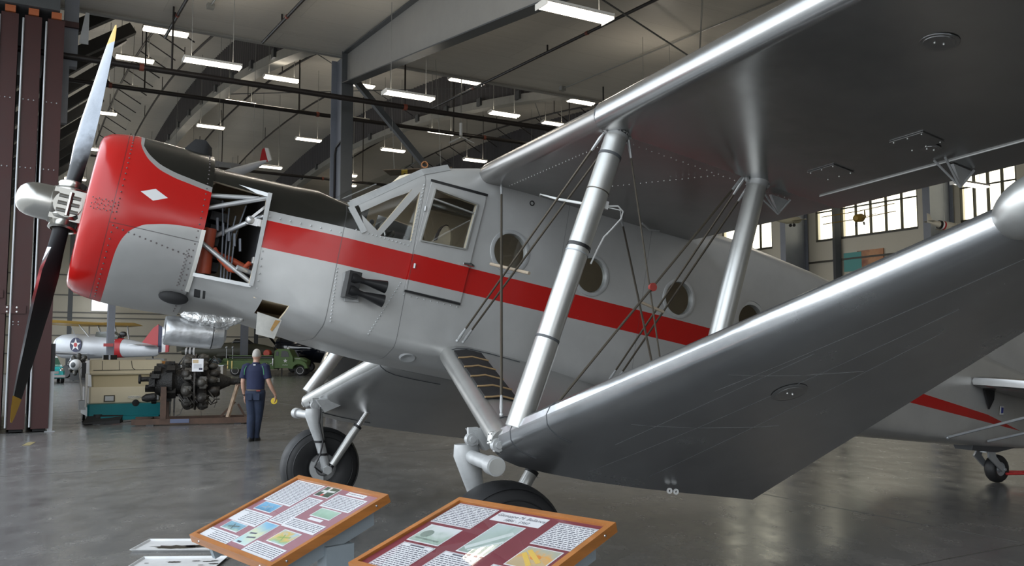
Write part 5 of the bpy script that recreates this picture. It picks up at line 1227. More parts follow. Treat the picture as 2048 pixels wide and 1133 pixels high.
torso(bd, [(.90,0,0,.15,.10),(1.05,0,0,.150,.105),(1.22,0,0,.165,.110),(1.36,0,0,.185,.110),(1.44,0,0,.160,.085),(1.49,0,.005,.075,.065),(1.52,0,.01,.062,.062)])
limb(bd, [(0,.005,1.46,.062),(0,.012,1.54,.058),(0,.02,1.58,.060)])
bd.ball((0,.028,1.655), .1, (.78,.98,1.16), 20, 14); bd.ball((0,.06,1.605), .07, (.80,.85,.8)); bd.ball((0,.118,1.635), .018, (.8,1.1,1.3))          # skull, jaw, nose
bd.ball((.035,.10,1.662), .016); bd.ball((-.035,.10,1.662), .016); bd.ball((0,.105,1.595), .02, (1.4,.6,.5))
for s in (-1, 1): bd.ball((.080*s,.03,1.645), .03, (.35,.7,1.1))
for a in (ARM_L, ARM_R): limb(bd, a)
for a in (LEG_L, LEG_R): limb(bd, a)
for (wx, wy, wz), s, curl in (((-.238,.080,.855), -1, .3), ((.374,.066,.873), 1, .55)):                              # hands: palm, four fingers, thumb
    bd.ball((wx, wy+.012, wz-.045), .045, (.45,.85,1.1), 14, 10)
    for k, (dy, ln) in enumerate(((.040,.072),(.018,.082),(-.004,.077),(-.026,.060))):
        p0 = Vector((wx, wy+.012+dy, wz-.082)); p1 = p0+Vector((-.006*s, .004, -ln*.45)); p2 = p1+Vector((-ln*.5*curl*s, .003, -ln*.45)); 
        bd.tube([p0+Vector((0,0,.02)), p0, p1, p2], [.0095,.0095,.0088,.007], 8); bd.ball(p2, .0072, n=8, m=6)
    bd.tube([(wx-.004*s, wy+.045, wz-.030), (wx-.020*s, wy+.068, wz-.060), (wx-.026*s, wy+.074, wz-.088)], [.012,.010,.008], 8); bd.ball((wx-.026*s, wy+.074, wz-.088), .008, n=8, m=6)
body = organic(bd, 'body', SKIN, pm, .006)
q = MB(); torso(q, [(.965,0,0,.172,.128),(1.02,0,0,.176,.130),(1.12,0,0,.178,.128),(1.24,0,0,.182,.128),(1.36,0,0,.192,.125),(1.42,0,0,.178,.105),(1.465,0,0,.13,.085),(1.495,0,.004,.078,.070)])
for s, arm in ((-1, ARM_L), (1, ARM_R)):
    a = [(p[0]+.008*s, p[1], p[2], p[3]+.024) for p in arm[:2]]; e_ = arm[2]; mid = (.225*s+.012*s+(0.02 if s > 0 else -.01), -.02, 1.205, .071)
    limb(q, [(a[0][0]-.03*s, 0, a[0][2]+.0, .075), a[0], a[1]]); q.tube([a[1][:3], mid[:3]], [a[1][3], mid[3]], 16)
sh = organic(q, 'polo_shirt', NAVY, pm, .009, 5)
q = MB(); q.lathe((0,.006,1.49), (0,.08,1), [(-.012,.082),(.018,.074),(.026,.070),(.022,.066),(-.01,.07)], 24); q.build('collar', NAVY, sh)
q = MB()
for s in (-1, 1): q.tube([(.155*s,-.090,1.452),(.178*s,-.100,1.40),(.190*s,-.102,1.34),(.193*s,-.095,1.28)], .0055, 6)
q.build('piping', mat('green_piping', (.10,.42,.16), .7), sh)
q = MB(); q.box((0,-.083,1.470), (.045,.012,.018)); q.build('collar_mark', M['white'], sh, smooth=False)
q = MB(); torso(q, [(.80,0,0,.155,.115),(.86,0,0,.180,.132),(.92,0,-.004,.180,.136),(.98,0,0,.168,.124),(1.00,0,0,.166,.122)])
for leg in (LEG_L, LEG_R): limb(q, [(p[0], p[1], p[2], p[3]+(.010 if i < 2 else .022)) for i, p in enumerate(leg[:5])]); 
for leg in (LEG_L, LEG_R):
    p = leg[4]; q.tube([p[:3], (p[0], p[1]+.005, .055)], [p[3]+.022, .068], 16)
je = organic(q, 'jeans', JEAN, pm, .009, 4)
q = MB(); q.loft([[(w*cos(2*PI*i/28), d*sin(2*PI*i/28), z) for i in range(28)] for z, w, d in ((.968,.177,.131),(.972,.180,.134),(.996,.178,.132),(1.0,.175,.129))]); q.build('belt', mat('brown_belt', (.05,.035,.025), .5), je)
q = MB(); q.box((.10,-.128,.975), (.07,.02,.022), rz=.35); q.build('waist_patch', mat('red_patch', (.35,.06,.05), .6), je, smooth=False)
for s in (-1, 1):
    q = MB(); q.box((.075*s,-.138,.86), (.115,.012,.13)); q.build('back_pocket', JEAN, je, smooth=False)
for (fx0, fy0, fz0), up in (((-.068,-.02,0), 0), ((.004,.10,0), 0)):
    q = MB(); q.loft([[(fx0+w*cos(2*PI*i/18), fy0+cy+d*sin(2*PI*i/18), z) for i in range(18)] for z, w, d, cy in ((.0,.046,.135,.045),(.02,.050,.140,.045),(.05,.046,.125,.035),(.085,.042,.075,.0),(.10,.036,.055,-.005))]); q.build('shoe', M['black_matte'], pm)
q = MB(); q.ball((0,.022,1.662), .1035, (.785,.985,1.165), 24, 16)
q.v = [Vector((p.x, p.y, max(p.z, 1.632-.10*(p.y-.0)*(-1) if p.y < .02 else 1.675))) for p in q.v]
q.build('hair', mat('grey_hair', (.50,.47,.43), .8, var=.2, vs=40), pm)
q = MB(); q.lathe((-.240,.066,.893), (-.1,.35,-1), [(-.011,.036),(.011,.036),(.011,.031),(-.011,.031),(-.011,.036)], 20); q.build('watch', M['black'], pm)
yc = empty('yellow_disc', pm.matrix_basis @ Vector((.345,.085,.765)), 0, 'yellow round tape held in the walking man right hand', 'tape roll')
q = MB(); q.lathe((0,0,0), (.25,-1,.15), [(-.018,.020),(-.018,.058),(-.012,.063),(.012,.063),(.018,.058),(.018,.020),(-.018,.020)], 28); q.build('roll', mat('bright_yellow', (.75,.55,.03), .45), yc)
q = MB(); q.lathe((0,0,0), (.25,-1,.15), [(-.012,.001),(-.012,.0215),(.012,.0215),(.012,.001)], 20); q.build('core', bpy.data.materials['bright_yellow'], yc)
# ================================================================ FLOOR SWEEPER
CRE = mat('cream_plastic', (.56,.50,.36), .38, var=.05); TEAL = mat('teal_enamel', (.008,.16,.18), .35, var=.08)
sw = empty('floor_sweeper', (-9.42, 21.35, 0), .55, 'cream and teal ride-on floor sweeper parked behind the old engine', 'floor sweeper')
def prof_x(mb, prof, x0, x1, mi=None, bev=.04):
    rings = []
    n = len(prof); cy = sum(p[0] for p in prof)/n; cz = sum(p[1] for p in prof)/n
    for x, f in ((x0, .93), (x0+bev, 1), (x1-bev, 1), (x1, .93)): rings.append([(x, cy+(p[0]-cy)*f, cz+(p[1]-cz)*f) for p in prof])
    mb.loft(rings, mi=mi)
q = MB(); prof_x(q, [(.03,.47),(.0,.50),(-.01,.71),(.05,.87),(1.6,.87),(1.6,.47)], -.80, .92); q.build('lower_hood', CRE, sw, 25)
q = MB(); prof_x(q, [(.06,.86),(.30,1.17),(.33,1.17),(1.55,1.17),(1.55,.86)], -.74, .88); q.build('sloped_cover', mat('khaki_plastic', (.36,.31,.19), .35), sw, 25)
q = MB(); prof_x(q, [(.24,1.165),(.23,1.20),(.30,1.27),(.36,1.51),(.44,1.53),(1.4,1.50),(1.5,1.165)], -.78, .88); uh = q.build('upper_hood', CRE, sw, 25)
q = MB()
for x in (-.50, -.12): q.tube([(x,.285,1.27),(x,.355,1.50)], .006, 6)
q.tube([(.16,.35,1.50),(.18,.31,1.33),(.24,.29,1.28)], .008, 6); q.tube([(-.7,.29,1.275),(.84,.29,1.275)], .006, 6); q.build('panel_groove', M['frame_dark'], uh)
q = MB(); prof_x(q, [(-.06,.17),(-.06,.46),(.02,.475),(1.55,.475),(1.55,.17)], -.83, .95); tb_ = q.build('teal_bumper', TEAL, sw, 25)
q = MB(); q.box((.1,-.02,.13), (1.3,.3,.09)); q.build('lower_skirt', TEAL, sw, smooth=False)
q = MB(); q.lathe((.23,-.052,.475), (0,-1,0), [(-.01,.085),(.012,.08),(.014,.001)], 24); q.build('latch', M['black'], tb_)
for x in (-.36, .66):
    q = MB(); q.box((x,-.015,.60), (.24,.03,.16)); h = q.build('headlight', M['frame_dark'], sw, smooth=False)
    q = MB(); q.box((x,-.034,.60), (.19,.012,.11)); q.build('lens', mat('headlight_lens', (.6,.62,.62), .15, .4), h, smooth=False)
q = MB(); q.loft([[(.20+.155*cos(2*PI*i/32)*f, -.012-d, .618+.045*sin(2*PI*i/32)*f) for i in range(32)] for d, f in ((-.02,1),(.006,1),(.010,.95))]); bdg = q.build('badge', mat('badge_cream', (.62,.58,.46), .4), sw)
text_mesh('TENNANT', .062, M['steel_grey'], 'badge_lettering', bdg, frame_matrix((.20,-.0235,.618), (1,0,0), (0,0,1)), .001)
q = MB(); q.loft([[(-.95,-.28,.02),(-.15,-.36,.02),(-.05,-.12,.03),(-.80,-.02,.03)], [(-.95,-.27,.05),(-.15,-.34,.10),(-.05,-.12,.20),(-.80,-.02,.22)]]); q.build('squeegee', M['black_matte'], sw, smooth=False)
q = MB(); q.lathe((-.60,-.02,.03), (0,0,1), [(0,.30),(.05,.28),(.12,.12),(.2,.10)], 28, caps=True); q.build('side_brush', M['black_matte'], sw)
q = MB(); q.tube([(-.93,.25,.35),(-.95,.25,.85),(-.98,.22,1.0),(-1.02,.22,1.32),(-.90,.25,1.38)], .022, 8); q.tube([(-.86,.1,.40),(-.86,.12,1.2)], .03, 8); q.build('side_rail', M['white'], sw)
q = MB(); q.box((-.92,.3,1.28), (.10,.3,.36)); q.build('seat_side', M['black'], sw, smooth=False)
q = MB(); q.box((-.93,.18,.45), (.14,.2,.22)); q.build('actuator', M['galv'], sw, smooth=False)
for x in (-.75, .85):
    for y in (.35, 1.25):
        q = MB(); q.lathe((x-.07,y,.20), (1,0,0), [(0,.10),(0,.19),(.03,.20),(.12,.20),(.15,.19),(.15,.10)], 24, caps=True); q.build('wheel', M['rubber'], sw)
q = MB(); q.box((-.18,1.0,1.56), (.16,.10,.16), rz=.1); q.box((-.36,1.0,1.56), (.12,.10,.16), rz=.1); q.build('control_box', M['black'], sw, smooth=False)
# orange tool box behind the sweeper
o = empty('tool_box', at(316, 730, 24.5)-Vector((0,0,.12)), .1, 'small orange box on a shelf behind the sweeper', 'box')
MB().box((0,0,.11), (.62,.30,.22)).build('body', mat('orange_plastic', (.62,.26,.05), .5), o, smooth=False)
MB().box((-.05,0,.26), (.5,.26,.06)).build('tray', M['galv'], o, smooth=False)
c_ = at(316, 730, 24.5); t = empty('tool_cart', (c_.x, c_.y+.05, 0), .1, 'low grey cart carrying the orange box behind the sweeper', 'cart')
MB().box((0,0,c_.z-.15), (.9,.5,.05)).build('shelf', M['steel_grey'], t, smooth=False)
for x in (-.4, .4):
    for y in (-.2, .2): MB().box((x,y,(c_.z-.17)/2), (.04,.04,c_.z-.18)).build('leg', M['steel_grey'], t, smooth=False)
# ================================================================ OLD RADIAL ENGINE ON ITS STAND
GR = mat('greasy_engine', (.060,.055,.050), .45, .35, var=.7, vs=9, bump=.6, bs=30, rvar=.12); GD = mat('black_grease', (.018,.017,.016), .55, .2, var=.5, vs=12, bump=.8, bs=30)
GL = mat('dirty_aluminium', (.10,.095,.085), .48, .5, var=.6, vs=14, bump=.5, bs=40)
YAW = .30; ec = Vector((-7.62, 21.2, 1.0))
en_ = empty('radial_engine', (ec.x, ec.y, ec.z), YAW, 'large greasy two-row radial engine bolted on the rusty stand', 'engine')
q = MB(); q.lathe((0,0,0), (1,0,0), [(-.98,.16),(-.95,.26),(-.80,.36),(-.55,.40),(-.50,.33),(-.42,.30),(.25,.30),(.40,.26),(.55,.19),(.66,.14),(.74,.11),(.76,.09)], 32, caps=True); q.build('crankcase', GD, en_)
q = MB(); q.lathe((.72,0,0), (1,0,0), [(0,.10),(.02,.085),(.20,.08),(.205,.095),(.25,.095),(.26,.07),(.30,.07),(.30,.04)], 24, caps=True); q.build('propeller_shaft', GD, en_)
for row, (x, off) in enumerate(((-.22,0),(.12,PI/9))):
    for k in range(9):
        a = 2*PI*k/9+off; d = Vector((0, cos(a), sin(a)))
        q = MB(); pr_ = [(.28,.11),(.30,.11)]
        for j in range(8): pr_ += [(.315+.026*j,.125),(.327+.026*j,.125),(.330+.026*j,.100)]
        pr_ += [(.53,.13),(.60,.12),(.66,.08),(.68,.04)]
        q.lathe((x,0,0), d, pr_, 14, caps=True); cy_ = q.build('cylinder', GL if (k+row) % 2 else GR, en_)
        t = Vector((0,-sin(a),cos(a)))
        q = MB(); b0 = Vector((x,0,0))+d*.60
        for s in (-1, 1): q.box(b0+t*.08*s+Vector((.03,0,0)), (.15,.07,.11), rot=Matrix.Rotation(a+.3*s, 3, 'X')); q.ball(b0+t*.08*s+Vector((.10,0,0)), .042, n=8, m=6)
        q.tube([Vector((x+.08,0,0))+d*.30+t*.06, b0+t*.07+Vector((.08,0,0))], .014, 6); q.tube([Vector((x+.08,0,0))+d*.30-t*.06, b0-t*.07+Vector((.08,0,0))], .014, 6); q.build('rocker_box', GL, cy_)
q = MB(); q.lathe((.0,0,0), (1,0,0), [(-.06,.655),(-.06,.675),(-.02,.675),(-.02,.655),(-.06,.655)], 48); q.build('baffle_ring', GR, en_)
rnd = random.Random(5)
q = MB()
for k in range(34):
    a = rnd.uniform(0, 6.28); r = rnd.uniform(.18, .42); q.box((-.80+rnd.uniform(-.25,.35), r*cos(a), r*sin(a)), (rnd.uniform(.1,.22), rnd.uniform(.1,.2), rnd.uniform(.1,.2)), rot=Matrix.Rotation(a, 3, 'X'))
q.build('accessory', GD, en_, smooth=False)
q = MB(); q.tube([(-.9,-.3,-.33),(-1.10,-.3,-.36),(-1.2,-.28,-.38)], [.09,.10,.05], 12); q.build('starter', GD, en_); q = MB(); q.tube([(-.95,-.15,.08),(-1.25,-.18,.08)], .06, 12); q.lathe((-1.25,-.18,.08), (-1,0,0), [(0,.11),(.05,.11)], 6, caps=True); q.build('drive_shaft', GD, en_)
q = MB()
for k in range(46):
    a = rnd.uniform(0, 6.28); x = rnd.uniform(-.5,.3); r = .42; q.tube([(x, r*cos(a), r*sin(a)), (x+.15, (r+.2)*cos(a+.2), (r+.2)*sin(a+.2)), (x+.25, (r+.1)*cos(a+.4), (r+.1)*sin(a+.4))], .016, 6)
q.tube([(-.3,-.3,-.6),(-.36,-.35,-.75),(-.45,-.35,-.80)], .009, 5); q.tube([(.1,-.25,-.62),(.12,-.25,-.80)], .007, 5); q.tube([(.42,-.2,-.25),(.46,-.2,-.45),(.40,-.2,-.62)], .009, 5); q.build('pipework', GR, en_)
for k in range(9):
    a = 2*PI*k/9+.2; rr = .27+.05*(k % 3); q = MB(); q.ball((.34+.05*(k % 2), rr*cos(a), rr*sin(a)), .115, (1.2,.9,.8), 9, 6); q.box((.44, (rr-.06)*cos(a), (rr-.06)*sin(a)), (.16,.10,.09), rot=Matrix.Rotation(a, 3, 'X')); q.build('magneto', GR if k % 2 else GL, en_)
st_ = empty('engine_stand', (ec.x, ec.y, 0), YAW, 'rusty brown steel engine stand with an A-frame at its right end', 'engine stand')
RU = mat('rusty_brown_paint', (.085,.045,.028), .6, var=.5, vs=5)
for y in (-.42, .42): MB().box((-.1,y,.09), (2.6,.10,.13)).build('rail', RU, st_, smooth=False)
for x in (-1.05, 1.15): MB().box((x,0,.09), (.10,.84,.13)).build('cross_member', RU, st_, smooth=False)
for y in (-.42, .42): MB().box((-.72,y,.48), (.13,.13,.68)).build('upright', RU, st_, smooth=False)
q = MB(); q.box((-.72,0,.84), (.12,.98,.12)); q.build('yoke', RU, st_, smooth=False)
for s in (-1, 1): MB().bar((.72,.40*s,.15), (.93,.03*s,.92), .07, .07).build('leg', RU if s > 0 else mat('worn_tan_paint', (.38,.28,.20), .6, var=.4, vs=6), st_, smooth=False)
MB().bar((1.12,0,.15),(.95,.0,.45), .05, .05).build('brace', RU, st_, smooth=False); MB().bar((.55,0,.15),(.88,.0,.5), .05, .05).build('brace', RU, st_, smooth=False)
MB().box((.95,0,.915), (.10,.16,.06)).build('saddle', RU, st_, smooth=False)
for x, y in ((-1.0,-.42),(.95,-.42),(-1.0,.42),(.95,.42)): MB().box((x,y,.015), (.16,.12,.03)).build('pad', M['black'], st_, smooth=False)
MB().box((-.35,-.43,.10), (.42,.105,.09)).build('name_plate', mat('dusty_blue_plate', (.10,.12,.20), .5), st_, smooth=False)
cp = at(395.5, 731, 20.55); cd = empty('info_card', cp, .08, 'white printed card standing against the old radial engine', 'card')
MB().box((0,0,0), (.262,.006,.30)).build('sheet', M['paper'], cd, smooth=False)
MB().box((-.05,-.004,.09), (.13,.003,.08)).build('printed_picture', PIC['por'], cd, smooth=False)
MB().box((.07,-.004,-.09), (.08,.003,.05)).build('printed_picture', INK, cd, smooth=False)
q = MB()
for k in range(8): q.box((0,-.004,.02-.013*k), (.18,.002,.004))
q.build('printed_text', M['steel_grey'], cd, smooth=False)
# ================================================================ BACKGROUND AIRCRAFT AND VEHICLES
def ell(mb, secs, n=24, mi=None):                       # fuselage along local x: (x, cz, half width, half height)
    mb.loft([[(x, w*sin(2*PI*i/n), cz+h*cos(2*PI*i/n)) for i in range(n)] for x, cz, w, h in secs], mi=mi)
def wingbox(mb, x0, ch, y0, y1, z0, z1, th=.10, sweep=0.0, tipc=.8):
    pr_ = [(0,0),(.08,.6),(.3,1),(.7,.5),(1,0),(.5,-.15),(.08,-.35)]
    mb.loft([[(x+px*c, y, z+pz*th) for px, pz in pr_] for x, c, y, z in ((x0,ch,y0,z0),(x0+sweep*.5,ch,(y0+y1)/2,(z0+z1)/2),(x0+sweep,ch*tipc,y1,z1))])
def star(r, r2=.40, ph=PI/2): return [((r if i % 2 == 0 else r*r2)*cos(ph+PI*i/5), (r if i % 2 == 0 else r*r2)*sin(ph+PI*i/5)) for i in range(10)]
SG = mat('pale_silver_fabric', (.55,.57,.60), .4, .25, var=.06); YEL = mat('chrome_yellow', (.55,.33,.04), .35, var=.08); RDP = mat('signal_red', (.42,.02,.025), .4); WHP = mat('insignia_white', (.75,.75,.76), .5); NVY = mat('insignia_blue', (.01,.015,.06), .5)
bpl = empty('biplane', (at(215,704,58).x-.2, 58.5, 0), PI-.30, 'silver biplane with yellow upper wing and white star roundel at far left', 'biplane')
# local +x = nose, built nose forward (x to the left in the picture)
q = MB(); ell(q, [(3.2,1.75,.50,.55),(3.1,1.75,.62,.66),(2.4,1.75,.68,.72),(2.3,1.75,.66,.70),(1.0,1.75,.62,.68),(0,1.72,.55,.62),(-1.6,1.62,.38,.48),(-3.2,1.5,.14,.30),(-3.4,1.5,.06,.22)]); bf = q.build('fuselage', SG, bpl)
q = MB(); ell(q, [(-.50,1.685,.490,.580),(-1.15,1.645,.440,.525)]); q.build('red_band', RDP, bf)
q = MB(); q.lathe((3.12,0,1.75), (1,0,0), [(0,.6),(.02,.62),(.2,.56),(.22,.5)], 28); q.build('cowl_ring', SG, bf)
cr_ = MB(); cr_.lathe((1.62,.648,1.83), (0,1,0), [(0,.40),(.02,.40),(.022,.001)], 32); ro = cr_.build('roundel', NVY, bf)
cr_ = MB(); cr_.poly(star(.37), [], (1.62,.676,1.83), (-1,0,0), (0,0,1), .012); cr_.build('star', WHP, ro, smooth=False)
cr_ = MB(); cr_.lathe((1.62,.677,1.83), (0,1,0), [(0,.12),(.006,.12),(.008,.001)], 20); cr_.build('star_center', RDP, ro)
for y in (1, -1):
    q = MB(); wingbox(q, .9, 1.25, 0, 4.3*y, 2.95, 3.02, .20); q.v = [Vector((2.3-(p.x-.9), p.y, p.z)) for p in q.v]; q.build('upper_wing', YEL, bpl)
    q = MB(); wingbox(q, .9, 1.2, .4*y, 3.9*y, 1.28, 1.42, .12); q.v = [Vector((1.7-(p.x-.9), p.y, p.z)) for p in q.v]; q.build('lower_wing', SG, bpl)
    for dy in (2.9,):
        for a, b in (((1.9,dy*y,1.42),(2.15,dy*y,2.95)),((1.0,dy*y,1.42),(1.25,dy*y,2.95)),((1.8,.5*y,2.3),(2.0,.7*y,2.95)),((.9,.5*y,2.3),(1.4,.7*y,2.95))): MB().bar(a, b, .09, .04).build('interplane_strut', SG, bpl, smooth=False)
q = MB(); q.loft([[(.65,y,2.28) for y in (-.32,.32)]+[(.65,.22,2.55),(.65,-.22,2.55)], [(-.3,-.3,2.22),(-.3,.3,2.22),(-.3,.22,2.58),(-.3,-.22,2.58)], [(-.8,-.25,2.12),(-.8,.25,2.12),(-.8,.15,2.3),(-.8,-.15,2.3)]]); q.build('canopy', mat('canopy_dark', (.12,.13,.12), .25), bf, smooth=False)
q = MB(); q.ball((-.98,.0,2.42), .22, (1.1,.5,.7)); q.tube([(-.95,0,2.1),(-.98,0,2.4)], .05, 8); q.build('direction_finder', M['black'], bf)
vf = lambda name, pts, m, par, y=0.0, th=.06: MB().poly([(p[0], p[1]) for p in pts], [], (0, y+th/2, 0), (1,0,0), (0,0,1), -th).build(name, m, par, smooth=False)
vf('fin', [(-2.2,1.85),(-3.0,2.75),(-3.35,2.95),(-3.35,1.6)], RDP, bpl)
for k, (xa, xb, m_) in enumerate(((-3.36,-3.60,NVY),(-3.60,-3.84,WHP),(-3.84,-4.05,RDP))): vf('rudder', [(xa,2.90-.10*k),(xb,2.80-.12*k),(xb,1.45),(xa,1.4)], m_, bpl)
for y in (1, -1): q = MB(); wingbox(q, 0, .9, .1*y, 1.5*y, 1.78, 1.78, .07); q.v = [Vector((-2.6-p.x, p.y, p.z)) for p in q.v]; q.build('tailplane', SG, bpl)
for y in (1, -1):
    MB().tube([(1.9,.5*y,1.3),(1.9,.95*y,.42)], .06, 8).build('gear_leg', SG, bpl)
    q = MB(); q.lathe((1.9,.85*y,.36), (0,1,0), [(0,.2),(0,.33),(.04,.36),(.14,.36),(.18,.33),(.18,.2)], 28, caps=True); q.build('wheel', M['rubber'], bpl)
q = MB(); q.lathe((-3.1,0,.15), (0,1,0), [(-.05,.06),(-.05,.14),(.05,.14),(.05,.06)], 18, caps=True); q.tube([(-3.1,0,.2),(-3.0,0,1.3)], .04, 8); q.build('tail_wheel', M['rubber'], bpl)
q = MB(); q.bar((3.25,-1.35,1.55),(3.25,1.35,1.95), .16, .05); q.build('propeller', SG, bpl, smooth=False)
bpl.scale = (1.2, 1.2, 1.2)
# turquoise car
TQ = mat('turquoise_paint', (.02,.36,.36), .2, coat=.6)
car = empty('car', (at(108,704,48).x, 47.5, 0), .55, 'turquoise vintage car facing the viewer beside the red door', 'car')
q = MB(); q.loft([[(-w,y,z0),(w,y,z0),(w,y,z1*.75),(w*.86,y,z1),(-w*.86,y,z1),(-w,y,z1*.75)] for y, w, z0, z1 in ((0,.72,.32,.80),(.12,.80,.26,.90),(1.3,.84,.25,1.0),(1.5,.85,.25,1.0),(3.6,.84,.28,.98),(4.2,.76,.34,.86))]); cb_ = q.build('body', TQ, car, 30)
q = MB(); q.loft([[(-.70,1.35,.98),(.70,1.35,.98),(.72,3.5,.97),(-.72,3.5,.97)], [(-.56,1.95,1.42),(.56,1.95,1.42),(.56,3.0,1.40),(-.56,3.0,1.40)]]); q.build('cabin_glass', mat('green_car_glass', (.03,.09,.06), .1), car, smooth=False)
q = MB(); q.loft([[(-.58,1.9,1.40),(.58,1.9,1.40),(.58,3.05,1.38),(-.58,3.05,1.38)], [(-.5,2.0,1.49),(.5,2.0,1.49),(.5,2.95,1.47),(-.5,2.95,1.47)]]); q.build('roof', WHP, car, smooth=False)
for x in (-.60, .62): q = MB(); q.lathe((x,.06,.72), (0,-1,0), [(-.05,.13),(.04,.13),(.05,.10),(.07,.001)], 20); q.build('headlight', M['chrome'], car)
q = MB(); q.box((0,-.06,.40), (1.66,.10,.14)); q.build('bumper', M['chrome'], car, smooth=False)
q = MB(); q.box((0,0,.60), (1.0,.06,.14)); q.build('grille', M['chrome'], car, smooth=False)
q = MB(); q.box((-.02,-.12,.40), (.34,.02,.16)); q.build('licence_plate', WHP, car, smooth=False)
for x in (-.74, .74):
    for y in (.75, 3.4): q = MB(); q.lathe((x-.09,y,.31), (1,0,0), [(0,.18),(0,.29),(.03,.31),(.15,.31),(.18,.29),(.18,.18)], 24, caps=True); q.build('wheel', M['rubber'], car)
# display engine: bare radial with a white spinner ring on a dark stand
ap2 = empty('display_engine', (at(147,704,52).x, 52.4, 0), -.10, 'small bare radial engine with white spinner ring beside the turquoise car', 'engine')
q = MB(); q.lathe((0,.0,.95), (0,1,0), [(0,.30),(.1,.36),(.6,.36),(.8,.2)], 24, caps=True); q.build('crankcase', GD, ap2)
q = MB(); q.lathe((0,-.35,.95), (0,1,0), [(0,.14),(.05,.22),(.12,.30),(.2,.33),(.35,.34),(.4,.28)], 28); sp_ = q.build('spinner', WHP, ap2)
q = MB(); q.lathe((0,-.37,.95), (0,1,0), [(0,.001),(0,.12),(.04,.17),(.06,.14)], 24); q.build('spinner_center', M['steel_dark'], sp_)
for k in range(9):
    a = 2*PI*k/9+PI/2; d = Vector((cos(a),0,sin(a))); q = MB(); q.lathe(Vector((0,.25,.95)), d, [(.25,.13),(.34,.15),(.36,.12),(.44,.15),(.46,.12),(.60,.14),(.66,.10),(.70,.04)], 12, caps=True); q.build('cylinder', GL, ap2)
for x in (-.45, .45): MB().bar((x,.45,0),(x*.7,.45,.95), .08, .08).build('leg', M['black'], ap2, smooth=False)
MB().box((0,.45,.25), (1.0,.5,.45)).build('stand_box', M['black'], ap2, smooth=False)
# green army fire truck
GRN = mat('army_green', (.075,.145,.030), .5, var=.08); GRD = mat('dark_green_shadowed_rail', (.03,.05,.02), .5)
tk = empty('fire_truck', (at(437,704,63).x, 63, 0), .03, 'green army fire truck with white star on its cab door', 'truck')
q = MB(); q.box((2.0,1.0,.84), (3.9,1.9,.56)); q.box((2.0,1.0,.52), (4.0,1.9,.06)); q.build('body', GRN, tk, smooth=False)
q = MB(); q.loft([[(.0,.05,.48),(.7,.05,.48),(.7,.05,1.25),(.35,.05,1.25)], [(.0,1.95,.48),(.7,1.95,.48),(.7,1.95,1.25),(.35,1.95,1.25)]]); q.build('tail_step', GRN, tk, smooth=False)
for z in (1.20, 1.32, 1.45): MB().bar((.75,.06,z),(3.9,.06,z), .05, .05).build('hand_rail', GRN if z != 1.32 else M['black'], tk, smooth=False)
q = MB(); q.box((2.4,1.0,1.30), (3.0,1.6,.30)); q.build('hose_bed', M['black_matte'], tk, smooth=False)
q = MB(); q.loft([[(3.95,y,.55),(5.35,y,.55),(5.30,y,1.35),(5.05,y,1.86),(4.75,y,1.95),(4.25,y,1.95),(4.0,y,1.80),(3.95,y,1.3)] for y in (.12,.25,1.75,1.88)]); cab = q.build('cab', GRN, tk, 30)
q = MB(); q.poly([(4.45,1.35),(5.05,1.35),(4.95,1.72),(4.75,1.80),(4.50,1.78)], [], (0,.115,0), (1,0,0), (0,0,1), -.02); q.build('side_window', M['black'], cab, smooth=False)
q = MB(); q.poly([(4.05,1.45),(4.28,1.45),(4.28,1.75),(4.12,1.75)], [], (0,.115,0), (1,0,0), (0,0,1), -.02); q.build('rear_window', M['black'], cab, smooth=False)
q = MB(); q.poly(star(.17,.42), [], (4.78,.10,1.08), (1,0,0), (0,0,1), -.012); q.build('star', WHP, cab, smooth=False)
q = MB(); [q.bar((4.58+.065*i,.10,.76+.01*(i%2)),(4.63+.065*i,.10,.80-.01*(i%3)), .012, .03) for i in range(6)]; q.build('door_script', WHP, cab, smooth=False)
q = MB(); q.loft([[(5.30,y,.75),(6.25,y,.75),(6.30,y,1.08),(5.9,y,1.30),(5.30,y,1.36)] for y in (.35,.5,1.5,1.65)]); hd = q.build('hood', GRN, tk, 30)
q = MB(); [q.box((5.42+.06*i,.345,1.23), (.04,.02,.045)) for i in range(7)]; q.build('hood_number', WHP, hd, smooth=False)
q = MB(); prof_f = [(5.05,.55)]+[(5.85-.62*cos(PI*i/12),.60+.52*sin(PI*i/12)) for i in range(13)]+[(6.5,.55),(6.25,.55)]+[(5.85+.42*cos(PI*i/12),.50+.36*sin(PI*i/12)) for i in range(13)]
q.poly(prof_f, [], (0,.0,0), (1,0,0), (0,0,1), -.45); q.build('fender', GRN, tk, 30)
for x, y in ((5.85,.06),(1.2,.06),(5.85,1.66),(1.2,1.66)):
    q = MB(); q.lathe((x,y,.38), (0,1,0), [(0,.25),(0,.34),(.03,.38),(.2,.38),(.24,.34),(.24,.25)], 28, caps=True); w_ = q.build('wheel', M['rubber'], tk)
    if y < 1: q = MB(); q.lathe((x,y-.005,.38), (0,1,0), [(0,.225),(-.006,.235),(0,.255)], 28); q.build('white_ring', WHP, w_)
for x, z1 in ((.55,2.05),(1.0,2.05)): q = MB(); q.tube([(x,.10,1.2),(x,.10,z1)], .035, 8); q.ball((x,.10,z1), .10, n=10, m=8); q.build('lamp_pole', M['galv'], tk)
for x in (.68, .98): MB().box((x,.02,.80), (.07,.05,.55)).build('brass_rail', mat('brass', (.55,.42,.15), .3, .6) if x < .7 else bpl and bpy.data.materials['brass'], tk, smooth=False)
q = MB(); q.ball((4.9,.5,1.98), .10); q.build('cab_beacon', M['white'], tk)
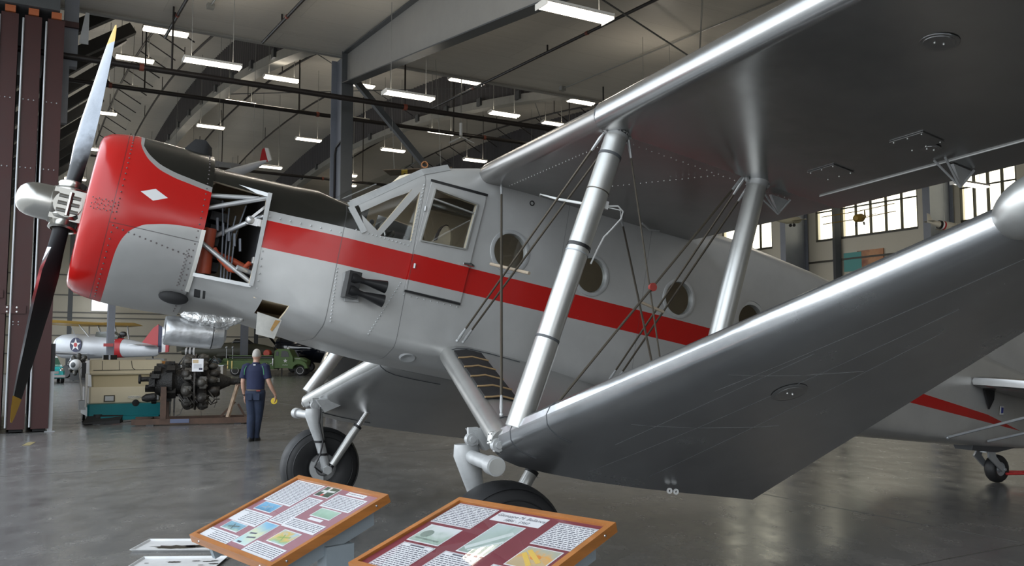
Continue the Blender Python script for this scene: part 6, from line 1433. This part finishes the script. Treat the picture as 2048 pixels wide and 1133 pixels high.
q = MB(); q.box((3.9,.02,1.0), (.05,.04,.5)); q.ball((3.45,.0,.86), .09); q.ball((3.8,.0,.87), .08, (1.5,1,.6)); q.build('valve', M['chrome'], tk)
o = empty('red_reel', (at(533,704,63.6).x, 63.9, 0), 0, 'red hose reel on top of the fire truck behind the man head', 'hose reel')
q = MB(); q.lathe((0,0,1.62), (0,1,0), [(-.3,.1),(-.3,.22),(-.22,.22),(-.2,.26),(.2,.26),(.22,.22),(.3,.22),(.3,.1)], 24, caps=True); q.build('drum', mat('reel_red', (.50,.06,.03), .5), o)
for y in (-.25, .25): MB().box((0,y,.81+.6), (.08,.05,.36)).build('bracket', M['black'], o, smooth=False)
# navy blue airplane behind the truck
NB = mat('gloss_navy', (.006,.008,.014), .10, coat=.6)
np_ = empty('navy_airplane', (at(600,704,76).x, 76, 0), -.25, 'glossy dark navy airplane parked behind the green fire truck', 'airplane')
q = MB(); ell(q, [(-2.2,2.3,.35,.40),(-2.0,2.25,.75,.72),(-1.2,2.1,1.0,.95),(0,2.0,1.1,1.1),(2,1.9,1.1,1.15),(4,1.8,.9,1.0),(7,1.8,.3,.45)]); q.build('fuselage', NB, np_)
for y in (1, -1): q = MB(); wingbox(q, -.6, 2.3, .9*y, 3.6*y, 1.3, 1.6, .22); q.build('wing', NB, np_)
q = MB(); ell(q, [(.2,2.9,.3,.1),(.8,3.05,.42,.35),(2.0,3.05,.42,.38),(3,2.8,.3,.2)]); q.build('canopy', mat('canopy_glass', (.05,.06,.07), .08), np_)
q = MB(); q.lathe((-2.2,0,2.3), (-1,0,0), [(0,.2),(.15,.16),(.3,.02)], 16); q.build('spinner', M['chrome'], np_)
for k in range(3): a = 2*PI*k/3+.5; MB().bar((-2.3,.15*cos(a),2.3+.15*sin(a)),(-2.3,1.5*cos(a),2.3+1.5*sin(a)), .05, .22).build('propeller_blade', M['black'], np_, smooth=False)
for y in (1, -1): q = MB(); q.lathe((.2,1.6*y,.42), (0,1,0), [(-.12,.2),(-.12,.36),(-.06,.42),(.06,.42),(.12,.36),(.12,.2)], 24, caps=True); q.tube([(.2,1.45*y,.42),(.2,1.4*y,1.5)], .08, 8); q.build('landing_gear', M['rubber'], np_)
q = MB(); q.lathe((6.8,0,.2), (0,1,0), [(-.05,.1),(-.05,.2),(.05,.2),(.05,.1)], 16, caps=True); q.tube([(6.8,0,.2),(6.6,0,1.6)], .06, 8); q.build('tail_wheel', M['rubber'], np_)
# dark rounded sign beside the truck bonnet
o = empty('round_top_sign', (at(577,704,66).x, 66, 0), 0, 'dark grey round-topped sign with white emblem above the truck bonnet', 'sign')
q = MB(); q.poly([(-.82,1.2)]+[(.82*cos(PI-PI*i/14),1.25+.72*sin(PI*i/14)) for i in range(15)]+[(.82,1.2)], [], (0,0,0), (1,0,0), (0,0,1), -.05); bd_ = q.build('board', mat('slate_board', (.13,.14,.165), .5), o, smooth=False)
Rz = Matrix.Rotation(.6, 3, 'Y'); q = MB()
for dx, dz, sx, sz in ((0,.2,.44,.07),(0,-.2,.44,.07),(.2,0,.07,.44),(-.2,0,.07,.44),(0,0,.2,.07)): q.box(Vector((-.38,-.02,1.48))+Rz @ Vector((dx,0,dz)), (sx,.02,sz), rot=Rz)
q.build('emblem', WHP, bd_, smooth=False)
q = MB(); q.box((.45,-.02,1.55), (.34,.02,.10)); q.box((.45,-.02,1.40), (.42,.02,.10)); q.build('lettering_block', WHP, bd_, smooth=False)
for x in (-.5, .5): MB().box((x,.08,.65), (.07,.07,1.3)).build('leg', M['steel_dark'], o, smooth=False)
# olive fighter with invasion stripes behind the truck
OL = mat('olive_drab', (.045,.045,.028), .5, var=.15)
of = empty('olive_fighter', (at(470,704,70).x, 70.3, 0), .05, 'olive drab fighter with black and white stripes behind the fire truck', 'airplane')
q = MB(); ell(q, [(-4.3,1.75,.12,.25),(-3,1.75,.35,.45),(-1.0,1.75,.55,.70),(.5,1.8,.60,.75),(2.2,1.75,.5,.55),(3.2,1.7,.3,.32)]); f_ = q.build('fuselage', OL, of)
q = MB(); ell(q, [(-.4,2.35,.2,.05),(-.1,2.55,.33,.22),(.9,2.55,.33,.22),(1.5,2.3,.2,.05)]); q.build('canopy', mat('canopy_olive', (.03,.03,.03), .15), of)
for k in range(6): x = -3.2-.16*k; q = MB(); ell(q, [(x,1.75,.34-.035*k,.44-.03*k),(x-.16,1.75,.32-.035*k,.42-.03*k)]); q.build('stripe_band', M['black'] if k % 2 else WHP, f_)
for y in (1, -1): q = MB(); wingbox(q, -.6, 1.9, .5*y, 3.5*y, 1.2, 1.45, .2); q.build('wing', OL, of)
q = MB(); q.lathe((3.2,0,1.7), (1,0,0), [(0,.3),(.3,.2),(.5,.02)], 20); q.build('spinner', YEL, of)
for k in range(3): a = 2*PI*k/3+.8; MB().bar((3.3,.1*cos(a),1.7+.1*sin(a)),(3.3,1.5*cos(a),1.7+1.5*sin(a)), .05, .2).build('propeller_blade', M['black'], of, smooth=False)
for y in (1, -1): q = MB(); q.lathe((1.2,1.5*y,.38), (0,1,0), [(-.1,.2),(-.1,.33),(-.05,.38),(.05,.38),(.1,.33),(.1,.2)], 20, caps=True); q.tube([(1.2,1.4*y,.38),(1.0,1.4*y,1.3)], .07, 8); q.build('landing_gear', M['rubber'], of)
q = MB(); q.lathe((-3.9,0,.2), (0,1,0), [(-.05,.1),(-.05,.2),(.05,.2),(.05,.1)], 16, caps=True); q.tube([(-3.9,0,.2),(-3.8,0,1.5)], .05, 8); q.build('tail_wheel', M['rubber'], of)
vf('fin', [(-3.9,1.9),(-4.4,3.0),(-4.8,3.0),(-4.7,1.7)], OL, of)
# low pale plinth and yellow object left of the truck
o = empty('display_plinth', (at(372,704,55).x, 55.5, 0), .02, 'long low pale display plinth between the old engine and the truck', 'plinth')
MB().box((0,0,.42), (4.6,.8,.84)).build('box', mat('pale_plinth', (.46,.44,.40), .6), o, smooth=False); MB().box((0,0,.865), (4.7,.9,.05)).build('top', M['galv'], o, smooth=False)
o = empty('display_model', (at(404,704,55).x, 55.5, .89), 0, 'yellow and blue nosed object on the pale plinth', 'exhibit')
q = MB(); q.ball((-.15,0,.24), .24, (1.6,1,1)); q.build('nose', YEL, o); q = MB(); q.box((.28,0,.22), (.16,.35,.44)); q.build('panel', mat('pale_blue', (.25,.4,.45), .5), o, smooth=False); q = MB(); q.ball((.75,0,.26), .24, (1.5,1,.9)); q.build('body', mat('dark_teal_body', (.04,.06,.07), .4), o)
# ================================================================ HANGING MODELS
def hang(e, pts, top):
    w = MB()
    for p in pts: w.tube([p, (p[0], p[1], p[2]+top)], .006, 5)
    w.build('hanging_wire', M['conduit'], e)
hb = empty('hanging_biplane', at(474,345,27), PI-.85, 'silver model biplane with red striped tail hanging behind the engine bay', 'model airplane')
hb.rotation_euler = (-.15, .25, PI-.25)
q = MB(); ell(q, [(1.0,0,.12,.14),(.9,0,.17,.18),(.2,0,.16,.18),(-.6,.02,.09,.12),(-1.1,.05,.03,.05)]); f_ = q.build('fuselage', SG, hb)
for y in (1, -1):
    q = MB(); wingbox(q, 0, .45, 0, 1.25*y, .42, .45, .04); q.v = [Vector((.75-p.x, p.y, p.z)) for p in q.v]; q.build('upper_wing', SG, hb)
    q = MB(); wingbox(q, 0, .45, .1*y, 1.2*y, -.12, -.06, .04); q.v = [Vector((.60-p.x, p.y, p.z)) for p in q.v]; q.build('lower_wing', SG, hb)
    MB().bar((.5,.8*y,-.08),(.6,.8*y,.43), .03, .02).build('strut', SG, hb, smooth=False)
    q = MB(); q.lathe((.55,.22*y,-.38), (0,1,0), [(-.03,.05),(-.03,.09),(.03,.09),(.03,.05)], 16, caps=True); q.tube([(.55,.2*y,-.38),(.5,.1*y,-.1)], .015, 6); q.build('wheel', M['rubber'], hb)
    q = MB(); q.loft([[(.10,1.0*y,-.05),(.55,1.0*y,-.05),(.55,1.25*y,-.05),(.10,1.25*y,-.05)], [(.10,1.0*y,-.10),(.55,1.0*y,-.10),(.55,1.25*y,-.10),(.10,1.25*y,-.10)]]); q.build('wing_tip', RDP, hb, smooth=False)
vf('fin', [(-.85,.08),(-1.05,.42),(-1.15,.45),(-1.12,.0)], RDP, hb); vf('rudder', [(-1.14,.45),(-1.25,.40),(-1.25,.02),(-1.13,.0)], WHP, hb)
q = MB(); q.lathe((1.0,0,0), (1,0,0), [(0,.13),(.05,.10),(.1,.02)], 16); q.build('nose', mat('model_blue', (.02,.05,.2), .4), hb)
hang(hb, [(.5,0,.45),(-.6,0,.1)], 5.6)
for o_ in [c for c in bpy.data.objects if c.parent == hb and c.name.startswith('hanging_wire')]: o_.rotation_euler = hb.rotation_euler.to_matrix().inverted().to_euler()
hu = empty('hanging_glider', at(832,345,24), -.15, 'brown model aircraft wing with yellow emblem patches hanging behind the cockpit roof', 'model airplane')
hu.rotation_euler = (-.10, -.05, .12)
BR = mat('brown_fabric', (.10,.075,.05), .6, var=.2)
q = MB(); wingbox(q, -.25, .55, -1.3, .95, .10, .16, .05, tipc=1.0)
q = MB(); q.loft([[(-.90,-.26,0),(-.72,.26,0),(-.72,.26,.03),(-.90,-.26,.03)], [(1.0,-.26,0.02),(.90,.26,.02),(.90,.26,.05),(1.0,-.26,.05)]]); wg = q.build('wing', BR, hu, smooth=False)
for x in (-.32, .72):
    q = MB(); q.box((x,0,-.004), (.17,.50,.012)); p_ = q.build('yellow_patch', mat('patch_yellow', (.75,.55,.06), .5) if x < 0 else bpy.data.materials['patch_yellow'], wg, smooth=False)
    q = MB(); q.box((x,.08,-.013), (.12,.03,.006)); q.box((x,.08,-.013), (.03,.14,.006)); q.build('black_cross', M['black'], p_, smooth=False)
q = MB(); ell(q, [(-.05,-.22,.06,.07),(.08,-.22,.10,.11),(.5,-.2,.05,.06),(.9,-.15,.02,.03)]); q.v = [Vector((p.y, p.x-.2, p.z)) for p in q.v]; q.build('fuselage', YEL, hu)
q = MB(); q.lathe((.25,.05,.22), (0,1,0), [(-.06,.07),(-.06,.10),(.06,.10),(.06,.07)], 18); q.build('engine_ring', mat('copper_ring', (.5,.25,.12), .4, .5), hu)
hang(hu, [(-.6,0,.05),(.7,0,.05)], 3.3)
fn = empty('white_hanging_fan', at(922,262,27), .4, 'small white propeller-like ceiling fan hanging right of the brace', 'fan')
q = MB(); q.tube([(0,0,.25),(0,0,-.15)], .05, 10); q.build('motor', M['white'], fn)
q = MB(); q.tube([(0,0,.25),(0,0,4.15)], .015, 6); q.build('down_rod', M['conduit'], fn)
for k in range(3): a = 2*PI*k/3+.2; q = MB(); q.loft([[(0,0,-.18),(.05*sin(a),-.05*cos(a),-.18),(.05*sin(a),-.05*cos(a),-.20),(0,0,-.20)], [(.45*cos(a),.45*sin(a),-.32),(.45*cos(a)+.08*sin(a),.45*sin(a)-.08*cos(a),-.34),(.45*cos(a)+.08*sin(a),.45*sin(a)-.08*cos(a),-.35),(.45*cos(a),.45*sin(a),-.33)]]); q.build('blade', M['white'], fn, smooth=False)
def model(name, p, rot, label, m, span, ln, bip=False, stripe=None, top=4.15):
    e = empty(name, p, 0, label, 'model airplane'); e.rotation_euler = rot
    q = MB(); r = ln*.10; ell(q, [(ln*.5,0,r*.5,r*.5),(ln*.42,0,r,r),(0,0,r*1.05,r*1.1),(-ln*.3,.01,r*.5,r*.5),(-ln*.5,.02,r*.15,r*.2)]); f = q.build('fuselage', m, e)
    for z in ((-.03, ln*.17) if bip else (-.03,)):
        for y in (1, -1): q = MB(); wingbox(q, 0, ln*.22, 0, span/2*y, z, z+.03, .02); q.v = [Vector((ln*.3-p_.x, p_.y, p_.z)) for p_ in q.v]; q.build('wing', m, e)
    for y in (1, -1): q = MB(); wingbox(q, 0, ln*.13, 0, span*.17*y, .04, .04, .012); q.v = [Vector((-ln*.38-p_.x, p_.y, p_.z)) for p_ in q.v]; q.build('tailplane', m, e)
    vf('fin', [(-ln*.34,.02),(-ln*.46,ln*.20),(-ln*.53,ln*.21),(-ln*.5,.0)], m, e, th=.015)
    if stripe:
        for k, c in enumerate(stripe): x = -.05-.06*k; q = MB(); ell(q, [(x,0,r*1.0,r*1.04),(x-.06,0,r*.96,r*1.0)]); q.build('stripe', c, f)
    for y in (1, -1): q = MB(); q.lathe((ln*.2,.10*y*ln,-ln*.16), (0,1,0), [(-.015,.03),(-.015,.05),(.015,.05),(.015,.03)], 14, caps=True); q.tube([(ln*.2,.10*y*ln,-ln*.16),(ln*.2,.05*y,-.04)], .01, 5); q.build('wheel', M['rubber'], e)
    w = MB(); w.tube([(0,0,0),(0,0,top)], .005, 5); w = w.build('hanging_wire', M['conduit'], e); w.rotation_euler = e.rotation_euler.to_matrix().inverted().to_euler()
    return e
model('model_airplane', at(1722,436,26), (.10,.15,-2.2), 'yellow model biplane hanging against the bright windows', mat('ochre_fabric', (.32,.20,.03), .6), 2.1, 1.15, True)
model('model_airplane', at(1890,452,26), (0,.12,.30), 'white model jet with red and black bands by the right window column', mat('model_white', (.58,.55,.46), .5), 1.2, 1.3, False, [RDP, WHP, M['black']])
model('model_airplane', at(1573,441,27), (.1,-.05,.25), 'small pale model airplane hanging beside the rear strut', mat('model_cream', (.50,.46,.32), .5), 1.3, 1.0)
# posters on the window wall
for px, py, w_, h_, m_, lb_ in ((1706,524,.95,.85,mat('teal_poster', (.10,.34,.32), .6),'teal poster high on the far window wall'), (1741,522,1.35,1.0,picture('orange_art', [(.3,(.5,.2,.08)),(.55,(.6,.3,.14)),(.8,(.25,.08,.04))], 2.0, 3),'orange painted panel high on the far window wall')):
    Y_ = (U1-.12)/(.5+.866*(px-1024)/FPX); o = MB().box((0,0,0), (.05,w_,h_)).build('poster', m_, smooth=False); o.location = at(px, py, Y_); o.rotation_euler = (0,0,HALL_ROT); tag(o, lb_, 'poster')
# ================================================================ LIGHT
wd = bpy.data.worlds.new('World'); sc.world = wd; wd.use_nodes = True
N = wd.node_tree.nodes; L = wd.node_tree.links; bg = N['Background']
tc = N.new('ShaderNodeTexCoord'); sx = N.new('ShaderNodeSeparateXYZ'); L.new(tc.outputs['Generated'], sx.inputs[0])
cr = N.new('ShaderNodeValToRGB'); L.new(sx.outputs[2], cr.inputs['Fac'])
cr.color_ramp.elements[0].position = 0.0; cr.color_ramp.elements[0].color = (.92,.96,1.0,1)
cr.color_ramp.elements[1].position = .6; cr.color_ramp.elements[1].color = (.80,.90,1.0,1)
L.new(cr.outputs[0], bg.inputs['Color']); bg.inputs['Strength'].default_value = 3.0
# daylight portal in the open hangar doorway (helps sample the sky)
pl = bpy.data.lights.new('doorway_portal', 'AREA'); pl.shape = 'RECTANGLE'; pl.size = 30.5; pl.size_y = 9.3; pl.cycles.is_portal = True
po = bpy.data.objects.new('doorway_portal', pl); C.objects.link(po)
zax = -Vector((.866,.5,0)); yax = Vector((0,0,1)); xax = yax.cross(zax)
po.matrix_world = Matrix(((xax.x,yax.x,zax.x,0),(xax.y,yax.y,zax.y,0),(xax.z,yax.z,zax.z,0),(0,0,0,1)))
po.location = W(U0-.9, 6.2, 4.65)
p2 = po.copy(); p2.data = pl.copy(); p2.data.size = 45; p2.data.size_y = 9.0; p2.data.cycles.is_portal = True; C.objects.link(p2); p2.location = W(U0-.9, 53.5, 4.5); p2.name = 'far_doorway_portal'
p3 = po.copy(); p3.data = pl.copy(); p3.data.size = 13.5; p3.data.size_y = 4.4; p3.data.cycles.is_portal = True; C.objects.link(p3); p3.name = 'window_portal'
xx = Vector((-.866,-.5,0)); zz = Vector((.5,-.866,0)); yy = zz.cross(xx)
p3.matrix_world = Matrix(((xx.x,yy.x,zz.x,0),(xx.y,yy.y,zz.y,0),(xx.z,yy.z,zz.z,0),(0,0,0,1))); p3.location = W(5, V0, 6.8)
sc.view_settings.view_transform = 'Standard'; sc.view_settings.look = 'None'; sc.view_settings.gamma = 1.0
sc.view_settings.exposure = 0.15; sc.view_settings.use_curve_mapping = False
sc.cycles.use_denoising = True; sc.cycles.max_bounces = 8; sc.cycles.diffuse_bounces = 4; sc.cycles.glossy_bounces = 4
sc.cycles.transparent_max_bounces = 12; sc.cycles.sample_clamp_indirect = 3; sc.cycles.sample_clamp_direct = 25; sc.cycles.blur_glossy = 1.0; sc.cycles.caustics_reflective = False; sc.cycles.caustics_refractive = False
